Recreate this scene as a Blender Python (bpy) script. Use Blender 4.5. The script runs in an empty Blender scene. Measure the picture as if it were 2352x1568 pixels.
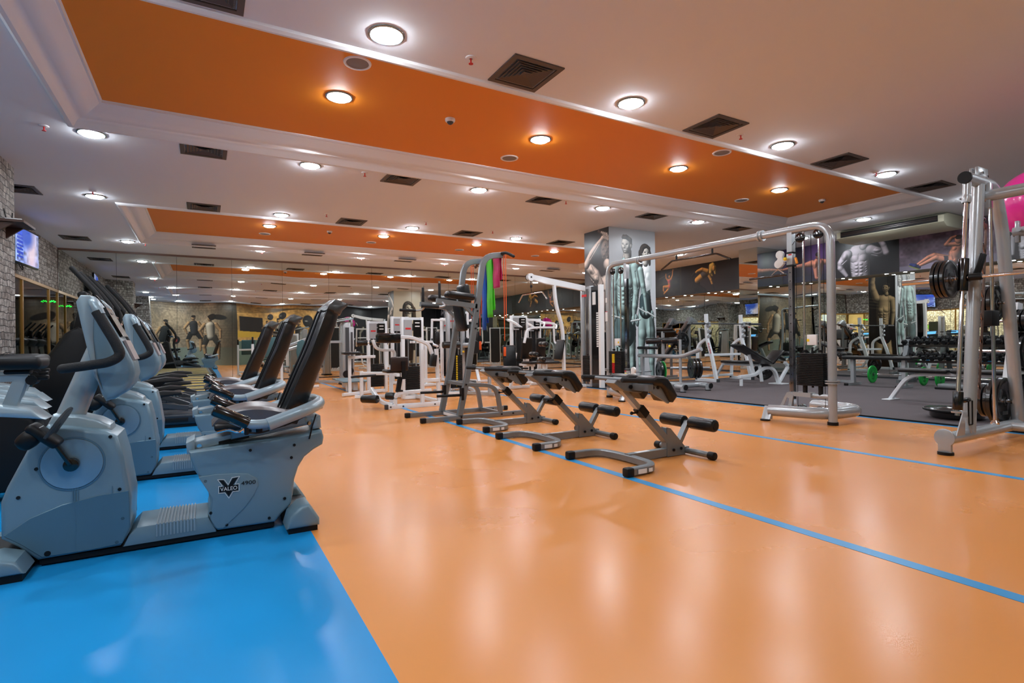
import bpy, bmesh, math, random
import numpy as np
from mathutils import Vector, Matrix
random.seed(7)
SC = bpy.context.scene
COL = SC.collection
PI = math.pi

# ------------------------------------------------------------------ camera
F_PX = 1235.157
YAW, PITCH, ROLL = 0.520172633, 0.00292394972, -0.012303272
cam_data = bpy.data.cameras.new('camera')
cam_data.sensor_width = 36.0
cam_data.lens = F_PX / 2352 * 36.0
cam_data.clip_start = 0.02
cam = bpy.data.objects.new('camera', cam_data)
COL.objects.link(cam)
_f = Vector((math.sin(YAW) * math.cos(PITCH), math.cos(YAW) * math.cos(PITCH), math.sin(PITCH)))
_r = Vector((math.cos(YAW), -math.sin(YAW), 0))
_u = _r.cross(_f)
_c, _s = math.cos(ROLL), math.sin(ROLL)
_R, _U = _c * _r + _s * _u, -_s * _r + _c * _u
cam.matrix_world = Matrix(((_R.x, _U.x, -_f.x, 0), (_R.y, _U.y, -_f.y, 0), (_R.z, _U.z, -_f.z, 0.95), (0, 0, 0, 1)))
SC.camera = cam

# ------------------------------------------------------------------ world, exposure
w = bpy.data.worlds.new('world')
SC.world = w
w.use_nodes = True
w.node_tree.nodes['Background'].inputs[0].default_value = (0.75, 0.85, 1.0, 1)
w.node_tree.nodes['Background'].inputs[1].default_value = 0.25
SC.view_settings.view_transform = 'Standard'
SC.view_settings.look = 'None'
SC.view_settings.gamma = 1.0
SC.view_settings.use_curve_mapping = False
SC.view_settings.exposure = 1.42
LAMP = 80.0          # strength of the ceiling downlights

# ------------------------------------------------------------------ materials
def lin(c):
    return tuple(((x / 255) / 12.92 if x / 255 <= 0.04045 else ((x / 255 + 0.055) / 1.055) ** 2.4) for x in c)

MATS = {}
def mat(name, rgb=(128, 128, 128), rough=0.5, metal=0.0, emis=None, es=0.0, bump=0.0, bscale=40.0, var=0.0, vscale=6.0, coat=0.0, spec=0.5):
    if name in MATS:
        return MATS[name]
    m = bpy.data.materials.new(name)
    m.use_nodes = True
    nt = m.node_tree
    b = nt.nodes['Principled BSDF']
    c = lin(rgb)
    b.inputs['Base Color'].default_value = (*c, 1)
    b.inputs['Roughness'].default_value = rough
    b.inputs['Metallic'].default_value = metal
    b.inputs['Specular IOR Level'].default_value = spec
    if coat:
        b.inputs['Coat Weight'].default_value = coat
        b.inputs['Coat Roughness'].default_value = 0.08
    if emis:
        b.inputs['Emission Color'].default_value = (*lin(emis), 1)
        b.inputs['Emission Strength'].default_value = es
    tc = nt.nodes.new('ShaderNodeTexCoord')
    if var:
        n = nt.nodes.new('ShaderNodeTexNoise')
        n.inputs['Scale'].default_value = vscale
        n.inputs['Detail'].default_value = 5
        mx = nt.nodes.new('ShaderNodeMixRGB')
        nt.links.new(tc.outputs['Object'], n.inputs['Vector'])
        nt.links.new(n.outputs['Fac'], mx.inputs['Fac'])
        mx.inputs['Color1'].default_value = (*[x * (1 - var) for x in c], 1)
        mx.inputs['Color2'].default_value = (*[min(1, x * (1 + var)) for x in c], 1)
        nt.links.new(mx.outputs['Color'], b.inputs['Base Color'])
    if bump:
        n = nt.nodes.new('ShaderNodeTexNoise')
        n.inputs['Scale'].default_value = bscale
        n.inputs['Detail'].default_value = 3
        bp = nt.nodes.new('ShaderNodeBump')
        bp.inputs['Strength'].default_value = bump
        bp.inputs['Distance'].default_value = 0.01
        nt.links.new(tc.outputs['Object'], n.inputs['Vector'])
        nt.links.new(n.outputs['Fac'], bp.inputs['Height'])
        nt.links.new(bp.outputs['Normal'], b.inputs['Normal'])
    MATS[name] = m
    return m

M_CEIL = mat('ceiling_paint', (232, 234, 238), 0.8, bump=0.05, bscale=120)
M_OR = mat('orange_ceiling_paint', (238, 142, 26), 0.6, bump=0.04, bscale=120)
M_TRIM = mat('moulding_paint', (234, 234, 236), 0.6)
M_WHITE = mat('white_steel', (224, 230, 234), 0.28, coat=0.3)
M_CREAM = mat('cream_steel', (226, 216, 196), 0.35)
M_SILV = mat('silver_paint', (172, 178, 182), 0.25, metal=0.35, coat=0.5)
M_GREY = mat('grey_steel', (125, 131, 134), 0.32, metal=0.45)
M_GREYD = mat('dark_grey_steel', (70, 74, 78), 0.4, metal=0.4)
M_CHROME = mat('chrome', (215, 215, 218), 0.08, metal=1.0)
M_BLACK = mat('black_rubber', (12, 13, 15), 0.5, spec=0.3)
M_BLKG = mat('black_gloss', (7, 7, 9), 0.18, coat=0.5)
M_VINYL = mat('black_vinyl', (16, 17, 19), 0.32, bump=0.25, bscale=25)
M_LEATH = mat('worn_leather', (24, 24, 26), 0.28, bump=0.3, bscale=14)
M_FOAM = mat('foam_grip', (17, 20, 23), 0.75, bump=0.3, bscale=200)
M_BIKE = mat('bike_shell_grey', (112, 140, 154), 0.32, metal=0.1, bump=0.06, bscale=500)
M_BIKEL = mat('bike_shell_light', (148, 168, 178), 0.32, metal=0.25)
M_BIKED = mat('bike_shell_dark', (84, 118, 136), 0.4, metal=0.2)
M_DISC = mat('bike_disc', (132, 160, 176), 0.3, metal=0.4)
M_SEATG = mat('seat_brown_grey', (98, 92, 92), 0.35, bump=0.2, bscale=30)
M_GOLD = mat('gold_frame', (176, 134, 70), 0.3, metal=0.7)
M_RED = mat('red_paint', (200, 30, 34), 0.4)
M_YEL = mat('yellow_plastic', (240, 205, 30), 0.4)
M_GREEN = mat('green_plate', (20, 160, 60), 0.35)
M_PINK = mat('pink_vinyl', (240, 50, 160), 0.22, coat=0.4)
M_VENT = mat('vent_metal', (92, 82, 76), 0.5, metal=0.3)
M_VENTD = mat('vent_dark', (16, 14, 14), 0.8)
M_STICK = mat('sticker_white', (225, 228, 228), 0.5)
M_BLUEB = mat('blue_band', (0, 90, 190), 0.5)
M_GRNB = mat('green_band', (90, 215, 50), 0.5)
M_PNKB = mat('pink_band', (200, 40, 100), 0.5)
M_ORT = mat('orange_tube', (230, 90, 20), 0.4)
M_TURQ = mat('teal_pad', (52, 92, 98), 0.5)
M_SPK = mat('speaker_mesh', (140, 132, 130), 0.7)
M_BROWN = mat('bronze_shade', (70, 44, 34), 0.35)
M_WOOD = mat('ledge_wood', (140, 124, 100), 0.5, var=0.5, vscale=3)
M_TVF = mat('tv_bezel', (14, 14, 16), 0.2)
M_LAMP = mat('lamp_lens', (240, 245, 250), 0.3, emis=(236, 244, 252), es=LAMP)
M_LAMPS = mat('spot_lens', (240, 245, 250), 0.3, emis=(226, 243, 255), es=25)
M_RING = mat('lamp_ring', (150, 160, 164), 0.2, metal=0.7)
M_AC = mat('ac_body', (186, 184, 160), 0.4)
M_ORW = mat('orange_screen', (200, 110, 20), 0.5, var=0.3, vscale=5)
M_TIRE = mat('plate_rubber', (16, 17, 19), 0.25, coat=0.3)

# floor: glossy sheet with faint clouding
def floor_mat(name, rgb, rough, var, bump, bs, scale=0.9, rvar=0.08):
    m = mat(name, rgb, rough, spec=0.24)
    nt = m.node_tree
    b = nt.nodes['Principled BSDF']
    tc = nt.nodes.new('ShaderNodeTexCoord')
    n = nt.nodes.new('ShaderNodeTexNoise'); n.inputs['Scale'].default_value = scale; n.inputs['Detail'].default_value = 6
    n2 = nt.nodes.new('ShaderNodeTexNoise'); n2.inputs['Scale'].default_value = bs; n2.inputs['Detail'].default_value = 2
    mx = nt.nodes.new('ShaderNodeMixRGB')
    c = lin(rgb)
    mx.inputs['Color1'].default_value = (*[x * (1 - var) for x in c], 1)
    mx.inputs['Color2'].default_value = (*[min(1, x * (1 + var)) for x in c], 1)
    mr = nt.nodes.new('ShaderNodeMapRange')
    mr.inputs['To Min'].default_value = rough - rvar; mr.inputs['To Max'].default_value = rough + rvar
    bp = nt.nodes.new('ShaderNodeBump'); bp.inputs['Strength'].default_value = bump; bp.inputs['Distance'].default_value = 0.01
    nt.links.new(tc.outputs['Object'], n.inputs['Vector']); nt.links.new(tc.outputs['Object'], n2.inputs['Vector'])
    nt.links.new(n.outputs['Fac'], mx.inputs['Fac']); nt.links.new(mx.outputs['Color'], b.inputs['Base Color'])
    nt.links.new(n.outputs['Fac'], mr.inputs['Value']); nt.links.new(mr.outputs['Result'], b.inputs['Roughness'])
    nt.links.new(n2.outputs['Fac'], bp.inputs['Height'])
    if bump > .1: nt.links.new(bp.outputs['Normal'], b.inputs['Normal'])
    return m
M_FO = floor_mat('floor_orange', (210, 138, 72), 0.26, 0.05, 0.05, 160)
M_FB = floor_mat('floor_blue', (26, 140, 204), 0.24, 0.10, 0.05, 160)
M_FM = floor_mat('floor_rubber_mat', (92, 84, 86), 0.75, 0.25, 0.6, 220, scale=2.2)
M_LINE = mat('blue_floor_line', (44, 140, 196), 0.35)

def stone_mat():
    m = bpy.data.materials.new('split_stone'); m.use_nodes = True; MATS['stone'] = m
    nt = m.node_tree; b = nt.nodes['Principled BSDF']; b.inputs['Roughness'].default_value = 0.75
    tc = nt.nodes.new('ShaderNodeTexCoord')
    sp = nt.nodes.new('ShaderNodeSeparateXYZ'); ad = nt.nodes.new('ShaderNodeMath'); ad.operation = 'ADD'
    cb = nt.nodes.new('ShaderNodeCombineXYZ')
    nt.links.new(tc.outputs['Object'], sp.inputs[0])
    nt.links.new(sp.outputs['X'], ad.inputs[0]); nt.links.new(sp.outputs['Y'], ad.inputs[1])
    nt.links.new(ad.outputs[0], cb.inputs['X']); nt.links.new(sp.outputs['Z'], cb.inputs['Y'])
    wn = nt.nodes.new('ShaderNodeTexNoise'); wn.inputs['Scale'].default_value = 5; wn.inputs['Detail'].default_value = 2
    nt.links.new(cb.outputs[0], wn.inputs['Vector'])
    vm = nt.nodes.new('ShaderNodeVectorMath'); vm.operation = 'MULTIPLY_ADD'
    vm.inputs[1].default_value = (0.07, 0.07, 0); nt.links.new(wn.outputs['Color'], vm.inputs[0]); nt.links.new(cb.outputs[0], vm.inputs[2])
    br = nt.nodes.new('ShaderNodeTexBrick'); br.inputs['Scale'].default_value = 1.0
    br.inputs['Brick Width'].default_value = 0.13; br.inputs['Row Height'].default_value = 0.085
    br.inputs['Mortar Size'].default_value = 0.006; br.inputs['Mortar Smooth'].default_value = 0.6; br.inputs['Bias'].default_value = 0.1
    br.offset = 0.4; br.squash = 0.7; br.squash_frequency = 3
    br.inputs['Color1'].default_value = (*lin((226, 220, 212)), 1); br.inputs['Color2'].default_value = (*lin((150, 140, 132)), 1)
    br.inputs['Mortar'].default_value = (*lin((34, 28, 26)), 1)
    nt.links.new(vm.outputs[0], br.inputs['Vector'])
    n2 = nt.nodes.new('ShaderNodeTexNoise'); n2.inputs['Scale'].default_value = 14; n2.inputs['Detail'].default_value = 6; n2.inputs['Roughness'].default_value = 0.7
    nt.links.new(cb.outputs[0], n2.inputs['Vector'])
    rp = nt.nodes.new('ShaderNodeValToRGB'); rp.color_ramp.elements[0].position = 0.36; rp.color_ramp.elements[1].position = 0.62
    rp.color_ramp.elements[0].color = (0.14, 0.12, 0.11, 1); rp.color_ramp.elements[1].color = (1, 1, 1, 1)
    nt.links.new(n2.outputs['Fac'], rp.inputs['Fac'])
    mx = nt.nodes.new('ShaderNodeMixRGB'); mx.blend_type = 'MULTIPLY'; mx.inputs['Fac'].default_value = 0.8
    nt.links.new(br.outputs['Color'], mx.inputs['Color1']); nt.links.new(rp.outputs['Color'], mx.inputs['Color2'])
    nt.links.new(mx.outputs['Color'], b.inputs['Base Color'])
    bp = nt.nodes.new('ShaderNodeBump'); bp.inputs['Strength'].default_value = 0.9; bp.inputs['Distance'].default_value = 0.03
    nt.links.new(mx.outputs['Color'], bp.inputs['Height']); nt.links.new(bp.outputs['Normal'], b.inputs['Normal'])
    return m
M_STONE = stone_mat()

def mirror_mat():
    m = mat('mirror_glass', (214, 218, 212), 0.0, metal=1.0)
    nt = m.node_tree; b = nt.nodes['Principled BSDF']
    tc = nt.nodes.new('ShaderNodeTexCoord'); n = nt.nodes.new('ShaderNodeTexNoise')
    n.inputs['Scale'].default_value = 0.8; n.inputs['Detail'].default_value = 0
    bp = nt.nodes.new('ShaderNodeBump'); bp.inputs['Strength'].default_value = 0.25; bp.inputs['Distance'].default_value = 0.02
    nt.links.new(tc.outputs['Object'], n.inputs['Vector']); nt.links.new(n.outputs['Fac'], bp.inputs['Height'])
    nt.links.new(bp.outputs['Normal'], b.inputs['Normal'])
    return m
M_MIR = mirror_mat()

def glass_mat():
    m = bpy.data.materials.new('window_glass'); m.use_nodes = True
    nt = m.node_tree; nt.nodes.remove(nt.nodes['Principled BSDF'])
    o = nt.nodes['Material Output']
    t = nt.nodes.new('ShaderNodeBsdfTransparent'); t.inputs[0].default_value = (0.9, 0.93, 0.88, 1)
    g = nt.nodes.new('ShaderNodeBsdfGlossy'); g.inputs['Roughness'].default_value = 0.0
    fr = nt.nodes.new('ShaderNodeFresnel'); fr.inputs[0].default_value = 1.5
    mx = nt.nodes.new('ShaderNodeMixShader')
    nt.links.new(fr.outputs[0], mx.inputs[0]); nt.links.new(t.outputs[0], mx.inputs[1]); nt.links.new(g.outputs[0], mx.inputs[2])
    nt.links.new(mx.outputs[0], o.inputs[0])
    return m
M_GLASS = glass_mat()

def print_mat():
    m = bpy.data.materials.new('printed_film'); m.use_nodes = True
    nt = m.node_tree; b = nt.nodes['Principled BSDF']; b.inputs['Roughness'].default_value = 0.35
    a = nt.nodes.new('ShaderNodeAttribute'); a.attribute_name = 'Col'
    nt.links.new(a.outputs['Color'], b.inputs['Base Color'])
    return m
M_PRINT = print_mat()

def screen_mat():
    m = bpy.data.materials.new('tv_picture'); m.use_nodes = True
    nt = m.node_tree; b = nt.nodes['Principled BSDF']; b.inputs['Roughness'].default_value = 0.1; b.inputs['Base Color'].default_value = (0, 0, 0, 1)
    a = nt.nodes.new('ShaderNodeAttribute'); a.attribute_name = 'Col'
    nt.links.new(a.outputs['Color'], b.inputs['Emission Color']); b.inputs['Emission Strength'].default_value = 0.42
    return m
M_SCREEN = screen_mat()

# ------------------------------------------------------------------ mesh helpers
class MB:
    def __init__(s):
        s.V, s.F, s.I, s.mi = [], [], [], 0
    def add(s, vs, fs):
        o = len(s.V)
        s.V += [tuple(v) for v in vs]
        s.F += [tuple(i + o for i in f) for f in fs]
        s.I += [s.mi] * len(fs)
        return s
    def box(s, c, d, R=None):
        x, y, z = d[0] / 2, d[1] / 2, d[2] / 2
        vs = [Vector((a * x, b * y, e * z)) for a in (-1, 1) for b in (-1, 1) for e in (-1, 1)]
        if R is not None: vs = [R @ v for v in vs]
        c = Vector(c)
        return s.add([v + c for v in vs], [(0, 1, 3, 2), (4, 6, 7, 5), (0, 4, 5, 1), (2, 3, 7, 6), (0, 2, 6, 4), (1, 5, 7, 3)])
    def b2(s, x0, x1, y0, y1, z0, z1):
        return s.box(((x0 + x1) / 2, (y0 + y1) / 2, (z0 + z1) / 2), (abs(x1 - x0), abs(y1 - y0), abs(z1 - z0)))
    def rbox(s, c, d, r=0.02, seg=2, R=None, taper=None):
        bm = bmesh.new()
        bmesh.ops.create_cube(bm, size=1)
        for v in bm.verts:
            v.co = Vector((v.co.x * d[0], v.co.y * d[1], v.co.z * d[2]))
            if taper: v.co = taper(v.co)
        r = min(r, min(d) * 0.49)
        bmesh.ops.bevel(bm, geom=bm.edges[:], offset=r, segments=seg, profile=0.5, affect='EDGES')
        bm.verts.index_update()
        c = Vector(c)
        vs = [((R @ v.co) if R is not None else v.co.copy()) + c for v in bm.verts]
        fs = [tuple(v.index for v in f.verts) for f in bm.faces]
        bm.free()
        return s.add(vs, fs)
    def frame_axes(s, d, up=(0, 0, 1)):
        d = Vector(d).normalized(); up = Vector(up)
        if abs(d.dot(up)) > 0.99: up = Vector((0, 1, 0)) if abs(d.z) > .9 else Vector((1, 0, 0))
        a = d.cross(up).normalized(); b = a.cross(d).normalized()
        return a, b
    def bar(s, p0, p1, w, h, up=(0, 0, 1), r=0.0):
        p0, p1 = Vector(p0), Vector(p1); a, b = s.frame_axes(p1 - p0, up)
        R = Matrix((a, (p1 - p0).normalized(), b)).transposed()
        L = (p1 - p0).length
        if r: return s.rbox((p0 + p1) / 2, (w, L, h), r, 2, R)
        return s.box((p0 + p1) / 2, (w, L, h), R)
    def cyl(s, p0, p1, r, r2=None, n=16):
        r2 = r if r2 is None else r2
        p0, p1 = Vector(p0), Vector(p1); a, b = s.frame_axes(p1 - p0)
        vs = [p + (a * math.cos(t) + b * math.sin(t)) * q for p, q in ((p0, r), (p1, r2)) for t in [2 * PI * i / n for i in range(n)]]
        fs = [(i, (i + 1) % n, n + (i + 1) % n, n + i) for i in range(n)]
        fs += [tuple(range(n))[::-1], tuple(range(n, 2 * n))]
        return s.add(vs, fs)
    def rcyl(s, p0, p1, r, e=0.012, n=20):
        p0, p1 = Vector(p0), Vector(p1); L = (p1 - p0).length
        return s.lathe([(0, 0), (r - e, 0), (r - e * .3, e * .3), (r, e), (r, L - e), (r - e * .3, L - e * .3), (r - e, L), (0, L)], p0, p1 - p0, n)
    def lathe(s, prof, o, ax, n=20):
        o = Vector(o); ax = Vector(ax).normalized(); a, b = s.frame_axes(ax)
        vs, fs = [], []
        for r, t in prof:
            for i in range(n):
                q = 2 * PI * i / n
                vs.append(o + ax * t + (a * math.cos(q) + b * math.sin(q)) * max(r, 1e-5))
        for k in range(len(prof) - 1):
            for i in range(n):
                fs.append((k * n + i, k * n + (i + 1) % n, (k + 1) * n + (i + 1) % n, (k + 1) * n + i))
        return s.add(vs, fs)
    def path(s, pts, fil, n=6):
        P = [Vector(p) for p in pts]; out = [P[0]]
        for i in range(1, len(P) - 1):
            f = fil[i - 1] if isinstance(fil, (list, tuple)) else fil
            a, b = P[i - 1] - P[i], P[i + 1] - P[i]
            f = min(f, a.length * .49, b.length * .49)
            if f <= 1e-4: out.append(P[i]); continue
            A, B = P[i] + a.normalized() * f, P[i] + b.normalized() * f
            for k in range(n + 1):
                t = k / n; out.append(A * (1 - t) ** 2 + P[i] * 2 * t * (1 - t) + B * t * t)
        out.append(P[-1]); return out
    def sweep(s, pts, sec, up=(0, 0, 1), scale=None):
        P = [Vector(p) for p in pts]; m = len(sec); vs, fs = [], []
        up0 = Vector(up)
        for i, p in enumerate(P):
            d0 = (P[i] - P[i - 1]) if i else (P[1] - P[0]); d1 = (P[i + 1] - P[i]) if i < len(P) - 1 else d0
            d = (d0.normalized() + d1.normalized()).normalized()
            a = d.cross(up0)
            if a.length < 0.05: a = d.cross(Vector((0.31, 0.95, 0.05)) if i == 0 else lastb)
            a.normalize(); b = a.cross(d).normalized(); lastb = b
            k = scale(i / (len(P) - 1)) if scale else 1
            for x, y in sec: vs.append(p + (a * x + b * y) * k)
        for i in range(len(P) - 1):
            for j in range(m):
                fs.append((i * m + j, i * m + (j + 1) % m, (i + 1) * m + (j + 1) % m, (i + 1) * m + j))
        fs += [tuple(range(m))[::-1], tuple(range((len(P) - 1) * m, len(P) * m))]
        return s.add(vs, fs)
    def tube(s, pts, r, fil=0.06, n=12, up=(0, 0, 1), fn=6, scale=None):
        return s.sweep(s.path(pts, fil, fn), [(r * math.cos(2 * PI * i / n), r * math.sin(2 * PI * i / n)) for i in range(n)], up, scale)
    def sq(s, pts, w, h, fil=0.06, up=(0, 0, 1), fn=6):
        c = min(w, h) * .12; x, y = w / 2, h / 2
        sec = [(-x + c, -y), (x - c, -y), (x, -y + c), (x, y - c), (x - c, y), (-x + c, y), (-x, y - c), (-x, -y + c)]
        return s.sweep(s.path(pts, fil, fn), sec, up)
    def prism(s, pts, y0, y1, bev=0.0, seg=2, plane='xz', grow=None):
        bm = bmesh.new()
        ar = sum(pts[i][0] * pts[(i + 1) % len(pts)][1] - pts[(i + 1) % len(pts)][0] * pts[i][1] for i in range(len(pts)))
        if ar < 0: pts = pts[::-1]
        v0 = [bm.verts.new((x, z, 0)) for x, z in pts]
        f = bm.faces.new(v0)
        r = bmesh.ops.extrude_face_region(bm, geom=[f])
        nv = [g for g in r['geom'] if isinstance(g, bmesh.types.BMVert)]
        for v in nv: v.co.z = abs(y1 - y0)
        bmesh.ops.recalc_face_normals(bm, faces=bm.faces[:])
        if bev:
            es = [e for e in bm.edges if abs(e.verts[0].co.z - e.verts[1].co.z) < 1e-6]
            bmesh.ops.bevel(bm, geom=es, offset=bev, segments=seg, profile=0.5, affect='EDGES', clamp_overlap=True)
        bm.verts.index_update(); lo = min(y0, y1)
        mp = {'xz': lambda v: (v.x, lo + v.z, v.y), 'yz': lambda v: (lo + v.z, v.x, v.y), 'xy': lambda v: (v.x, v.y, lo + v.z)}[plane]
        s.add([mp(v.co) for v in bm.verts], [tuple(v.index for v in f.verts) for f in bm.faces]); bm.free()
        return s
    def sphere(s, c, r, n=20, m=12, sc=(1, 1, 1)):
        c = Vector(c); vs = [c + Vector((0, 0, r * sc[2]))]; fs = []
        for i in range(1, m):
            p = PI * i / m
            for j in range(n):
                q = 2 * PI * j / n
                vs.append(c + Vector((math.sin(p) * math.cos(q) * r * sc[0], math.sin(p) * math.sin(q) * r * sc[1], math.cos(p) * r * sc[2])))
        vs.append(c - Vector((0, 0, r * sc[2]))); L = len(vs) - 1
        for j in range(n): fs.append((0, 1 + j, 1 + (j + 1) % n))
        for i in range(m - 2):
            for j in range(n):
                a = 1 + i * n + j; b = 1 + i * n + (j + 1) % n; fs.append((a, a + n, b + n, b))
        for j in range(n): fs.append((1 + (m - 2) * n + j, L, 1 + (m - 2) * n + (j + 1) % n))
        return s.add(vs, fs)
    def grid(s, f, nu, nv):
        vs = [f(i / nu, j / nv) for i in range(nu + 1) for j in range(nv + 1)]
        fs = [(i * (nv + 1) + j, (i + 1) * (nv + 1) + j, (i + 1) * (nv + 1) + j + 1, i * (nv + 1) + j + 1) for i in range(nu) for j in range(nv)]
        return s.add(vs, fs)
    def mesh(s, name, mats):
        me = bpy.data.meshes.new(name)
        me.from_pydata(s.V, [], s.F)
        for m in (mats if isinstance(mats, (list, tuple)) else [mats]): me.materials.append(m)
        me.polygons.foreach_set('material_index', s.I)
        bm = bmesh.new(); bm.from_mesh(me); bmesh.ops.recalc_face_normals(bm, faces=bm.faces[:]); bm.to_mesh(me); bm.free()
        me.polygons.foreach_set('use_smooth', [True] * len(me.polygons))
        me.set_sharp_from_angle(angle=math.radians(38))
        me.update()
        return me
    def build(s, name, mats, parent=None, label=None):
        o = bpy.data.objects.new(name, s.mesh(name, mats)); COL.objects.link(o)
        if parent: o.parent = parent
        if label: o['label'] = label
        return o

def tag(o, label, cat, group=None, kind=None):
    if label: o['label'] = label
    if cat: o['category'] = cat
    if group: o['group'] = group
    if kind: o['kind'] = kind
    return o
def struct(name, mb, mats):
    o = mb.build(name, mats); o['kind'] = 'structure'; return o
def thing(name, label, cat, loc=(0, 0, 0), rz=0, group=None):
    o = bpy.data.objects.new(name, None); COL.objects.link(o)
    o.empty_display_size = 0.1; o.location = loc; o.rotation_euler = (0, 0, rz)
    return tag(o, label, cat, group)
def copy_tree(o, parent=None):
    c = o.copy(); COL.objects.link(c)
    if parent: c.parent = parent
    for ch in list(o.children): copy_tree(ch, c)
    return c
def dup(o, loc, rz=None, label=None):
    c = copy_tree(o); c.location = loc
    if rz is not None: c.rotation_euler = (0, 0, rz)
    if label: c['label'] = label
    return c
def text_mb(txt, size, o, ux, uy, depth=0.002, bold=False, sx=1.0):
    """lettering as geometry: o origin (centre), ux text direction, uy up"""
    cu = bpy.data.curves.new('t', 'FONT'); cu.body = txt; cu.size = size; cu.extrude = depth; cu.align_x = 'CENTER'; cu.align_y = 'CENTER'
    cu.offset = size * 0.018 if bold else 0; cu.resolution_u = 3
    ob = bpy.data.objects.new('t', cu); COL.objects.link(ob)
    dg = bpy.context.evaluated_depsgraph_get(); me = bpy.data.meshes.new_from_object(ob.evaluated_get(dg))
    ux, uy, o = Vector(ux).normalized(), Vector(uy).normalized(), Vector(o); n = ux.cross(uy)
    mb = MB(); mb.add([o + ux * v.co.x * sx + uy * v.co.y + n * v.co.z for v in me.vertices], [tuple(p.vertices) for p in me.polygons])
    bpy.data.objects.remove(ob); bpy.data.curves.remove(cu); bpy.data.meshes.remove(me)
    return mb
def RotY(a): return Matrix.Rotation(a, 3, 'Y')
def RotX(a): return Matrix.Rotation(a, 3, 'X')
def RotZ(a): return Matrix.Rotation(a, 3, 'Z')
def ordn(i): return ['first', 'second', 'third', 'fourth', 'fifth', 'sixth', 'seventh', 'eighth', 'ninth', 'tenth', 'eleventh', 'twelfth', 'thirteenth', 'fourteenth', 'fifteenth', 'sixteenth', 'seventeenth', 'eighteenth', 'nineteenth', 'twentieth'][i]
# ================================================================== ROOM
HC, HT = 3.35, 3.545
XL, XR, YB, YF = -3.0, 13.8, -0.7, 16.44
XB = 13.45                       # face of the soffit over the right mirror
YM = 9.0                         # far end of the rubber mat
m = MB(); m.b2(0.467, XR, YB, YF + .1, -0.1, 0); struct('floor', m, M_FO)
m = MB(); m.b2(XL, 0.467, YB, YF + .1, -0.1, 0); struct('floor', m, M_FB)
m = MB(); m.b2(6.99, XR, YB, YM, 0, 0.018); struct('floor', m, M_FM)
m = MB(); m.b2(6.965, 6.99, YB, YM, 0, 0.02); m.b2(6.965, XR, YM, YM + .025, 0, 0.02); struct('trim_1', m, M_BLACK)
for i, (x, y0, y1) in enumerate(((2.565, YB, 15.9), (4.735, YB, 15.9), (6.93, YB, YM))):
    m = MB(); m.b2(x - .035, x + .035, y0, y1, 0, 0.0015); struct('trim_%d' % (i + 2), m, M_LINE)

TRAYS = [(-1.2, 11.1, 4.41, 7.29), (-1.2, 11.1, 10.96, 14.67), (-1.2, 11.1, -2.2, 0.35)]
m = MB()
ys = [YB]
for t in sorted(TRAYS, key=lambda t: t[2]): ys += [max(t[2], YB), t[3]]
ys = sorted(set(ys)) + [YF + .1]
def inside(y): return any(t[2] < y < t[3] for t in TRAYS)
for a, b in zip(ys[:-1], ys[1:]):
    if inside((a + b) / 2):
        m.b2(XL, -1.2, a, b, HC, HC + .4); m.b2(11.1, XR, a, b, HC, HC + .4)
    else:
        m.b2(XL, XR, a, b, HC, HC + .4)
m.b2(XL - 3.2, XL - .05, 1, YF + .1, HC, HC + .1)
struct('ceiling', m, M_CEIL)
for k, (x0, x1, y0, y1) in enumerate(TRAYS):
    m = MB(); m.b2(x0, x1, max(y0, YB), y1, HT, HT + .2); struct('ceiling', m, M_OR)
    prof = [(-.05, 0.0), (-.045, -.022), (-.02, -.038), (.01, -.034), (.03, -.012), (.04, .012), (.055, .03), (.075, .045), (.085, .05), (.10, .05), (.14, .07), (.19, .105), (.235, .14), (.262, .16), (.27, .168), (.29, .168), (.292, .192), (.30, .195)]
    m = MB(); n = len(prof)
    vs = []
    for (cx, cy, sx, sy) in ((x0, y0, 1, 1), (x1, y0, -1, 1), (x1, y1, -1, -1), (x0, y1, 1, -1)):
        vs += [(cx + sx * a, cy + sy * a, HC + b) for a, b in prof]
    fs = []
    for c in range(4):
        d = (c + 1) % 4
        fs += [(c * n + i, d * n + i, d * n + i + 1, c * n + i + 1) for i in range(n - 1)]
    m.add(vs, fs); struct('trim_%d' % (5 + k), m, M_TRIM)

# walls ---------------------------------------------------------------
ZW = 2.34
m = MB()
m.b2(XL - .15, XL, YB, YF, ZW, HC)
m.b2(XL - .15, XL, YB, 1.9, 0, ZW)
m.b2(XL - .15, XL, YB, YF, 0, 0.08)
struct('wall_left', m, M_STONE)
m = MB(); m.b2(XL, -2.17, 8.65, 9.47, 0, HC); m.b2(XL, -2.17, 1.8, 2.62, 0, HC); struct('wall_left_pillar', m, M_STONE)
m = MB(); m.b2(-2.998, -2.99, YF - .03, YF - .01, ZW, HC); struct('trim_8', m, M_BROWN)
m = MB(); m.b2(XL - 3.3, XR + .1, YF + .03, YF + .15, 0, HC); struct('wall_back', m, M_GREYD)
m = MB(); m.b2(XL, XR, YF - .015, YF + .03, HC - .05, HC - .001); struct('trim_9', m, mat('mirror_edge', (120, 92, 80), 0.4))
m = MB(); m.b2(XR, XR + .12, YB, YF, 0, HC); struct('wall_right', m, M_GREYD)
m = MB(); m.b2(XB, XR, YB, 8.87, 2.43, HC); m.b2(XB, XR, 9.42, YF, 2.43, HC); struct('wall_right_soffit', m, M_WOOD)
m = MB(); m.b2(XL - .15, XR + .12, YB - .12, YB, 0, HC); struct('wall_front', m, M_GREYD)
m = MB(); m.b2(7.32, 8.62, 8.68, 9.5, 0, HC); struct('wall_pillar', m, mat('pillar_paint', (200, 202, 204), .6))
m = MB(); m.b2(12.42, XR, 8.89, 9.40, 0, HC); struct('wall_right_pillar', m, M_GREYD)

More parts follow.
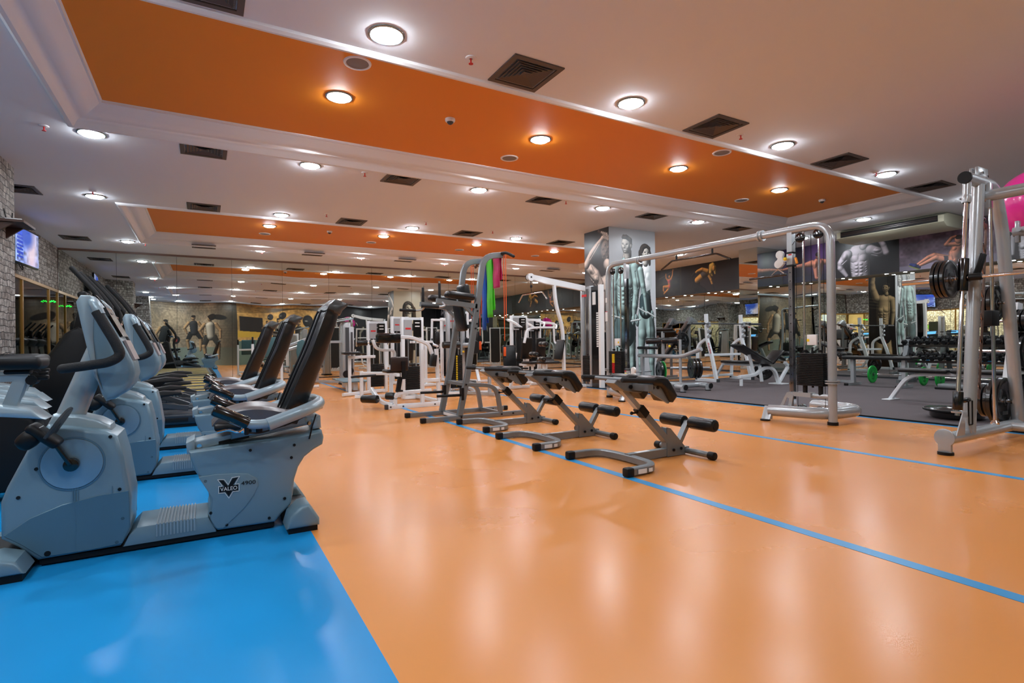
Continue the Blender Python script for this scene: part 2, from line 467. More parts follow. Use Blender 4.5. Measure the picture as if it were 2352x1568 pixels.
# mirrors -------------------------------------------------------------
def mirror(x0, x1, y0, y1, z0, z1, label, group):
    m = MB(); m.b2(x0, x1, y0, y1, z0, z1)
    return tag(m.build('wall_mirror', M_MIR), label, 'mirror', group)
sx = [XL] + [-1.87 + 1.27 * k for k in range(12)] + [XR]
for i in range(len(sx) - 1):
    mirror(sx[i] + .003, sx[i + 1] - .003, YF, YF + .02, 0.03, HC - .05, 'tall mirror sheet on the far wall, %s from the stone wall' % ordn(i), 'mirror sheets on the far wall')
for a, b, nm in ((YB, 8.87, 'nearer than the mirrored pillar'), (9.42, YF, 'beyond the mirrored pillar')):
    n = round((b - a) / 1.2)
    for k in range(n):
        s = (b - a) / n
        mirror(XR - .02, XR, a + s * k + .003, a + s * (k + 1) - .003, 0.06, 2.43, 'right wall mirror sheet %s, %s from the near end' % (nm, ordn(k)), 'mirror sheets on the right wall')
mirror(12.40, 12.42, 8.87, 9.42, 0.03, HC, 'narrow mirror facing the room on the pillar at the mat', 'pillar mirrors')
mirror(12.42, XR, 8.87, 8.89, 0.03, HC, 'mirror on the near side of the pillar at the mat', 'pillar mirrors')
mirror(12.42, XR, 9.40, 9.42, 0.03, HC, 'mirror on the far side of the pillar at the mat', 'pillar mirrors')

# windows onto the corridor --------------------------------------------
wi = 1
for seg in (((2.62, 4.6), (4.6, 6.6), (6.6, 8.65)), ((9.47, 11.5), (11.5, 13.57), (13.57, 15.62), (15.62, YF))):
    for (a, b) in seg:
        m = MB()
        m.b2(XL - .03, XL + .005, a, a + .035, .08, ZW); m.b2(XL - .03, XL + .005, b - .035, b, .08, ZW)
        m.b2(XL - .04, XL + .012, a, b, ZW - .06, ZW); m.b2(XL - .04, XL + .012, a, b, .08, .13)
        f = struct('window_%d' % wi, m, M_GOLD)
        m = MB(); m.b2(XL - .022, XL - .014, a + .035, b - .035, .13, ZW - .06); m.build('glass_pane', M_GLASS, f)
        wi += 1
m = MB(); m.b2(XL - 3.2, XL - .15, YB, YF, -.1, 0); struct('floor', m, mat('corridor_floor', (150, 132, 96), .3))
m = MB(); m.b2(XL - 1.7, XL - 1.6, YB, YF, 0, HC); struct('wall_corridor', m, M_STONE)
m = MB(); m.b2(XL - 1.6, XL - .03, YF - .06, YF - .01, 0, HC); struct('wall_corridor_far', m, mat('corridor_wall', (176, 150, 104), .6, var=.4, vscale=1.5))
m = MB(); m.b2(XL - 3.3, XL, YB, YB + .1, 0, HC); struct('wall_corridor_end', m, M_STONE)

# corridor lamps
def area(name, loc, sx_, sy_, e, col):
    l = bpy.data.lights.new(name, 'AREA'); l.shape = 'RECTANGLE'; l.size = sx_; l.size_y = sy_; l.energy = e; l.color = col
    o = bpy.data.objects.new(name, l); COL.objects.link(o); o.location = loc; return o
area('corridor_lamp', (-3.8, 12.0, 3.3), .8, 6, 260, (1, .9, .7))
dummy = None
area('corridor_lamp', (-3.8, 5.0, 3.3), .8, 4, 120, (1, .9, .7))
# things in the corridor
m = MB(); m.rbox((-3.62, 12.55, 1.0), (.66, .5, 1.5), .02)
t = tag(m.build('drinks_fridge', mat('fridge_body', (40, 38, 34), .4)), 'lit fridge full of drinks behind the window, seen in the far mirror', 'fridge')
m = MB(); m.b2(-3.90, -3.34, 12.80, 12.81, .40, 1.65); m.build('lit_door', mat('fridge_light', (230, 220, 120), .3, emis=(235, 215, 120), es=.5), t, 'glowing glass door')
for k, c in enumerate(((235, 70, 40), (240, 170, 30), (60, 110, 220), (235, 240, 225), (120, 200, 60))):
    for j in range(5): m = MB(); m.cyl((-3.86 + .115 * j, 12.85, .45 + .24 * k), (-3.86 + .115 * j, 12.85, .63 + .24 * k), .035, n=8); m.build('drink_can', mat('drink_%d' % k, c, .4, emis=c, es=.2), t)
m = MB(); m.rbox((-3.47, 15.0, 2.15), (.58, .04, .30), .01)
t = tag(m.build('spa_sign', mat('sign_glow', (240, 245, 255), .4, emis=(225, 232, 255), es=.7)), 'backlit white spa sign behind the window below the television', 'sign')
text_mb('Spa', .27, (-3.46, 14.977, 2.16), (1, 0, 0), (0, 0, 1), .004, True).build('lettering', mat('sign_text', (70, 60, 110), .5), t)
m = MB()
for k in range(40): m.sphere((-3.36 + .012 * k, 15.6 + .02 * random.random(), 1.98 + .05 * random.random()), .009, 6, 4)
tag(m.build('led_garland', mat('led_green', (30, 240, 60), .4, emis=(20, 255, 60), es=2)), 'string of green LED lights glowing behind the window glass', 'lights')

# ceiling fittings -----------------------------------------------------
def lamp_proto():
    t = thing('ceiling_light', 'x', 'ceiling light', group='round recessed ceiling lights')
    m = MB(); m.lathe([(.105, .012), (.112, -.006), (.125, -.012), (.138, -.008), (.142, 0), (.142, .004)], (0, 0, 0), (0, 0, 1), 32); m.build('trim_ring', M_RING, t)
    m = MB(); m.lathe([(.108, -.002), (.104, -.016), (.09, -.026), (.05, -.032), (0, -.034)], (0, 0, 0), (0, 0, 1), 32); m.build('lens', M_LAMP, t)
    return t
def vent_proto():
    t = thing('ceiling_vent', 'x', 'air vent', group='square ceiling air vents')
    m = MB()
    def ring(o, i, zo, zi):
        for k in range(4):
            R = RotZ(k * PI / 2)
            m.add([R @ Vector(p) for p in ((-o, -o, zo), (o, -o, zo), (i, -i, zi), (-i, -i, zi))], [(0, 1, 2, 3)])
    ring(.25, .205, -.012, -.012); ring(.25, .25, 0, -.012); ring(.205, .20, -.012, .01); m.build('frame', M_VENT, t)
    m = MB(); m.b2(-.2, .2, -.2, .2, .0, .004); m.build('duct_opening', M_VENTD, t)
    for k, r in enumerate((.178, .145, .112, .079)):
        m = MB(); ring(r, r - .03, -.012, .003); ring(r - .003, r - .033, -.009, .004); m.build('louvre_ring', M_VENT, t)
    m = MB(); ring(.046, .001, -.014, -.001); m.build('louvre_centre', M_VENT, t)
    return t
def speaker_proto():
    t = thing('ceiling_speaker', 'x', 'speaker', group='round ceiling speakers')
    m = MB(); m.lathe([(.10, -.006), (.108, -.012), (.122, -.010), (.126, 0)], (0, 0, 0), (0, 0, 1), 28); m.build('rim', M_TRIM, t)
    m = MB(); m.lathe([(.10, -.004), (.06, -.01), (0, -.012)], (0, 0, 0), (0, 0, 1), 28); m.build('grille', M_SPK, t)
    return t
def smoke_proto():
    t = thing('smoke_detector', 'x', 'smoke detector', group='smoke detectors')
    m = MB(); m.lathe([(.058, 0), (.058, -.022), (.05, -.034), (.04, -.038)], (0, 0, 0), (0, 0, 1), 24); m.build('base', M_TRIM, t)
    m = MB(); m.lathe([(.04, -.036), (.034, -.05), (.02, -.062), (0, -.07)], (0, 0, 0), (0, 0, 1), 16); m.build('sensor_cap', M_GREYD, t)
    return t
def sprink_proto():
    t = thing('sprinkler', 'x', 'sprinkler', group='fire sprinklers')
    m = MB(); m.lathe([(.045, 0), (.042, -.008), (.015, -.012), (.012, 0)], (0, 0, 0), (0, 0, 1), 20); m.build('rose', M_TRIM, t)
    m = MB(); m.cyl((0, 0, 0), (0, 0, -.05), .007, n=8); m.lathe([(.02, -.05), (.02, -.054), (0, -.054)], (0, 0, 0), (0, 0, 1), 12); m.build('head', M_RED, t)
    return t
ROWS = [(0.62, HC, 'row straight above the camera'), (4.08, HC, 'row nearest the camera'), (5.755, HT, 'row inside the near orange panel'), (7.53, HC, 'row just beyond the near orange panel'), (10.62, HC, 'row just before the far orange panel'), (12.66, HT, 'row inside the far orange panel'), (14.81, HC, 'row beyond the far orange panel')]
LX = [1.25, 3.75, 6.22, 8.67]
lp = lamp_proto(); first = True
for (y, z, nm) in ROWS:
    xs = list(LX)
    if z == HC: xs = [-1.07 if y < 9 else -1.47] + xs
    if z == HC and y not in (7.53,): xs = xs + [11.45]
    for i, x in enumerate(xs):
        lb = 'round downlight in the %s, %s from left' % (nm, ordn(i))
        if first: lp.location = (x, y, z); lp['label'] = lb; first = False
        else: dup(lp, (x, y, z), 0, lb)
dup(lp, (-2.1, .9, HC), 0, 'round downlight close to the left wall, almost above the camera')
dup(lp, (11.51, 5.84, HC), 0, 'round downlight between the near orange panel and the air conditioner')
dup(lp, (12.3, 7.6, HC), 0, 'round downlight over the mat beyond the air conditioner')
for k_, (x, y) in enumerate(((-2.1, 2.4), (-2.1, 5.2))):  # fill downlights added out of view to brighten the left side
    dup(lp, (x, y, HC), 0, 'added out-of-view fill downlight close to the left wall, %s from the camera' % ordn(k_))
vp = vent_proto(); first = True
for (y, z, nm) in ROWS:
    if z != HC: continue
    xs = [0.02, 2.51, 5.0, 7.46, 10.0]
    if y > 9: xs = [-2.4] + xs
    if y == 7.53 or y == 14.81: xs = xs[:-1] + [9.96]
    for i, x in enumerate(xs):
        lb = 'louvred vent in the %s, %s from left' % (nm.replace('row', 'plain ceiling row'), ordn(i))
        if first: vp.location = (x, y, z); vp['label'] = lb; first = False
        else: dup(vp, (x, y, z), 0, lb)
sp = speaker_proto(); first = True
for nm, pts in (('near orange panel', ((1.25, 4.98), (3.74, 6.54), (6.23, 4.98), (8.67, 6.51))), ('far orange panel', ((1.24, 13.59), (3.7, 13.58), (6.15, 13.6), (8.6, 13.57)))):
    for i, (x, y) in enumerate(pts):
        lb = 'round speaker set in the %s, %s from the left' % (nm, ordn(i))
        if first: sp.location = (x, y, HT); sp['label'] = lb; first = False
        else: dup(sp, (x, y, HT), 0, lb)
sm = smoke_proto(); sm.location = (2.49, 5.72, HT); sm['label'] = 'white smoke detector in the near orange panel, left one'
dup(sm, (10.0, 5.79, HT), 0, 'white smoke detector near the right end of the near orange panel')
dup(sm, (2.5, 12.645, HT), 0, 'white smoke detector in the far orange panel')
sk = sprink_proto(); first = True
for nm, pts in (('row nearest the camera', ((1.967, 4.07), (5.46, 4.1), (8.44, 4.1))), ('row just beyond the near orange panel', ((-1.474, 7.51), (1.966, 7.5), (5.35, 7.44), (8.48, 7.45))), ('row before the far orange panel', ((-1.455, 10.3), (1.964, 10.19), (3.81, 10.0), (5.37, 10.15))), ('row beyond the far orange panel', ((-1.15, 14.95), (1.3, 14.95), (3.8, 14.95), (6.27, 14.95)))):
    for i, (x, y) in enumerate(pts):
        lb = 'small fire sprinkler in the %s, %s from the left' % (nm, ordn(i))
        if first: sk.location = (x, y, HC); sk['label'] = lb; first = False
        else: dup(sk, (x, y, HC), 0, lb)
# soffit spots
m = MB(); m.lathe([(.036, -.002), (0, -.004)], (0, 0, 0), (0, 0, 1), 16)
spo = tag(m.build('spotlight', M_LAMPS), 'x', 'spotlight', 'small spots under the soffit')
for k, y in enumerate((1.2, 2.2, 3.2, 4.2, 5.13, 6.05, 6.43, 7.4, 8.4, 10.2, 10.95, 11.45, 12.4, 13.2)):
    o = spo if k == 0 else spo.copy()
    if k: COL.objects.link(o)
    o.location = (13.62, y, 2.43); o['label'] = 'small spotlight under the right wall soffit, %s from the near end' % ordn(k)

# air conditioner
t = thing('air_conditioner', 'beige ceiling-hung air conditioner by the right wall', 'air conditioner', (0, 0, 0))
m = MB(); m.prism([(12.35, HC - .005), (12.18, HC - .06), (12.18, 3.16), (12.3, 3.08), (12.95, 3.08), (13.05, HC - .005)], 4.75, 6.75, .02); m.build('housing', M_AC, t)
m = MB(); m.b2(12.165, 12.2, 4.85, 6.65, 3.17, 3.29); m.build('air_outlet', M_VENTD, t)
m = MB(); m.b2(12.158, 12.166, 4.86, 6.64, 3.215, 3.222); m.b2(12.158, 12.166, 4.86, 6.64, 3.245, 3.252); m.build('outlet_vane', M_BROWN, t)

# televisions ----------------------------------------------------------
def painted(name, o, ux, uy, W, H, nu, nv, img, matl, parent=None, th=0.006):
    """flat printed panel: img is (nv+1, nu+1, 3) in sRGB 0..255"""
    o, ux, uy = Vector(o), Vector(ux), Vector(uy); n = ux.cross(uy)
    U = np.linspace(0, W, nu + 1); V = np.linspace(0, H, nv + 1)
    g = np.array(o)[None, None, :] + U[None, :, None] * np.array(ux) + V[:, None, None] * np.array(uy) + np.array(n) * th
    vs = g.reshape(-1, 3); N = nu + 1
    fs = [(j * N + i, j * N + i + 1, (j + 1) * N + i + 1, (j + 1) * N + i) for j in range(nv) for i in range(nu)]
    c = [o, o + ux * W, o + ux * W + uy * H, o + uy * H]
    L = len(vs); vs = np.vstack([vs, np.array([list(p) for p in c])])
    e = [0, nu, (nu + 1) * (nv + 1) - 1, nv * N]
    fs += [(L, L + 3, L + 2, L + 1)] + [(e[k], L + k, L + (k + 1) % 4, e[(k + 1) % 4]) for k in range(4)]
    me = bpy.data.meshes.new(name); me.from_pydata(vs.tolist(), [], fs); me.materials.append(matl)
    a = np.clip(np.asarray(img, float).reshape(-1, 3) / 255, 0, 1)
    a = np.where(a <= 0.04045, a / 12.92, ((a + 0.055) / 1.055) ** 2.4)
    a = np.vstack([a, np.repeat(a[:1], 4, 0)]); a = np.hstack([a, np.ones((len(a), 1))])
    at = me.color_attributes.new('Col', 'FLOAT_COLOR', 'POINT'); at.data.foreach_set('color', a.astype(np.float32).ravel())
    me.update()
    ob = bpy.data.objects.new(name, me); COL.objects.link(ob)
    if parent: ob.parent = parent
    return ob
# ================================================================== PRINTED PICTURES (art on film: the print itself carries its tones)
rng = np.random.default_rng(3)
def vnoise(nx, ny, cells, seed=0):
    r = np.random.default_rng(seed); g = r.random((cells[1] + 2, cells[0] + 2))
    x = np.linspace(0, cells[0], nx); y = np.linspace(0, cells[1], ny)
    xi, yi = x.astype(int), y.astype(int); fx, fy = (x - xi)[None, :], (y - yi)[:, None]
    fx, fy = fx * fx * (3 - 2 * fx), fy * fy * (3 - 2 * fy)
    a, b = g[np.ix_(yi, xi)], g[np.ix_(yi, xi + 1)]; c, d = g[np.ix_(yi + 1, xi)], g[np.ix_(yi + 1, xi + 1)]
    return (a * (1 - fx) + b * fx) * (1 - fy) + (c * (1 - fx) + d * fx) * fy
class Art:
    def __init__(s, W, H, nu, nv, bg):
        s.W, s.H = W, H; s.X, s.Y = np.meshgrid(np.linspace(0, W, nu + 1), np.linspace(0, H, nv + 1))
        s.img = np.zeros((nv + 1, nu + 1, 3)) + np.array(bg, float); s.e = 1.2 * W / nu
        s.nu, s.nv = nu, nv
        s.lx, s.ly = -.6, .5
    def blend(s, col, a): s.img = s.img * (1 - a[..., None]) + np.array(col, float) * a[..., None] if np.ndim(col) == 1 else s.img * (1 - a[..., None]) + col * a[..., None]
    def shade(s, col, dark, nx, ny, r):
        l = np.clip(.5 + .5 * (nx * s.lx + ny * s.ly) / .78, 0, 1); rim = np.clip(1 - r ** 3 * .55, 0, 1)
        t = np.clip((.25 + .85 * l) * rim, 0, 1.1)[..., None]
        return np.array(dark, float) * (1 - t) + np.array(col, float) * t
    def cap(s, p, r0, q, r1, col, dark=None):
        dark = [c * .25 for c in col] if dark is None else dark
        x0, y0 = p; x1, y1 = q; dx, dy = x1 - x0, y1 - y0; L = dx * dx + dy * dy + 1e-9
        t = np.clip(((s.X - x0) * dx + (s.Y - y0) * dy) / L, 0, 1); ax, ay = s.X - x0 - t * dx, s.Y - y0 - t * dy
        r = r0 + (r1 - r0) * t; d = np.hypot(ax, ay); rr = d / r
        s.blend(s.shade(col, dark, ax / r, ay / r, np.clip(rr, 0, 1)), np.clip((r - d) / s.e + .5, 0, 1)); return s
    def limb(s, pts, rs, col, dark=None):
        for i in range(len(pts) - 1): s.cap(pts[i], rs[i], pts[i + 1], rs[i + 1], col, dark)
        return s
    def ell(s, c, rx, ry, col, dark=None, rot=0, flat=False, soft=1.0):
        dark = [k * .25 for k in col] if dark is None else dark
        a = math.radians(rot); X, Y = s.X - c[0], s.Y - c[1]; u = (X * math.cos(a) + Y * math.sin(a)) / rx; v = (-X * math.sin(a) + Y * math.cos(a)) / ry
        d = np.hypot(u, v); al = np.clip((1 - d) * min(rx, ry) / (s.e * soft) + .5, 0, 1)
        if flat: s.blend(np.array(col, float), al)
        else: s.blend(s.shade(col, dark, (X / rx), (Y / ry), np.clip(d, 0, 1)), al)
        return s
    def poly(s, pts, col, al=1.0):
        ins = np.zeros(s.X.shape, bool); n = len(pts)
        for i in range(n):
            (x0, y0), (x1, y1) = pts[i], pts[(i + 1) % n]
            if y0 == y1: continue
            c = ((y0 > s.Y) != (y1 > s.Y)) & (s.X < (x1 - x0) * (s.Y - y0) / (y1 - y0) + x0); ins ^= c
        s.blend(np.array(col, float), ins * float(al)); return s
    def noise(s, cells, amp, seed=1):
        s.img *= (1 + amp * (vnoise(s.nu + 1, s.nv + 1, cells, seed)[..., None] - .5)); return s
    def face(s, c, r, skin, hair, ang=0, smile=True):
        x, y = c
        s.ell((x, y), r * .78, r, skin); s.ell((x - .08 * r, y + .68 * r), r * .82, r * .45, hair)
        for k in (-1, 1):
            s.ell((x + k * .3 * r, y + .12 * r), r * .12, r * .06, [30, 28, 26], flat=True); s.ell((x + k * .3 * r, y + .26 * r), r * .17, r * .035, [50, 44, 40], flat=True)
        s.ell((x + .02 * r, y - .12 * r), r * .08, r * .2, [c_ * .8 for c_ in skin], flat=True, soft=4)
        s.ell((x, y - .45 * r), r * .26, r * .09, [240, 238, 235] if smile else [c_ * .5 for c_ in skin], flat=True)
        return s
    def put(s, name, o, ux, uy, label, cat='poster', group=None):
        return tag(painted(name, o, ux, uy, s.W, s.H, s.nu, s.nv, s.img, M_PRINT), label, cat, group)


class Fig:
    """relief drawing: height field of limbs, toned like a studio photograph"""
    def __init__(s, a): s.a = a; s.acc = np.zeros(a.X.shape); s.det = np.zeros(a.X.shape)
    def c(s, p, r0, q, r1):
        X, Y = s.a.X, s.a.Y; dx, dy = q[0] - p[0], q[1] - p[1]; L = dx * dx + dy * dy + 1e-9
        t = np.clip(((X - p[0]) * dx + (Y - p[1]) * dy) / L, 0, 1); r = r0 + (r1 - r0) * t
        d2 = (X - p[0] - t * dx) ** 2 + (Y - p[1] - t * dy) ** 2
        s.acc += np.sqrt(np.clip(r * r - d2, 0, None)) ** 5; return s
    def L(s, pts, rs):
        for i in range(len(pts) - 1): s.c(pts[i], rs[i], pts[i + 1], rs[i + 1])
        return s
    def el(s, c, rx, ry, rot=0):
        a = math.radians(rot); X, Y = s.a.X - c[0], s.a.Y - c[1]; u = (X * math.cos(a) + Y * math.sin(a)) / rx; v = (-X * math.sin(a) + Y * math.cos(a)) / ry
        return u, v
    def e(s, c, rx, ry, rot=0, k=1.0):
        u, v = s.el(c, rx, ry, rot); s.acc += (min(rx, ry) * k * np.sqrt(np.clip(1 - u * u - v * v, 0, None))) ** 5; return s
    def m(s, c, rx, ry, k, rot=0):
        u, v = s.el(c, rx, ry, rot); s.det += k * np.clip(1 - u * u - v * v, 0, None) ** 1.5; return s
    def cut(s, pts, w, k):
        for p, q in zip(pts[:-1], pts[1:]):
            X, Y = s.a.X, s.a.Y; dx, dy = q[0] - p[0], q[1] - p[1]; t = np.clip(((X - p[0]) * dx + (Y - p[1]) * dy) / (dx * dx + dy * dy + 1e-9), 0, 1)
            d = np.hypot(X - p[0] - t * dx, Y - p[1] - t * dy); s.det -= .55 * k * np.exp(-(d / w) ** 2)
        return s
    def abs_(s, x, y, k):
        s.cut([(x, y + 1.9 * k), (x, y)], .05 * k, .05 * k)
        for j in range(4):
            for e in (-1, 1): s.m((x + e * .2 * k, y + (.15 + .30 * j) * k), .19 * k, .14 * k, .075 * k)
        for e in (-1, 1):
            s.m((x + e * .45 * k, y + 1.55 * k), .45 * k, .32 * k, .13 * k, -e * 12); s.cut([(x + e * .1 * k, y + 1.28 * k), (x + e * .5 * k, y + 1.22 * k), (x + e * .8 * k, y + 1.4 * k)], .05 * k, .06 * k)
            for j in range(3): s.m((x + e * .62 * k, y + (.75 - .2 * j) * k), .14 * k, .07 * k, .05 * k, e * 35)
        return s
    def draw(s, col, dark=None, lo=(-.55, .6), amb=.16, relief=1.0, tints=()):
        a = s.a; H = s.acc ** .2; mask = H > 1e-4
        Hh = H + s.det * mask; dx = a.W / a.nu; dy = a.H / a.nv
        gy, gx = np.gradient(Hh, dy, dx); n = np.sqrt(1 + (gx * relief) ** 2 + (gy * relief) ** 2)
        lz = math.sqrt(max(0, 1 - lo[0] ** 2 - lo[1] ** 2)); l = (-gx * relief * lo[0] - gy * relief * lo[1] + lz) / n
        l = np.clip(l, 0, 1); rim = np.clip(1 / n * 1.6, 0, 1) ** .7; t = np.clip(amb + 1.05 * l * rim, 0, 1.15)[..., None]
        dark = [c * .12 for c in col] if dark is None else dark; C = np.array(col, float) + np.zeros(a.img.shape)
        for pts, tc in tints:
            ins = np.zeros(a.X.shape, bool); k = len(pts)
            for i in range(k):
                (x0, y0), (x1, y1) = pts[i], pts[(i + 1) % k]
                if y0 != y1: ins ^= ((y0 > a.Y) != (y1 > a.Y)) & (a.X < (x1 - x0) * (a.Y - y0) / (y1 - y0) + x0)
            C[ins] = tc
        al = np.clip(H / (s.a.e * 1.4), 0, 1)
        out = C * t + np.array(dark, float) * (1 - t)
        a.img = a.img * (1 - al[..., None]) + out * al[..., None]; return s

def head(a, c, r, skin, hair, turn=0.0, smile=True, long_=0, beard=False):
    """three-quarter head: turn < 0 looks left"""
    x, y = c; t = turn
    if long_:
        f = Fig(a); f.e((x - t * .25 * r, y + .1 * r), 1.0 * r, 1.15 * r); f.L([(x - .75 * r - t * .2 * r, y), (x - .85 * r - t * .2 * r, y - long_ * r), (x - .8 * r - t * .3 * r, y - 1.3 * long_ * r)], [.45 * r, .38 * r, .12 * r]); f.L([(x + .65 * r - t * .2 * r, y), (x + .75 * r - t * .2 * r, y - long_ * .9 * r)], [.4 * r, .2 * r])
        for k in range(7): f.cut([(x - (.9 - .1 * k) * r, y + .6 * r), (x - (1.0 - .09 * k) * r, y - 1.2 * r)], .04 * r, .05 * r)
        f.draw(hair, amb=.1)
    f = Fig(a); f.e((x, y), .74 * r, r); f.e((x + t * .06 * r, y - .55 * r), .5 * r, .46 * r); f.L([(x, y - .6 * r), (x - t * .15 * r, y - 1.35 * r)], [.42 * r, .46 * r])
    for k in (-1, 1): f.m((x + t * .2 * r + k * .30 * r, y + .06 * r), .2 * r, .13 * r, -.12 * r); f.m((x + t * .16 * r + k * .38 * r, y - .25 * r), .2 * r, .2 * r, .07 * r)
    f.m((x + t * .28 * r, y - .10 * r), .12 * r, .32 * r, .16 * r); f.m((x + t * .3 * r, y - .26 * r), .15 * r, .1 * r, .10 * r); f.m((x + t * .2 * r, y - .8 * r), .2 * r, .14 * r, .08 * r); f.draw(skin)
    for k in (-1, 1):
        ex = x + t * .2 * r + k * .29 * r
        a.ell((ex, y + .08 * r), .10 * r, .045 * r, [26, 24, 22], flat=True, soft=.7); a.poly([(ex - .17 * r, y + .20 * r), (ex, y + .27 * r), (ex + .17 * r, y + .20 * r), (ex, y + .23 * r)], [c_ * .3 for c_ in hair], .9)
    mx = x + t * .22 * r
    a.ell((mx, y - .50 * r), .27 * r, .10 * r, [c_ * .42 for c_ in skin], flat=True)
    if smile: a.ell((mx, y - .48 * r), .21 * r, .055 * r, [238, 234, 228], flat=True)
    h = Fig(a)
    if long_: h.L([(x - .70 * r, y + .1 * r), (x - .45 * r, y + .72 * r), (x + .1 * r, y + .95 * r), (x + .55 * r, y + .7 * r), (x + .68 * r, y + .2 * r)], [.18 * r, .26 * r, .26 * r, .24 * r, .12 * r])
    else: h.L([(x - t * .72 * r, y + .15 * r), (x - t * .60 * r, y + .65 * r), (x, y + .92 * r), (x + t * .50 * r, y + .82 * r)], [.16 * r, .26 * r, .27 * r, .18 * r]); h.L([(x + .0 * r, y + .98 * r), (x + t * .42 * r, y + 1.0 * r)], [.2 * r, .16 * r])
    h.draw(hair, amb=.12)
    if not long_: f = Fig(a); f.e((x - t * .70 * r, y - .05 * r), .12 * r, .24 * r); f.draw([c_ * .9 for c_ in skin])

# --- the pillar beside the cable machine: near face, couple with dumbbells
W_, H_ = 1.30, HC - .01
a = Art(W_, H_, 190, 480, (178, 182, 186)); a.img *= (.92 + .22 * np.clip(1.6 - a.Y / 2, 0, 1))[..., None]
g1, tq, hr = [208, 204, 194], [182, 214, 210], [74, 60, 50]
f = Fig(a); f.L([(.32, 1.2), (.26, .72), (.30, .42), (.34, .08)], [.17, .115, .10, .05]); f.L([(.55, 1.2), (.58, .72), (.60, .42), (.58, .08)], [.17, .115, .10, .05]); f.m((.26, .5), .07, .2, .03); f.m((.62, .5), .07, .2, .03)
f.c((.34, .06), .05, (.46, .04), .04); f.c((.58, .06), .05, (.72, .04), .04); f.draw(tq)
f = Fig(a); f.L([(.42, 1.85), (.40, 1.4), (.38, 1.1)], [.26, .31, .30]); f.cut([(.2, 1.7), (.16, 1.0)], .03, .04); f.cut([(.45, 1.6), (.50, 1.02)], .03, .05); f.cut([(.6, 1.7), (.66, 1.0)], .02, .04); f.draw([92, 118, 120], amb=.25)
f = Fig(a); f.L([(.46, 2.5), (.50, 2.85)], [.13, .115]); f.draw(g1)
f = Fig(a); f.L([(.43, 1.72), (.45, 2.1), (.45, 2.44)], [.24, .27, .20]); f.L([(.30, 2.56), (.48, 2.68), (.62, 2.56)], [.08, .09, .08]); f.L([(.24, 2.52), (.66, 2.52)], [.12, .13]); f.L([(.20, 2.50), (.13, 2.1), (.12, 1.75), (.18, 1.48)], [.11, .10, .075, .05]); f.abs_(.43, 1.72, .30); f.draw(tq)
f = Fig(a); f.L([(.70, 2.54), (.75, 2.22), (.73, 1.98), (.69, 1.70), (.66, 1.48)], [.125, .12, .085, .085, .05]); f.e((.65, 1.42), .055, .09, 10); f.cut([(.72, 2.44), (.79, 2.1)], .015, .03); f.cut([(.70, 2.0), (.76, 1.75)], .012, .02); f.draw(tq)
head(a, (.47, 2.99), .19, g1, hr, -1)
f = Fig(a); f.L([(.93, 1.55), (.90, 1.1), (.86, .80), (.84, .45), (.86, .08)], [.15, .13, .085, .075, .04]); f.L([(1.06, 1.55), (1.14, 1.15), (1.18, .82), (1.16, .5), (1.2, .08)], [.16, .14, .095, .085, .04]); f.c((.86, .07), .045, (.98, .04), .035); f.c((1.2, .07), .045, (1.27, .04), .035); f.m((1.1, 1.2), .06, .3, .03); f.draw(tq)
f = Fig(a); f.L([(1.0, 2.35), (1.0, 2.05), (1.01, 1.82)], [.17, .14, .15]); f.draw(tq)
f = Fig(a); f.L([(.99, 1.84), (1.0, 1.62)], [.165, .19]); f.draw([58, 78, 82], amb=.2)
f = Fig(a); f.L([(.99, 2.46), (1.02, 2.2)], [.19, .165]); f.m((.93, 2.36), .08, .09, .04); f.m((1.09, 2.36), .08, .09, .04); f.draw([236, 240, 240], [130, 140, 142], amb=.4)
head(a, (1.03, 2.86), .165, g1, [60, 50, 44], .7, long_=1.6)
f = Fig(a); f.L([(.86, 2.48), (.93, 2.15), (.98, 1.95), (1.02, 1.62)], [.085, .075, .055, .042]); f.e((1.03, 1.56), .05, .065); f.draw(tq)
for (x, y, r_) in ((.12, 1.46, .10), (.30, 1.45, .10), (.62, 1.36, .07), (.74, 1.40, .14), (.92, 1.60, .10), (1.20, 1.52, .11)):
    f = Fig(a); f.e((x, y), .42 * r_, r_, 10); f.m((x, y), .2 * r_, .5 * r_, -.03); f.draw([150, 176, 176], amb=.2)
for p, q in (((.06, 1.49), (.36, 1.43)), ((.58, 1.38), (.84, 1.42)), ((.80, 1.66), (1.04, 1.56)), ((1.05, 1.58), (1.29, 1.47))): f = Fig(a); f.c(p, .02, q, .02); f.draw([215, 226, 226], amb=.3)
a.put('wall_poster', (7.32, 8.68, .005), (1, 0, 0), (0, 0, 1), 'tall grey print on the pillar of a smiling man and woman holding dumbbells', group='pillar prints')
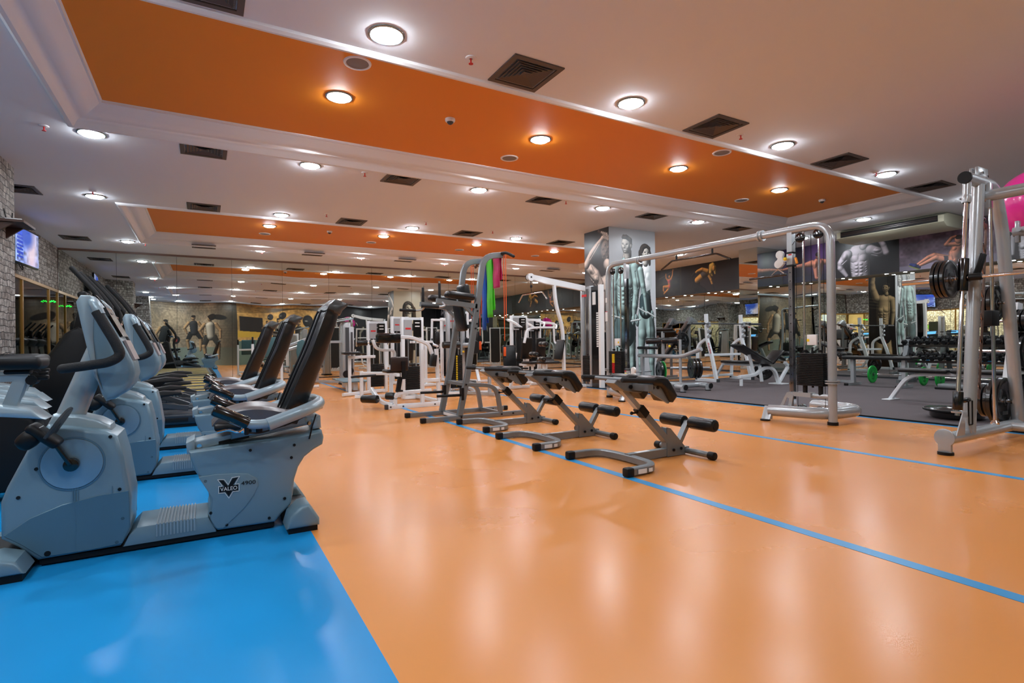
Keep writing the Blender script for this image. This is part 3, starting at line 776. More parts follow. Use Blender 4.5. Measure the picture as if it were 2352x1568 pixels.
# --- left face, man with raised arm from behind
a = Art(.82, H_, 120, 460, (44, 38, 38)); sk = [226, 210, 198]
a.img *= (1.6 - .9 * np.clip(a.Y / H_, 0, 1))[..., None]; a.noise((4, 10), .6, 5); a.ell((.16, 2.0), .2, .35, [112, 112, 114], flat=True, soft=40); a.ell((.18, 1.35), .16, .5, [84, 86, 88], flat=True, soft=40); a.ell((.16, 1.28), .2, .07, [150, 154, 156], flat=True, soft=8)
f = Fig(a); f.L([(.70, 2.15), (.74, 1.7), (.72, 1.2), (.74, .98)], [.20, .20, .16, .17]); f.L([(.56, 2.2), (.62, 1.85)], [.13, .11]); f.cut([(.66, 2.0), (.66, 1.2)], .03, .06); f.cut([(.80, 2.1), (.79, 1.0)], .03, .05); f.draw(sk, lo=(.3, .6))
f = Fig(a); f.L([(.05, 2.60), (.20, 2.52), (.36, 2.36), (.52, 2.16)], [.07, .13, .165, .12]); f.m((.26, 2.5), .12, .09, .05, -40); f.m((.40, 2.28), .1, .1, .05); f.cut([(.12, 2.42), (.30, 2.26), (.44, 2.12)], .02, .05); f.cut([(.26, 2.60), (.44, 2.30)], .015, .03); f.draw(sk, lo=(-.2, .75))
f = Fig(a); f.L([(.07, 2.64), (.24, 2.84), (.42, 2.98), (.58, 3.10), (.66, 3.15)], [.10, .10, .085, .055, .07]); f.cut([(.2, 2.76), (.5, 3.03)], .015, .025); f.draw(sk, lo=(-.5, .6))
f = Fig(a); f.e((.74, 2.84), .18, .25, 10); [f.m((.6 + .035 * k, 2.7 + .07 * ((k * 3) % 5)), .04, .04, .03) for k in range(8)]; f.draw([128, 112, 102], amb=.12)
f = Fig(a); f.e((.75, 2.56), .12, .13); f.draw(sk, lo=(.2, .6))
f = Fig(a); f.c((.50, 3.30), .035, (.82, 3.10), .035); f.draw([110, 90, 82])
f = Fig(a); [f.L([(.60 + .055 * k, 3.26 - .02 * k), (.66 + .05 * k, 3.22 - .03 * k), (.67 + .045 * k, 3.13 - .02 * k)], [.028, .03, .028]) for k in range(4)]; f.draw(sk)
f = Fig(a); f.L([(.70, .95), (.70, .2)], [.20, .22]); f.draw([26, 26, 28], amb=.1); f = Fig(a); f.L([(.55, .98), (.82, .94)], [.03, .03]); f.draw([70, 66, 66])
a.put('wall_poster', (7.32, 9.5, .005), (0, -1, 0), (0, 0, 1), 'tall dark print on the pillar side, man seen from behind lifting an arm', group='pillar prints')
# --- back face (seen in the far mirror): woman with long hair
a = Art(W_, H_, 120, 300, (206, 192, 170)); sk = [226, 214, 190]
head(a, (.58, 2.55), .28, sk, [84, 66, 50], -.4, False, 2.2)
f = Fig(a); f.L([(.30, 1.92), (.60, 2.0), (.92, 1.90)], [.14, .16, .14]); f.L([(.60, 1.9), (.60, 1.5), (.60, 1.0)], [.27, .22, .28]); f.L([(.22, 1.9), (.12, 1.4), (.30, 1.05)], [.12, .09, .06]); f.L([(1.0, 1.88), (1.1, 1.4), (.9, 1.05)], [.12, .09, .06]); f.L([(.45, .95), (.42, .1)], [.22, .12]); f.L([(.78, .95), (.82, .1)], [.22, .12]); f.draw(sk, tints=[([(.3, 1.85), (.9, 1.85), (.88, 1.55), (.32, 1.55)], (70, 66, 60)), ([(.2, 1.15), (1.0, 1.15), (1.05, .7), (.15, .7)], (66, 62, 56))])
a.put('wall_poster', (8.62, 9.5, .005), (-1, 0, 0), (0, 0, 1), 'sepia print on the far side of the pillar of a long-haired woman', group='pillar prints')
# --- right face (seen in the right mirror): bare-chested man reaching up
a = Art(.82, H_, 110, 380, (18, 15, 13)); sk = [222, 198, 150]
f = Fig(a); f.L([(.30, .85), (.24, .5), (.2, .1)], [.17, .12, .06]); f.L([(.50, .85), (.56, .5), (.6, .1)], [.17, .12, .06]); f.draw(sk)
f = Fig(a); f.L([(.38, 1.45), (.38, 1.0)], [.20, .25]); f.draw([30, 30, 32])
f = Fig(a); f.L([(.38, 1.45), (.37, 1.8), (.36, 2.15)], [.19, .22, .20]); f.L([(.18, 2.2), (.56, 2.22)], [.12, .13]); f.abs_(.37, 1.45, .26); f.L([(.10, 2.18), (.06, 1.8), (.1, 1.4)], [.1, .08, .05]); f.draw(sk)
f = Fig(a); f.L([(.58, 2.25), (.68, 2.55), (.70, 2.75), (.64, 3.12)], [.12, .10, .085, .05]); f.draw(sk); head(a, (.28, 2.56), .15, sk, [50, 40, 30], 1, False)
for k in range(4): a.poly([(.5, 1.9 + .1 * k), (.8, 1.95 + .1 * k), (.8, 1.97 + .1 * k), (.5, 1.92 + .1 * k)], (120, 112, 90), .5)
a.put('wall_poster', (8.62, 8.68, .005), (0, 1, 0), (0, 0, 1), 'tall print of a bare-chested man reaching up on the mat side of the pillar', group='pillar prints')

# --- band over the right mirror
BZ, BH = 2.43, HC - 2.43 - .005
def band(y0, y1, paint, bg, label):
    W = y1 - y0; a = Art(W, BH, int(W * 130), 120, bg); paint(a, W); return a.put('wall_poster', (XB, y1, BZ), (0, -1, 0), (0, 0, 1), label, group='prints above the right mirror')
def p_hang(a, W):
    a.noise((14, 8), .9, 2); sk = [240, 160, 74]
    for x in (.55, .62, 1.49, 1.54, .2): a.cap((x, 0), .01, (x + .01, BH), .01, [84, 68, 54])
    a.cap((.55, .62), .010, (1.5, .96), .010, [130, 104, 74]); a.cap((.5, .42), .01, (1.0, .50), .01, [90, 74, 54]); a.cap((1.2, .9), .01, (1.52, .8), .01, [90, 74, 54])
    f = Fig(a); f.L([(.86, .76), (.87, .62), (.96, .52)], [.022, .03, .045]); f.L([(1.17, .87), (1.14, .68), (1.06, .54)], [.022, .03, .045]); f.e((1.01, .65), .045, .06); f.L([(1.0, .52), (1.01, .36)], [.075, .065]); f.L([(1.0, .32), (.76, .34), (.74, .22), (.80, .13)], [.07, .055, .035, .03]); f.L([(1.02, .32), (.92, .22), (.76, .11)], [.06, .045, .025])
    f.draw(sk, tints=[([(.92, .56), (1.10, .56), (1.08, .44), (.94, .44)], (240, 110, 110)), ([(.96, .38), (1.12, .38), (1.08, .16), (.98, .26)], (240, 100, 100))])
def p_blonde(a, W):
    a.img *= (1 + .9 * np.exp(-((a.X - .9) / .6) ** 2 - ((a.Y - .4) / .4) ** 2))[..., None]; sk = [246, 178, 90]
    f = Fig(a); f.L([(.62, .40), (.62, .20), (.90, .05), (1.0, -.1)], [.13, .13, .10, .07]); f.L([(.6, .36), (.5, .1)], [.12, .1]); f.draw([30, 27, 28])
    f = Fig(a); f.L([(1.04, .60), (1.17, .38), (1.24, .18)], [.055, .045, .03]); f.draw(sk, tints=[([(1.15, .24), (1.4, .24), (1.4, 0), (1.15, 0)], (34, 32, 34))]); f = Fig(a); f.c((1.24, .18), .04, (1.27, .04), .035); f.draw([40, 38, 40])
    f = Fig(a); f.L([(.64, .42), (.82, .52), (1.0, .62)], [.10, .11, .12]); f.draw(sk, tints=[([(.76, .62), (.92, .74), (1.08, .50), (.90, .38)], (92, 88, 86))])
    f = Fig(a); f.L([(1.04, .66), (.84, .74), (.66, .70), (.52, .62)], [.075, .06, .045, .035]); f.draw(sk); f = Fig(a); f.c((.53, .64), .055, (.46, .58), .05); f.c((.40, .64), .03, (.46, .44), .03); f.draw([50, 42, 42])
    f = Fig(a); f.e((1.24, .76), .10, .14); f.L([(1.18, .8), (1.16, .6), (1.22, .5)], [.08, .06, .03]); f.L([(1.3, .74), (1.33, .55)], [.07, .03]); f.draw([250, 204, 110]); f = Fig(a); f.e((1.28, .71), .055, .09); f.draw(sk)
band(12.38, 13.9, p_hang, (38, 30, 24), 'dark print above the mirror of a woman in pink hanging from a bar')
band(9.42, 12.38, p_blonde, (28, 22, 22), 'dark print above the mirror of a blonde woman leaning over with a dumbbell')
band(13.9, YF, lambda a, W: a.noise((9, 5), .8, 9), (30, 24, 22), 'dark print above the mirror next to the far corner')
def p_arms(a, W):
    a.ell((.95, .75), .30, .45, [92, 62, 118], flat=True, soft=40); a.ell((.05, .7), .25, .4, [60, 40, 84], flat=True, soft=40); sk = [214, 136, 110]
    a.poly([(0, 0), (W, 0), (W, .16), (0, .14)], (20, 20, 44))
    f = Fig(a); f.L([(.0, .38), (.35, .42), (.62, .43), (.80, .45)], [.03, .045, .06, .09]); f.L([(1.19, .44), (1.05, .46)], [.06, .08]); f.L([(.95, .42), (.95, .1)], [.15, .09]); f.cut([(.95, .52), (.95, .1)], .02, .05); f.m((.87, .42), .06, .12, .04); f.m((1.03, .42), .06, .12, .04); f.draw(sk)
    f = Fig(a); f.e((.95, .62), .055, .085); f.draw([150, 90, 76]); f = Fig(a); f.e((.95, .66), .06, .055); f.draw([44, 30, 34])
band(7.68, 8.865, p_arms, (22, 17, 32), 'purple print above the mirror of a muscular back with arms spread')
def p_flex(a, W):
    sk = [214, 204, 214]
    f = Fig(a); f.L([(.78, -.05), (.76, .25), (.74, .50)], [.20, .22, .20]); f.L([(.52, .56), (.98, .58)], [.11, .12]); f.L([(.66, .62), (.9, .7)], [.12, .1]); f.abs_(.74, .0, .27); f.draw(sk, lo=(-.4, .6), amb=.08)
    f = Fig(a); f.L([(.48, .54), (.34, .36), (.32, .24), (.46, .04)], [.12, .095, .075, .045]); f.m((.42, .5), .08, .1, .04); f.cut([(.46, .42), (.36, .34)], .015, .03); f.draw(sk, lo=(-.4, .6), amb=.08)
    f = Fig(a); f.L([(1.0, .58), (1.16, .50), (1.32, .48)], [.12, .115, .06]); f.m((1.15, .55), .1, .06, .05); f.cut([(1.02, .48), (1.2, .42)], .015, .03); f.draw(sk, lo=(-.3, .7), amb=.08)
    f = Fig(a); f.L([(1.33, .47), (1.27, .66), (1.16, .82)], [.07, .065, .045]); f.e((1.12, .84), .06, .05); f.draw(sk, lo=(-.3, .6), amb=.08)
    f = Fig(a); f.e((.93, .80), .10, .125, -38); f.c((.84, .68), .08, (.9, .76), .08); f.m((.99, .76), .03, .05, .03); f.draw(sk, lo=(-.4, .5), amb=.08); f = Fig(a); f.e((.92, .88), .10, .06, -20); f.draw([70, 62, 72])
band(6.085, 7.68, p_flex, (10, 9, 15), 'black print above the mirror of a bare-chested man flexing one arm')
def p_situp(a, W):
    a.noise((40, 20), .35, 7); a.noise((8, 5), .6, 8); a.poly([(0, 0), (W, 0), (W, .16), (0, .10)], (126, 118, 136))
    a.img *= (.75 + .4 * np.exp(-((a.X - .8) / .7) ** 2))[..., None]; sk = [228, 152, 122]
    f = Fig(a); f.L([(.98, .12), (.66, .27), (.55, .24), (.36, .12)], [.085, .055, .045, .028]); f.m((.82, .2), .15, .05, .02, 25); f.draw(sk)
    f = Fig(a); f.L([(1.0, .10), (.70, .22), (.40, .09)], [.09, .055, .03]); f.draw(sk, tints=[([(.82, .3), (1.15, .3), (1.15, -.05), (.86, -.05)], (34, 36, 54))])
    f = Fig(a); f.L([(1.0, .12), (1.02, .26), (1.07, .38)], [.10, .11, .10]); f.cut([(.96, .30), (1.0, .14)], .015, .03); f.m((1.0, .36), .06, .05, .03); f.draw(sk)
    f = Fig(a); f.L([(1.09, .44), (.87, .46), (.97, .58), (1.04, .60)], [.05, .04, .035, .03]); f.draw(sk); f = Fig(a); f.e((1.08, .52), .06, .08, 20); f.draw(sk); f = Fig(a); f.e((1.09, .58), .06, .045, 10); f.draw([50, 36, 38])
    f = Fig(a); f.L([(.22, .13), (.30, .09), (.38, .05)], [.03, .05, .035]); f.draw([44, 56, 120]); a.cap((.19, .10), .008, (.37, .01), .010, [186, 204, 70])
band(4.2, 6.085, p_situp, (112, 94, 112), 'grey-purple print above the mirror of a man doing sit-ups in blue shoes')
def p_bodies(a, W):
    sk = [206, 206, 212]
    for x in (.25, .75, 1.4, 1.9):
        f = Fig(a); f.L([(x, 0), (x, .25), (x, .44)], [.10, .12, .11]); f.L([(x - .13, .45), (x + .13, .45)], [.06, .06]); f.L([(x - .18, .44), (x - .2, .1)], [.05, .035]); f.L([(x + .18, .44), (x + .2, .1)], [.05, .035]); f.e((x, .62), .06, .08); f.abs_(x, .0, .14); f.draw(sk, amb=.05)
band(1.6, 4.2, p_bodies, (14, 13, 16), 'black and white print of standing bodies above the mirror')
band(YB, 1.6, p_flex, (12, 10, 16), 'black print of a flexing man at the near end of the right wall')

# --- murals on the wall behind the camera (seen in the far mirror)
def man(a, x, y, k, sk, dk, shirt, short, lean=0):
    X = x + lean * k; f = Fig(a)
    f.L([(x - .12 * k, y + .9 * k), (x - .28 * k, y + .5 * k), (x - .2 * k, y + .04)], [.14 * k, .09 * k, .05 * k]); f.L([(x + .1 * k, y + .9 * k), (x + .3 * k, y + .55 * k), (x + .27 * k, y + .04)], [.14 * k, .09 * k, .05 * k])
    f.draw(sk, tints=[([(x - .6 * k, y + .95 * k), (x + .6 * k, y + .95 * k), (x + .5 * k, y + .55 * k), (x - .5 * k, y + .55 * k)], short)])
    f = Fig(a); f.L([(X - .22 * k, y + 1.44 * k), (X - .40 * k, y + 1.15 * k), (X - .28 * k, y + .86 * k)], [.09 * k, .07 * k, .045 * k]); f.L([(X + .22 * k, y + 1.44 * k), (X + .42 * k, y + 1.15 * k), (X + .42 * k, y + .82 * k)], [.09 * k, .07 * k, .045 * k]); f.c((X, y + 1.45 * k), .08 * k, (X + lean * .2 * k, y + 1.6 * k), .07 * k); f.draw(sk)
    f = Fig(a); f.L([(x, y + .88 * k), (X, y + 1.38 * k)], [.17 * k, .19 * k]); f.draw(shirt)
    f = Fig(a); f.e((X + lean * .3 * k, y + 1.72 * k), .10 * k, .14 * k); f.draw(sk); f = Fig(a); f.e((X + lean * .3 * k, y + 1.81 * k), .105 * k, .07 * k); f.draw([40, 30, 22])
a = Art(4.6, HC - .01, 230, 168, (168, 146, 116)); a.noise((90, 46), .30, 11); a.noise((10, 7), .4, 12)
for r in range(36): a.blend(np.array((120, 98, 74.)), ((np.abs((a.Y / .07) % 1 - .5) > .46) & (a.Y > 1.0)) * .05)
a.poly([(0, 0), (4.6, 0), (4.6, .95), (0, .95)], (132, 142, 124), .85); a.ell((4.6, 2.0), .7, 2.0, [40, 36, 24], flat=True, soft=60)
sk, dk = [206, 162, 112], [84, 58, 36]
man(a, 1.1, .55, 1.0, sk, dk, [36, 40, 40], [34, 38, 38], .12); man(a, 2.55, .75, 1.05, sk, dk, [60, 60, 60], [40, 42, 42], -.05); man(a, 3.35, .35, 1.25, sk, dk, [220, 206, 180], [60, 60, 52], -.04)
a.ell((3.7, 2.55), .4, .14, [44, 30, 20], rot=-12); a.ell((3.38, 2.58), .18, .18, [50, 34, 22]); a.ell((1.75, 1.32), .17, .2, [50, 46, 46]); a.ell((1.75, 1.32), .06, .08, [170, 50, 50], flat=True)
a.img = a.img[:, ::-1].copy()
a.put('wall_mural', (1.6, YB, 0), (-1, 0, 0), (0, 0, 1), 'brick-toned mural of three athletes seen in the far mirror', 'mural', 'murals on the wall behind')
a = Art(5.2, HC - .01, 230, 150, (190, 150, 84)); a.noise((60, 34), .3, 21); a.noise((8, 6), .5, 22)
a.poly([(0, 0), (5.2, 0), (5.2, 1.2), (0, 1.5)], (96, 118, 104)); a.poly([(3.9, 1.65), (5.1, 1.75), (5.1, 2.6), (3.9, 2.6)], (26, 20, 16)); a.poly([(3.6, 1.35), (5.2, 1.4), (5.2, 1.75), (3.6, 1.65)], (196, 160, 50))
for (x, y, r) in ((3.45, 2.65, .2), (2.8, 2.7, .22), (2.45, 2.3, .3), (1.5, 2.35, .36), (.8, 1.95, .2), (.35, 2.2, .26)): a.ell((x, y), r * .85, r, [52, 54, 58], [16, 16, 18]); a.ell((x + .1, y), r * .25, r * .08, [180, 180, 170], flat=True)
man(a, 3.0, .8, .95, sk, dk, [220, 214, 190], [70, 84, 92]); man(a, 2.0, .5, 1.0, sk, dk, [60, 60, 56], [40, 46, 46]); man(a, 3.65, 1.1, .7, sk, dk, [200, 160, 120], [30, 26, 24]); man(a, 1.0, .7, 1.0, sk, dk, [30, 30, 30], [30, 30, 34])
for k in range(6): a.poly([(0, 2.1 + .2 * k), (.25, 2.1 + .2 * k), (.25, 2.2 + .2 * k), (0, 2.2 + .2 * k)], (40, 34, 40))
for k in range(7): a.cap((0, 2.95 + .05 * k), .012, (5.2, 3.3 - .08 * k), .012, [110, 84, 40])
a.put('wall_mural', (6.8, YB, 0), (-1, 0, 0), (0, 0, 1), 'yellow-lit mural of people lifting barbells seen in the far mirror', 'mural', 'murals on the wall behind')
a = Art(6.6, HC - .01, 200, 100, (30, 26, 30)); a.noise((12, 6), .6, 31)
for x in (1.2, 2.8, 4.6): man(a, x, .3, 1.2, [190, 176, 150], [60, 52, 40], [60, 60, 60], [30, 30, 30])
a.put('wall_mural', (13.4, YB, 0), (-1, 0, 0), (0, 0, 1), 'dark mural of standing athletes beside the yellow mural', 'mural', 'murals on the wall behind')

# --- television
def tv(name, label, loc, rz):
    t = thing(name, label, 'television', loc, rz)
    m = MB(); m.rbox((0.02, 0, 0), (.05, 1.16, .68), .012); m.build('bezel', M_TVF, t)
    A = Art(1.10, .61, 90, 50, (120, 140, 200)); A.noise((14, 10), 1.0, 41); A.ell((.75, .3), .25, .5, [220, 200, 214], flat=True, soft=20); A.ell((.5, .5), .3, .2, [60, 90, 190], flat=True, soft=12)
    for k in range(7): A.poly([(.06, .08 + .065 * k), (.34, .08 + .065 * k), (.34, .12 + .065 * k), (.06, .12 + .065 * k)], (40, 70, 190))
    A.poly([(.02, .5), (.30, .5), (.30, .59), (.02, .59)], (50, 90, 220))
    o = painted('screen', (.047, -.55, -.305), (0, 1, 0), (0, 0, 1), 1.10, .61, 90, 50, A.img, M_SCREEN, t)
    m = MB(); m.b2(-.16, 0, -.1, .1, -.15, .15); m.tube([(-.05, -.1, -.3), (-.02, .0, -.42), (-.05, .12, -.36), (-.1, .1, -.2)], .008, .05, 6); m.build('wall_bracket', M_BLACK, t)
    return t
tv('television', 'flat television showing a bluish picture on the left stone wall', (-2.82, 12.86, 2.79), math.radians(-4))
t = thing('wall_shelf', 'small dark shelf with a router high on the stone pillar', 'shelf', (0, 0, 0))
m = MB(); m.b2(-2.17, -1.90, 8.66, 9.2, 2.50, 2.53); m.build('board', M_BROWN, t)
for q in (8.70, 9.10): m = MB(); m.prism([(-2.17, 2.36), (-2.17, 2.50), (-2.0, 2.50)], q, q + .04); m.build('bracket', M_BROWN, t)
t = thing('router', 'white router with antennas standing on the wall shelf', 'router')
m = MB(); m.rbox((-2.03, 8.95, 2.55), (.16, .3, .035), .008); m.build('casing', M_STICK, t)
m = MB(); m.cyl((-2.1, 8.84, 2.55), (-2.12, 8.82, 2.68), .006, n=8); m.cyl((-2.1, 9.05, 2.55), (-2.1, 9.08, 2.68), .006, n=8); m.build('antenna', M_BLACK, t)
# ================================================================== RECUMBENT BIKES
def recumbent():
    t = thing('recumbent_bike', 'x', 'exercise bike', (0, 3.2, 0), 0, 'recumbent exercise bikes')
    # front drive housing
    P = [(-.60, .615), (-.66, .53), (-.735, .36), (-.755, .30), (-.755, .145), (-.70, .10), (-.636, .031), (-.343, .036), (-.306, .096), (-.299, .255), (-.304, .286), (-.327, .45), (-.350, .545), (-.39, .572)]
    m = MB(); m.prism(P, -.15, .15, .022, 3); h = m.build('front_housing', M_BIKE, t)
    # rounded overlay panel on lower housing
    L = [(-.745, .16), (-.66, .22), (-.55, .262), (-.42, .285), (-.308, .290), (-.306, .255), (-.305, .12), (-.335, .05), (-.45, .043), (-.62, .045), (-.69, .115)]
    for a_, b_ in ((-.1535, -.148), (.148, .1535)): m = MB(); m.prism(L, a_, b_, .003, 1); m.build('lower_panel', M_BIKED, h)
    m = MB()
    for x, z in ((-.635, .43), (-.695, .315), (-.60, .575), (-.375, .545), (-.343, .30), (-.332, .165), (-.355, .06)):
        for y in (-1, 1): m.cyl((x, y * .1495, z), (x, y * .1535, z), .0075, n=10)
    for x in (-.60, ): 
        for y in (-1, 1): m.cyl((x, y * .1495, .058), (x, y * .1545, .058), .012, n=10)
    m.build('screw_cap', M_BLACK, h)
    # grime streaks under the disc
    m = MB()
    for x, z0, z1 in ((-.503, .34, .06), (-.493, .33, .23), (-.511, .33, .235), (-.37, .32, .25)): m.b2(x - .0015, x + .0015, -.1542, -.153, z1, z0)
    m.build('grime_streak', M_BIKED, h)
    for y in (-1, 1):
        m = MB(); m.lathe([(.112, 0), (.112, .005), (.109, .009), (.06, .012), (0, .013)], (-.512, y * .147, .438), (0, y, 0), 48); d = m.build('disc_cover', M_DISC, t)
        m = MB(); m.lathe([(.119, 0), (.119, .006), (.112, .007), (.112, .001)], (-.512, y * .147, .438), (0, y, 0), 48); m.build('disc_groove', M_BIKED, d)
    # top shroud
    m = MB(); m.prism([(-.615, .60), (-.592, .655), (-.50, .645), (-.43, .62), (-.385, .590), (-.378, .56), (-.40, .535), (-.58, .58)], -.085, .085, .015, 3); m.build('top_shroud', M_BIKEL, t)
    # crank and pedals
    for y, a in ((-1, 1), (1, -1)):
        ex, ez = -.512 - a * .07, .438 + a * .135
        m = MB(); m.rcyl((-.512, y * .15, .438), (-.512, y * .19, .438), .029, .006); m.bar((-.512, y * .182, .438), (ex, y * .182, ez), .018, .034, up=(0, 1, 0), r=.006); c = m.build('crank_arm', M_BLKG, t)
        m = MB(); m.rbox((ex - .005, y * .245, ez + .012), (.135, .11, .04), .016, 3, RotY(.75)); m.rbox((ex - .055, y * .245, ez + .0), (.07, .11, .085), .03, 3, RotY(.75))
        m.build('pedal', M_BLACK, c)
        m = MB(); R = RotY(.55); pts = [Vector((-.015, -.058, -.01)), Vector((-.015, -.058, .085)), Vector((-.015, .058, .085)), Vector((-.015, .058, -.01))]
        m.sq([R @ p + Vector((ex + .03, y * .245, ez + .01)) for p in pts], .075, .010, .04, up=R @ Vector((1, 0, 0))); m.build('pedal_strap', mat('strap_rubber', (40, 48, 54), .5), c)
        m = MB()
        for k in range(4): m.box(Vector((ex - .01, y * .245, ez + .012)) + RotY(.9) @ Vector((-.03 + .02 * k, 0, .017)), (.008, .07, .004), RotY(.9))
        m.build('pedal_tread', M_STICK, c)
    # stabiliser feet
    for (x0, x1, nm) in ((-.86, -.645, 'front_foot'), (.35, .51, 'rear_foot')):
        if x0 < 0: pr = [(x0, .03), (x0, .07), (x0 + .05, .10), (x1 - .10, .108), (x1 - .03, .085), (x1, .03)]
        else: pr = [(x0, .025), (x0 + .02, .09), (x0 + .07, .135), (x0 + .11, .14), (x1, .06), (x1, .025)]
        for s_ in (-1, 1):
            m = MB(); m.prism(pr, s_ * .12, s_ * .30, .02, 3); m.build(nm, M_BIKE, t)
        m = MB(); m.b2(x0 + .01, x1 - .01, -.285, .285, 0, .03); m.b2(x0 + .03, x1 - .03, -.12, .12, .02, .09); m.build('rubber_foot', M_BLACK, t)
    # connecting beam with ribs
    m = MB(); m.prism([(-.335, .03), (-.31, .08), (-.28, .112), (.01, .112), (.045, .04), (.045, .03)], -.145, .145, .014, 2)
    b = m.build('centre_beam', M_BIKE, t)
    m = MB()
    for k in range(12):
        x = -.205 + k * .014; m.b2(x, x + .006, -.148, .148, .055, .116)
    m.build('step_rib', M_BIKEL, b)
    m = MB(); m.b2(-.63, .31, -.135, .135, .008, .03); m.build('base_skirt', M_BLACK, t)
    # rear housing
    Q = [(-.069, .44), (-.062, .40), (-.045, .345), (-.012, .285), (.012, .23), (.020, .175), (.010, .125), (.03, .06), (.05, .036), (.313, .032), (.345, .07), (.39, .112), (.402, .17), (.410, .24), (.43, .305), (.462, .355), (.51, .39), (.555, .412), (.562, .45), (.552, .49), (.47, .475)]
    m = MB(); m.prism(Q, -.15, .15, .016, 3); h = m.build('rear_housing', M_BIKE, t)
    L = [(-.03, .315), (.05, .318), (.13, .312), (.19, .302), (.232, .27), (.235, .235), (.215, .19), (.17, .13), (.075, .045), (.045, .05), (.02, .1), (.03, .2)]
    m = MB(); m.prism(L, -.1545, -.148, .006, 3); m.build('lower_panel', M_BIKE, h)
    m = MB()
    for x, z in ((.0, .30 - .01), (.022, .13), (.09, .06), (.285, .06), (.36, .15), (.395, .36), (.41, .425), (.20, .42)):
        for y in (-1, 1): m.cyl((x, y * .1495, z), (x, y * .1545, z), .0075, n=10)
    m.build('screw_cap', M_BLACK, h)
    # badge
    y = -.1555
    m = MB(); m.prism([(.058, .287), (.078, .284), (.098, .252), (.118, .288), (.142, .290), (.120, .254), (.143, .254), (.143, .226), (.116, .226), (.101, .200), (.086, .226), (.060, .226), (.060, .252), (.082, .252)], y - .001, y + .001)
    bd = m.build('maker_badge', M_BLACK, h)
    m = MB(); ol = [(.052, .291), (.081, .288), (.099, .260), (.115, .293), (.150, .295), (.129, .258), (.147, .258), (.147, .222), (.119, .222), (.101, .192), (.083, .222), (.056, .222), (.056, .256), (.073, .256)]
    for i in range(len(ol)):
        a_, b_ = ol[i], ol[(i + 1) % len(ol)]; m.bar((a_[0], y - .001, a_[1]), (b_[0], y - .001, b_[1]), .0022, .002, up=(0, 1, 0))
    m.build('badge_outline', M_STICK, bd)
    text_mb('VALEO', .0265, (.1015, y - .002, .2395), (1, 0, 0), (0, 0, 1), .0005, False, .93).build('badge_lettering', M_STICK, bd)
    text_mb('4900', .028, (.190, y - .001, .257), (1, 0, 0), (0, 0, 1), .0005, False, 1.2).build('model_number', M_BLACK, h)
    # seat rail
    S = lambda x, z: z + (x + .07) * .155
    m = MB(); m.prism([(-.055, .435), (-.05, .475), (.53, .565), (.53, .52), (.0, .44)], -.075, .075, .004, 1); m.build('seat_rail', M_BIKEL, t)
    m = MB(); m.prism([(.06, .472 - .005), (.06, .452), (.2, .474), (.2, .489)], -.079, -.075); m.build('notch_strip', M_BLACK, t)
    for x0, x1, z0 in ((-.078, -.045, .43), (.515, .555, .50)):
        m = MB(); m.prism([(x0, z0 - .01), (x0 - .004, z0 + .045), (x1, z0 + .062), (x1 + .003, z0 - .005)], -.095, .095, .006, 2); e = m.build('rail_end_cap', M_BIKEL, t)
        m = MB(); m.cyl((x1 + .02 if x0 < 0 else x0 - .02, -.088, z0 + .025), (x1 + .02 if x0 < 0 else x0 - .02, -.07, z0 + .025), .011, n=14); m.build('bolt', M_CHROME, e)
    # carriage
    m = MB(); m.prism([(.115, .475), (.115, .535), (.16, .59), (.47, .60), (.475, .525), (.31, .50)], -.11, .11, .012, 2); c = m.build('seat_carriage', M_BIKE, t)
    m = MB(); m.rbox((.245, -.118, .517), (.03, .02, .035), .005); m.cyl((.20, -.115, .512), (.20, -.108, .512), .010); m.cyl((.29, -.115, .53), (.29, -.108, .53), .010); m.build('carriage_lock', M_BLACK, c)
    # saddle cushion
    def f(u, v):
        x = .03 + .36 * u; w_ = .085 + .125 * min(1, (u * 1.25) ** .8); yy = (v * 2 - 1) * w_
        z = .585 + .035 * math.sin(PI * min(1, u * 1.05)) + .028 * (v * 2 - 1) ** 2 - .035 * (1 - min(1, u / .15)) ** 2 - .03 * abs(v * 2 - 1) ** 8
        return (x, yy, z + .02 * u)
    m = MB(); m.grid(f, 20, 16); n0 = len(m.V)
    def g(u, v): p = f(u, v); return (p[0] * .97 + .005, p[1] * .9, .545 + .01 * u)
    m.grid(g, 20, 16)
    M_ = 17
    def ringidx():
        r = [(i, 0) for i in range(21)] + [(20, j) for j in range(1, 17)] + [(i, 16) for i in range(19, -1, -1)] + [(0, j) for j in range(15, 0, -1)]
        return [i * M_ + j for i, j in r]
    R_ = ringidx(); m.add([], []); k = len(R_)
    m.F += [(R_[i], R_[(i + 1) % k], n0 + R_[(i + 1) % k], n0 + R_[i]) for i in range(k)]; m.I += [0] * k
    m.build('seat_cushion', M_SEATG, t)
    m = MB(); m.rbox((.21, 0, .545), (.34, .34, .035), .015); m.build('seat_pan', M_BLACK, t)
    # backrest
    BP = [(.345, .555), (.405, .70), (.455, .82), (.500, .92), (.545, 1.04), (.575, 1.12), (.60, 1.17), (.64, 1.205)]
    def bw(u): return .135 + .035 * math.sin(PI * min(1, u * 1.1)) if u < .8 else .155 - .04 * ((u - .8) / .2) ** 2
    def bk(u, v, off):
        k_ = u * (len(BP) - 1); i = min(int(k_), len(BP) - 2); q = k_ - i
        x = BP[i][0] * (1 - q) + BP[i + 1][0] * q; z = BP[i][1] * (1 - q) + BP[i + 1][1] * q
        yy = (v * 2 - 1) * bw(u); e = abs(v * 2 - 1)
        bulge = .018 * math.cos((v * 2 - 1) * PI * 1.5) * (1 - .3 * u)
        th = off * (1 - e ** 6 * .55) * (1.0 if u < .84 else 1.0)
        return (x + .9 * (th - .5 * bulge), yy, z - .3 * th)
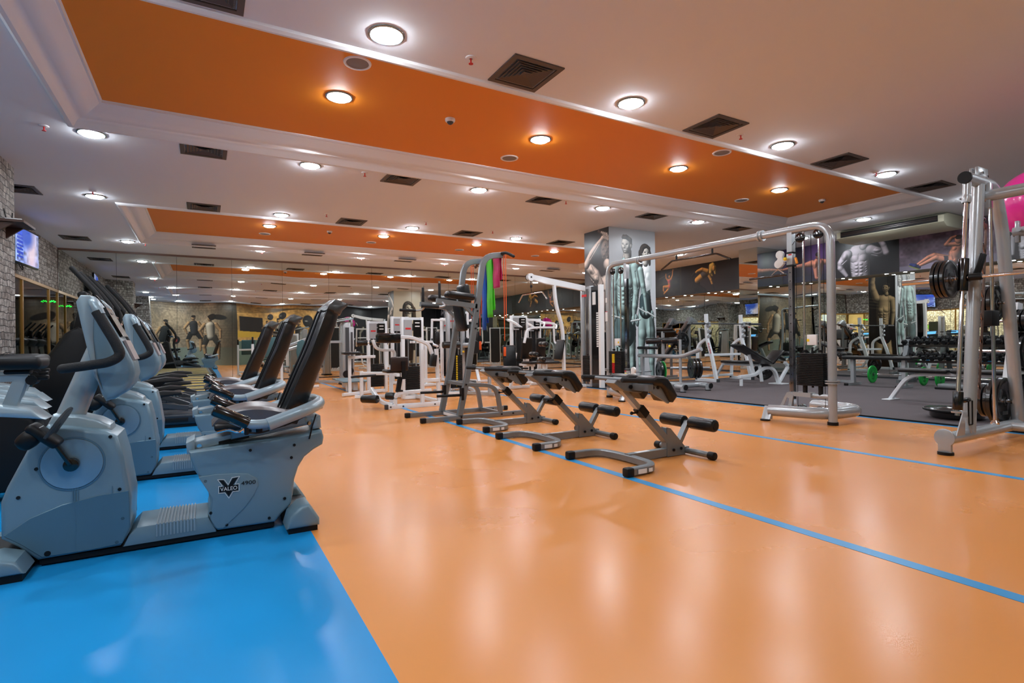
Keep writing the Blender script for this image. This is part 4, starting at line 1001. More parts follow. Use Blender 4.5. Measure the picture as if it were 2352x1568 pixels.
    m = MB(); m.grid(lambda u, v: bk(u * .80, v, 0), 22, 20); m.grid(lambda u, v: bk(u * .80, v, .105 - .03 * u), 22, 20)
    def close(m, nu, nv, o0, o1):
        M2 = nv + 1; r = [(i, 0) for i in range(nu + 1)] + [(nu, j) for j in range(1, nv + 1)] + [(i, nv) for i in range(nu - 1, -1, -1)] + [(0, j) for j in range(nv - 1, 0, -1)]
        idx = [i * M2 + j for i, j in r]; k = len(idx); m.F += [(o0 + idx[i], o0 + idx[(i + 1) % k], o1 + idx[(i + 1) % k], o1 + idx[i]) for i in range(k)]; m.I += [0] * k
    close(m, 22, 20, 0, 23 * 21); bb = m.build('backrest', M_LEATH, t)
    m = MB(); m.grid(lambda u, v: Vector(bk(.78 + u * .22, v, -.008)), 10, 20); m.grid(lambda u, v: Vector(bk(.78 + u * .22, v, .085)), 10, 20); close(m, 10, 20, 0, 11 * 21); m.build('headrest_cover', mat('headrest_vinyl', (62, 66, 66), .3, bump=.3, bscale=14), t)
    m = MB()
    for s_ in (-1, 1): m.tube([bk(i / 10 * .78, .5 + s_ * .17, -.014) for i in range(11)], .006, 0, 6)
    m.build('seam_piping', M_BLACK, bb)
    # wrap-around arm tubes, grips, brake lever
    for s_ in (-1, 1):
        m = MB(); m.tube([(.02 + .03, s_ * .285, .645), (.17, s_ * .285, .565), (.30, s_ * .285, .568), (.47, s_ * .26, .615), (.53, s_ * .13, .63), (.53, 0, .63)], .023, .07, 14, up=(0, .2, 1)); m.build('arm_tube', M_BIKEL, t)
        m = MB(); m.tube([(.27, s_ * .287, .562), (.46, s_ * .262, .62), (.545, s_ * .14, .638), (.55, 0, .638)], .032, .07, 14, up=(0, .2, 1)); m.build('arm_sleeve', M_BIKEL, t)
        m = MB(); m.rcyl((.035, s_ * .285, .652), (.185, s_ * .285, .572), .029, .008); gmm = m.build('hand_grip', M_BLKG, t)
        m = MB(); m.bar((.06, s_ * .285, .665), (.105, s_ * .285, .641), .03, .012, r=.003); m.bar((.115, s_ * .285, .636), (.16, s_ * .285, .612), .03, .012, r=.003); m.build('pulse_plate', M_CHROME, gmm)
    m = MB(); m.tube([(.05, -.30, .545), (.10, -.30, .555), (.135, -.295, .535), (.16, -.29, .55)], .006, .02, 8); m.rbox((.16, -.288, .555), (.02, .012, .05), .004); m.build('brake_lever', M_CHROME, t)
    m = MB(); m.rbox((.175, -.285, .565), (.02, .03, .09), .005); m.tube([(.175, -.29, .53), (.24, -.20, .51), (.40, -.17, .545), (.52, -.16, .60), (.56, -.12, .61)], .004, .04, 6); m.tube([(.52, -.16, .58), (.50, -.16, .52), (.49, -.156, .47), (.485, -.154, .45)], .004, .02, 6); m.build('brake_cable', M_BLACK, t)
    # console mast
    m = MB(); pts = [(-.555, 0, .60), (-.43, 0, .95)]
    m.sweep([Vector(p) for p in pts], [(.055 * math.cos(2 * PI * i / 20), .05 * math.sin(2 * PI * i / 20)) for i in range(20)], up=(0, 1, 0), scale=lambda q: 1.0 - .12 * q); m.build('console_mast', M_BIKEL, t)
    # console head
    H1 = [(-.488, 1.155), (-.478, 1.183), (-.445, 1.185), (-.405, 1.13), (-.365, 1.05), (-.315, .945), (-.288, .88), (-.281, .83), (-.290, .785), (-.320, .742), (-.36, .715), (-.396, .705), (-.412, .74), (-.428, .80), (-.447, .93), (-.470, 1.07)]
    m = MB(); m.prism(H1, -.13, .13, .03, 4); h = m.build('console_shell', M_BIKE, t)
    H2 = [(-.492, 1.16), (-.476, 1.19), (-.44, 1.190), (-.425, 1.165), (-.43, 1.0), (-.418, .83), (-.40, .76), (-.428, .82), (-.45, .93), (-.475, 1.06)]
    m = MB(); m.prism([(x - .006, z) for x, z in H2], -.134, .134, .006, 2); m.build('console_rim', M_BIKEL, h)
    m = MB(); m.bar((-.40, 0, 1.138), (-.335, 0, 1.002), .20, .012); m.build('display', M_BLKG, h)
    m = MB(); m.bar((-.325, 0, .985), (-.288, 0, .893), .20, .010); m.build('key_panel', mat('key_panel', (150, 140, 140), .4), h)
    m = MB()
    for j in range(6):
        q = j / 5; m.rbox((-.435 + .05 * q, -.02, 1.192 - .075 * q), (.02, .05, .004), .001, 1, RotY(.9))
    m.build('vent_slot', M_BLACK, h)
    # handlebars
    for s_ in (-1, 1):
        m = MB(); m.tube([(-.445, s_ * .10, 1.17), (-.423, s_ * .165, 1.145), (-.405, s_ * .175, 1.10)], .021, .04, 12, up=(0, .3, 1)); m.build('handlebar_tube', M_BIKEL, t)
        m = MB(); m.tube([(-.418, s_ * .175, 1.115), (-.345, s_ * .20, .97), (-.325, s_ * .205, .915), (-.37, s_ * .21, .885), (-.52, s_ * .17, .863), (-.545, s_ * .14, .86)], .021, [.05, .03, .045, .03], 14, up=(0, 1, 0)); m.sphere((-.545, s_ * .14, .86), .021, 12, 8); m.build('handlebar_foam', M_FOAM, t)
    return t
rb = recumbent(); rb['label'] = 'recumbent bike nearest the camera, whole side with badge in view'
dup(rb, (0.0, 4.79, 0), 0, 'middle one of the three recumbent bikes')
dup(rb, (-.035, 6.05, 0), 0, 'farthest of the three recumbent bikes, behind the other two')

# ================================================================== UPRIGHT BIKES
def upright():
    t = thing('upright_bike', 'x', 'exercise bike', group='upright exercise bikes')
    m = MB(); m.prism([(-.62, .06), (-.60, .40), (-.50, .56), (-.34, .60), (-.10, .585), (.06, .52), (.10, .38), (.10, .06)], -.11, .11, .03, 3); m.build('drive_housing', M_BLACK, t)
    m = MB(); m.prism([(-.62, .48), (-.56, .57), (-.50, .625), (-.2, .63), (.05, .57), (.12, .50), (-.1, .53), (-.5, .52)], -.118, .118, .02, 2); m.build('top_shroud', M_BIKEL, t)
    for y in (-1, 1): m = MB(); m.lathe([(.13, 0), (.125, .01), (0, .016)], (-.28, y * .105, .40), (0, y, 0), 36); m.build('disc_cover', M_DISC, t)
    m = MB(); m.prism([(-.14, .50), (-.06, .50), (.02, .765), (-.05, .765)], -.03, .03, .008, 2); m.build('seat_post', M_BIKEL, t)
    m = MB(); m.b2(-.17, .02, -.03, .03, .745, .785); m.build('slide_rail', M_BIKEL, t)
    m = MB(); m.rbox((.06, 0, .765), (.12, .05, .03), .008); m.cyl((.04, -.04, .75), (.04, .04, .75), .03); m.rbox((-.03, 0, .805), (.13, .09, .03), .012); m.build('slide_clamp', M_BLACK, t)
    def tp(v): k = .5 + .5 * (v.x + .15) / .3; return Vector((v.x, v.y * (.45 + .65 * k), v.z))
    m = MB(); m.rbox((-.04, 0, .862), (.29, .25, .085), .036, 4, taper=tp); m.build('saddle', M_BLACK, t)
    m = MB(); m.prism([(-.46, .56), (-.38, .56), (-.54, .98), (-.60, .98)], -.035, .035, .012, 2); m.build('console_mast', M_BIKEL, t)
    m = MB(); m.prism([(-.72, 1.16), (-.62, 1.15), (-.52, 1.08), (-.49, 1.0), (-.50, .93), (-.58, .93), (-.66, 1.0)], -.12, .12, .03, 3); m.build('console_shell', M_BIKE, t)
    m = MB()
    for y in (-1, 1): m.tube([(-.6, y * .06, 1.12), (-.62, y * .22, 1.14), (-.42, y * .23, 1.10)], .017, .05, 10); m.sphere((-.42, y * .23, 1.10), .025, 10, 8)
    m.build('handlebar', M_FOAM, t)
    m = MB(); m.cyl((-.42, -.23, 1.10), (-.36, -.23, 1.09), .022, n=12); m.cyl((-.42, .23, 1.10), (-.36, .23, 1.09), .022, n=12); m.build('hand_grip', M_BLKG, t)
    for y, a in ((-1, 1), (1, -1)):
        m = MB(); m.bar((-.28, y * .13, .40), (-.28 + a * .1, y * .13, .40 - a * .12), .02, .03, up=(0, 1, 0)); m.rbox((-.28 + a * .1, y * .18, .40 - a * .12), (.1, .09, .03), .01); m.build('pedal', M_BLACK, t)
    m = MB(); m.rbox((-.55, 0, .04), (.10, .52, .08), .03, 3); m.rbox((.02, 0, .04), (.10, .52, .08), .03, 3); m.build('foot', M_BIKE, t)
    return t
ub = upright(); ub.location = (-1.0, 4.55, 0); ub['label'] = 'upright bike at the left edge, nearest of its row, mostly its black saddle in view'
for k, (x, y) in enumerate(((-1.15, 5.32), (-1.29, 6.08), (-1.50, 6.84))):
    dup(ub, (x, y, 0), 0, 'upright bike at the left edge, %s saddle behind the nearest one' % ordn(k))

# ================================================================== ELLIPTICAL TRAINERS
def elliptical():
    t = thing('elliptical_trainer', 'x', 'elliptical trainer', group='black elliptical trainers')
    m = MB(); m.prism([(-1.50, .05), (-1.55, .35), (-1.45, .75), (-1.22, 1.12), (-1.10, 1.20), (-1.02, 1.12), (-.98, .80), (-.88, .45), (-.80, .05)], -.13, .13, .04, 3); m.build('drive_shroud', M_BLACK, t)
    m = MB(); m.prism([(-1.17, 1.1), (-1.05, 1.1), (-1.0, 1.42), (-1.1, 1.46)], -.06, .06, .015); m.build('mast', M_BLACK, t)
    m = MB(); m.rbox((-1.03, 0, 1.48), (.09, .36, .22), .03, 3, RotY(-.35)); h = m.build('console', M_BLACK, t)
    m = MB(); m.box((-.982, 0, 1.49), (.006, .26, .14), RotY(-.35)); m.build('display', M_BLKG, h)
    for s_ in (-1, 1):
        m = MB(); m.tube([(-.78, s_ * .27, .50), (-.90, s_ * .27, 1.12), (-.80, s_ * .27, 1.35), (-.93, s_ * .26, 1.58), (-1.12, s_ * .24, 1.82)], .02, .12, 12, up=(0, 1, 0)); m.build('swing_arm', M_BLACK, t)
        m = MB(); m.tube([(-.84, s_ * .268, 1.43), (-.93, s_ * .26, 1.58), (-1.13, s_ * .24, 1.83)], .026, .1, 12, up=(0, 1, 0)); m.sphere((-1.13, s_ * .24, 1.83), .026, 12, 8); m.build('foam_grip', M_FOAM, t)
        dz = .07 * s_
        m = MB(); m.prism([(-.62, .40 + dz), (-.55, .47 + dz), (-.30, .51 + dz), (-.12, .49 + dz), (-.10, .46 + dz), (-.30, .44 + dz), (-.34, .40 + dz)], s_ * .20 - .09, s_ * .20 + .09, .015, 2); m.build('foot_pedal', M_BLACK, t)
        m = MB(); m.sq([(-1.15, s_ * .27, .35), (-.6, s_ * .25, .38 + dz), (-.05, s_ * .2, .22)], .045, .06, .25); m.build('pedal_link', M_GREYD, t)
    for s_ in (-1, 1):
        m = MB(); m.tube([(-1.06, s_ * .14, 1.38), (-.9, s_ * .16, 1.36), (-.86, s_ * .15, 1.25)], .014, .04, 10); m.build('fixed_grip', M_CHROME, t)
    m = MB(); m.prism([(-1.3, .03), (-1.3, .2), (-.5, .17), (.08, .155), (.10, .12), (.08, .03)], -.27, .27, .03, 3); b = m.build('base_housing', mat('navy_base', (26, 40, 52), .45), t)
    [MB().rbox((-.22, q, .09), (.34, .006, .05), .002).build('base_recess', M_BLACK, b) for q in (-.2735, .2735)]
    m = MB(); m.b2(-1.25, .06, -.24, .24, 0, .035); m.build('base_skirt', M_BLACK, t)
    m = MB()
    for k in range(3): m.cyl((-.47 + .02 * k, -.274, .06 + .04 * k), (-.47 + .02 * k, -.268, .06 + .04 * k), .008, n=8)
    m.build('screw', M_CHROME, b)
    return t
el = elliptical(); el.location = (-.12, 7.75, 0); el['label'] = 'black elliptical trainer just beyond the far recumbent bike'
for k, y in enumerate((8.75, 9.75)):
    dup(el, (-.10 + .04 * k, y, 0), 0, 'black elliptical trainer, %s one beyond the recumbent bikes' % ordn(k + 1))

# ================================================================== TREADMILLS
def treadmill():
    t = thing('treadmill', 'x', 'treadmill', group='treadmills in a row')
    m = MB(); m.rbox((-1.0, 0, .12), (2.0, .74, .14), .03, 3); m.build('deck', mat('treadmill_deck', (120, 132, 132), .4), t)
    m = MB(); m.b2(-1.62, -.06, -.25, .25, .18, .196); m.build('belt', M_BLACK, t)
    for q in (-.315, .315): r = MB().rbox((-1.0, q, .197), (1.9, .11, .02), .006).build('side_rail', M_GREY, t); MB().b2(-1.9, -.1, q - .045, q + .045, .2065, .2095).build('yellow_stripe', M_YEL, r)
    m = MB(); m.rbox((-.0, -.315, .14), (.14, .12, .13), .04, 3); m.rbox((0, .315, .14), (.14, .12, .13), .04, 3); m.cyl((-.02, -.26, .15), (-.02, .26, .15), .03); m.build('rear_end_cap', M_BLACK, t)
    text_mb('NO CLIMB', .085, (-.50, -.374, .125), (1, 0, 0), (0, 0, 1), .001, True).build('side_lettering', M_BLACK, t)
    m = MB(); m.rbox((-1.8, 0, .24), (.5, .66, .18), .07, 4); m.build('motor_cover', M_GREYD, t)
    for s_ in (-1, 1):
        m = MB(); m.sq([(-1.82, s_ * .36, .12), (-1.72, s_ * .36, 1.08)], .05, .09, 0, up=(1, 0, 0)); m.build('upright_post', M_SILV, t)
        m = MB(); m.tube([(-1.72, s_ * .36, 1.05), (-1.3, s_ * .36, .98)], .02, 0, 12); m.build('handrail', M_BLACK, t)
    m = MB(); m.rbox((-1.74, 0, 1.16), (.16, .80, .22), .05, 3, RotY(-.5)); c = m.build('console', M_GREYD, t)
    m = MB(); m.box((-1.667, 0, 1.195), (.01, .34, .13), RotY(-.5)); m.build('display', mat('console_screen', (40, 80, 120), .2, emis=(90, 160, 220), es=.9), c)
    m = MB(); m.b2(-1.9, -.1, -.3, .3, 0, .06); m.build('frame_base', M_BLACK, t)
    return t
tm = treadmill(); tm.location = (.16, 10.95, 0); tm['label'] = 'treadmill nearest the camera, first of the row beyond the ellipticals'
for k in range(5): dup(tm, (.17 + .012 * k, 11.93 + .92 * k, 0), 0, 'treadmill with yellow side stripes, %s of the row from the camera' % ordn(k + 1))
# ================================================================== DIP STATION (knee raise tower)
t = thing('dip_station', 'tall grey knee-raise and dip station hung with coloured stretch bands', 'exercise machine')
YN, YR = 6.13, 6.70
for y, s_ in ((YN, -1), (YR, 1)):
    m = MB(); m.bar((2.30, y, .035), (3.68, y, .035), .05, .055, r=.004); b = m.build('base_rail', M_GREY, t)
    for x0, x1 in ((2.235, 2.305), (3.675, 3.745)):
        m = MB(); m.rbox(((x0 + x1) / 2, y, .033), (x1 - x0, .056, .064), .012, 2); m.build('end_cap', M_BLACK, b)
    m = MB(); m.sq([(2.745, y, .05), (2.86, y, .55), (3.035, y, 1.60), (3.105, y, 2.06), (3.40, y, 2.10)], .05, .075, [.1, .1, .17], up=(1, 0, 0)); m.build('upright', M_GREY, t)
    m = MB(); m.sq([(2.83, y, .44), (3.27, y, .405), (3.325, y, .06)], .05, .055, .16, up=(0, 1, 0)); m.build('rear_leg', M_GREY, t)
    m = MB(); m.bar((3.0, y, 1.42), (2.46, y, 1.475), .05, .06); m.bar((2.985, y, 1.28), (2.82, y, 1.43), .04, .035); a = m.build('arm_support', M_GREY, t)
    m = MB(); m.rbox((2.77, y, 1.545), (.38, .15, .085), .035, 3, RotY(.09)); m.build('elbow_pad', M_VINYL, a)
    m = MB(); m.rcyl((2.50, y, 1.50), (2.50, y, 1.69), .017, .004); m.build('vertical_grip', M_FOAM, a)
    m = MB(); m.cyl((2.50, y, 1.69), (2.50, y, 1.715), .0145, n=12); m.build('grip_end', M_CHROME, a)
    m = MB(); m.tube([(2.53, y + s_ * .02, 1.455), (2.53, y + s_ * .10, 1.41), (2.47, y + s_ * .12, 1.395), (2.42, y + s_ * .12, 1.395)], .014, .04, 10); m.build('dip_bar', M_SILV, a)
    m = MB(); m.rcyl((2.44, y + s_ * .12, 1.395), (2.22, y + s_ * .12, 1.40), .0185, .005); m.build('dip_grip', M_FOAM, a)
    m = MB(); m.rcyl((2.80, y - s_ * 0.0 + (.0), .31), (2.45, y, .315), .017, .006); m.b2(2.765, 2.80, y - .03, y + .03, .25, .40); m.build('foot_step', M_BLACK, t)
    m = MB()
    for x, z in ((2.76, .035), (3.33, .035), (3.5, .035), (2.83, .44), (2.99, 1.2), (2.97, 1.14), (3.0, 1.36)): m.cyl((x, y - .034, z), (x, y + .034, z), .011, n=10)
    m.build('bolts', M_BLACK, t)
m = MB(); m.bar((3.33, YN, .045), (3.33, YR, .045), .05, .05); m.bar((2.77, YN, .035), (2.77, YR, .035), .05, .05); m.bar((2.99, YN, 1.17), (2.99, YR, 1.17), .045, .05); m.bar((2.84, YN, .44), (2.84, YR, .44), .045, .04); m.build('crossbars', M_GREY, t)
m = MB(); m.rbox((2.955, 6.415, 1.59), (.08, .27, .26), .03, 3, RotY(-.15)); m.build('back_pad', M_VINYL, t)
m = MB(); m.rbox((2.90, 6.415, 1.29), (.07, .25, .36), .03, 3, RotY(-.17)); m.build('lower_back_pad', M_VINYL, t)
m = MB(); m.cyl((3.37, YN - .05, 2.10), (3.37, YR + .05, 2.10), .015, n=12)
m.build('pull_up_bar', M_GREYD, t)
for y, s_ in ((YN, -1), (YR, 1)):
    m = MB(); m.tube([(3.36, y + s_ * .02, 2.115), (3.38, y + s_ * .12, 2.11), (3.40, y + s_ * .26, 2.045)], .019, .05, 10); m.sphere((3.40, y + s_ * .26, 2.045), .019, 10, 8); m.build('pull_up_grip', M_FOAM if s_ < 0 else M_BROWN, t)
text_mb('GYM', .03, (2.93, YN - .028, .036), (1, 0, 0), (0, 0, 1), .0005).build('rail_sticker', M_STICK, t) if False else None
m = MB(); m.b2(2.85, 2.90, YR - .0, YR + .0, .03, .05) if False else m.b2(2.736, 2.741, 6.2, 6.62, .02, .055); m.build('rail_sticker', M_STICK, t)
# stretch bands and tubes hung over the bar
def band_strip(y0, y1, z1, matl, label, wob):
    m = MB(); n = 14; vs = []
    for i in range(n + 1):
        q = i / n; z = 2.118 + (z1 - 2.118) * q; dx = .006 * math.sin(q * 9 + wob) + .016
        for y in (y0, (y0 + y1) / 2, y1): vs.append((3.37 - dx - (.006 if y == (y0 + y1) / 2 else 0), y + .012 * math.sin(q * 5 + wob) * q, z))
    k = n + 1
    for i in range(n + 1):
        q = i / n; z = 2.118 + (z1 + .10 - 2.118) * q; dx = .006 * math.sin(q * 7 + wob) + .018
        for y in (y0, (y0 + y1) / 2, y1): vs.append((3.37 + dx, y + .01 * math.sin(q * 4 + wob) * q, z))
    fs = []
    for o in (0, 3 * k):
        for i in range(n):
            for j in range(2): fs.append((o + i * 3 + j, o + i * 3 + j + 1, o + (i + 1) * 3 + j + 1, o + (i + 1) * 3 + j))
    for j in range(2): fs.append((j, j + 1, 3 * k + j + 1, 3 * k + j))
    m.add(vs, fs); o = m.build('stretch_band', matl); md = o.modifiers.new('s', 'SOLIDIFY'); md.thickness = .003
    return tag(o, label, 'stretch band', 'coloured bands hanging on the dip station')
band_strip(6.56, 6.68, 1.13, M_BLUEB, 'blue stretch band, longest, hanging from the pull-up bar', 0)
band_strip(6.37, 6.53, 1.30, M_GRNB, 'green stretch band hanging between the blue and the pink one', 1)
band_strip(6.16, 6.345, 1.68, M_PNKB, 'pink stretch band, shortest, hanging from the pull-up bar', 2)
def tube_band(x, y, z1, label):
    t = thing('exercise_tube', label, 'exercise tube', (0, 0, 0), 0, 'orange exercise tubes')
    m = MB(); m.tube([(x, y, z1 + .12), (x, y, 2.125), (x + .02, y - .015, 2.125), (x + .02, y - .015, z1 + .5)], .0055, .01, 8); m.build('tube', M_ORT, t)
    m = MB(); m.rcyl((x, y, z1), (x, y, z1 + .12), .016, .005); m.build('handle', mat('handle_orange', (236, 92, 24), .5), t)
    m = MB(); m.cyl((x, y, z1 + .12), (x, y, z1 + .20), .008, n=8); m.cyl((x, y, z1 - .015), (x, y, z1 + .001), .018, n=10); m.build('handle_cap', M_BLACK, t)
tube_band(3.385, 6.10, .78, 'orange exercise tube nearest the end of the pull-up bar, beside the pink band')
tube_band(3.345, 6.73, .86, 'orange exercise tube hanging at the far end of the pull-up bar')
tube_band(3.30, 6.90, .80, 'orange exercise tube with handle farthest along the pull-up bar')

# ================================================================== ROMAN CHAIRS
def roman():
    t = thing('back_extension_bench', 'x', 'exercise bench', (0, 3.22, 0), 0, 'back extension benches in a row')
    arc = [(2.60, .355, .035), (2.70, .355, .035)] + [(2.70 + .17 * math.sin(a) ** .8 if a < PI / 2 else 2.70 + .17 * math.sin(a) ** .8, .355 * math.cos(a), .035) for a in [PI * k / 14 for k in range(1, 14)]] + [(2.70, -.355, .035), (2.60, -.355, .035)]
    m = MB(); m.sq([(2.60, .345, .035), (2.86, .33, .035), (2.90, 0, .035), (2.86, -.33, .035), (2.60, -.345, .035)], .055, .055, [.2, .25, .2]); b = m.build('curved_foot', M_GREY, t)
    for y in (-.345, .345):
        m = MB(); m.rbox((2.575, y, .034), (.07, .062, .066), .014, 2); m.build('end_cap', M_BLACK, b)
    m = MB(); m.b2(2.64, 2.72, -.3755, -.3735, .018, .05); m.b2(2.745, 2.78, -.371, -.368, .02, .046); m.build('rating_sticker', M_STICK, b)
    m = MB(); m.bar((2.87, 0, .04), (3.47, 0, .04), .055, .06); m.build('base_beam', M_GREY, t)
    m = MB(); m.b2(2.96, 3.10, -.02, .02, .0705, .0715); m.build('sticker', M_STICK, t)
    for y in (-.03, .03):
        m = MB(); m.prism([(3.275, .005), (3.275, .245), (3.315, .235), (3.475, .075), (3.48, .005)], y - .003, y + .003); g = m.build('gusset_plate', M_GREY, t)
        m = MB(); m.cyl((3.345, y - .012, .055), (3.345, y + .012, .055), .012, n=10); m.cyl((3.43, y - .012, .06), (3.43, y + .012, .06), .012, n=10); m.build('bolts', M_BLACK, g)
    m = MB(); m.bar((3.37, 0, .06), (3.00, 0, .415), .05, .065, up=(0, 1, 0)); m.b2(3.27, 3.30, -.028, .028, .06, .24); m.build('sloping_post', M_GREY, t)
    m = MB(); m.bar((3.02, 0, .395), (2.80, 0, .605), .04, .05, up=(0, 1, 0)); m.build('sliding_post', M_SILV, t)
    m = MB(); m.bar((3.06, 0, .36), (2.995, 0, .425), .062, .076, up=(0, 1, 0)); m.box((2.955, 0, .385), (.06, .02, .012)); m.sphere((2.925, 0, .385), .014, 10, 8); m.build('post_collar', M_BLACK, t)
    m = MB(); m.prism([(2.70, .635), (2.73, .66), (2.93, .655), (3.0, .56), (2.97, .545), (2.80, .57)], -.06, .06, .004, 1); hb = m.build('head_bracket', M_GREY, t)
    m = MB(); m.bar((2.90, -.24, .60), (2.90, .24, .60), .05, .05); m.prism([(2.90, .62), (2.99, .62), (3.12, .50), (3.09, .47), (2.92, .56)], -.23, -.21); m.prism([(2.90, .62), (2.99, .62), (3.12, .50), (3.09, .47), (2.92, .56)], .21, .23); m.build('pad_carrier', M_GREY, t)
    m = MB(); m.cyl((2.93, -.236, .60), (2.93, -.228, .60), .013, n=10); m.cyl((2.98, -.236, .60), (2.98, -.228, .60), .013, n=10); m.cyl((2.86, -.07, .60), (2.86, -.055, .60), .016, n=10); m.build('bolts', M_BLACK, hb)
    for y in (-.155, .155):
        m = MB(); m.prism([(2.915, .645), (2.925, .675), (2.955, .688), (3.035, .685), (3.07, .668), (3.10, .63), (3.168, .535), (3.160, .515), (3.12, .478), (3.095, .485), (3.02, .59), (2.99, .61), (2.93, .618)], y - .105, y + .105, .022, 3); m.build('hip_pad', M_VINYL, t)
    m = MB(); m.cyl((2.745, -.24, .662), (2.745, .24, .662), .015, n=12); m.rbox((2.77, 0, .645), (.05, .09, .06), .006); m.build('handle_crossbar', M_GREY, t)
    for y in (-.235, .235):
        m = MB(); m.rcyl((2.62, y, .672), (2.93, y, .655), .0185, .008); m.build('handle_grip', M_FOAM, t)
    m = MB(); m.bar((3.42, 0, .075), (3.545, 0, .265), .05, .035, up=(1, 0, 0)); m.build('ankle_post', M_GREY, t)
    m = MB(); m.cyl((3.55, -.27, .265), (3.55, .27, .265), .014, n=12); m.build('ankle_bar', M_GREY, t)
    for a_, b_ in ((-.285, -.03), (.03, .285)):
        m = MB(); m.rcyl((3.55, a_, .265), (3.55, b_, .265), .052, .015, 28); r = m.build('ankle_roller', M_VINYL, t)
        e = a_ if a_ < 0 else b_; q = -1 if a_ < 0 else 1
        m = MB()
        for k in range(20): m.cyl((3.55 + .046 * math.cos(k * PI / 10), e - q * .012, .265 + .046 * math.sin(k * PI / 10)), (3.55 + .032 * math.cos(k * PI / 10), e + q * .002, .265 + .032 * math.sin(k * PI / 10)), .0035, n=6)
        m.lathe([(.030, 0), (.028, .003), (0, .004)], (3.55, e, .265), (0, q, 0), 20); m.build('gathered_end', M_BLACK, r)
    m = MB(); m.cyl((3.50, -.30, .035), (3.50, .30, .035), .024, n=16); m.bar((3.46, 0, .04), (3.53, 0, .04), .06, .05); r = m.build('rear_foot_tube', M_GREY, t)
    for e in (-1, 1):
        m = MB(); m.rcyl((3.50, e * .26, .033), (3.50, e * .32, .033), .032, .006); m.build('rubber_end', M_BLACK, r)
    return t
rc = roman(); rc['label'] = 'back extension bench nearest the camera'
dup(rc, (-.045, 4.35, 0), 0, 'middle one of the three back extension benches')
dup(rc, (0.02, 5.45, 0), 0, 'back extension bench nearest the dip station')

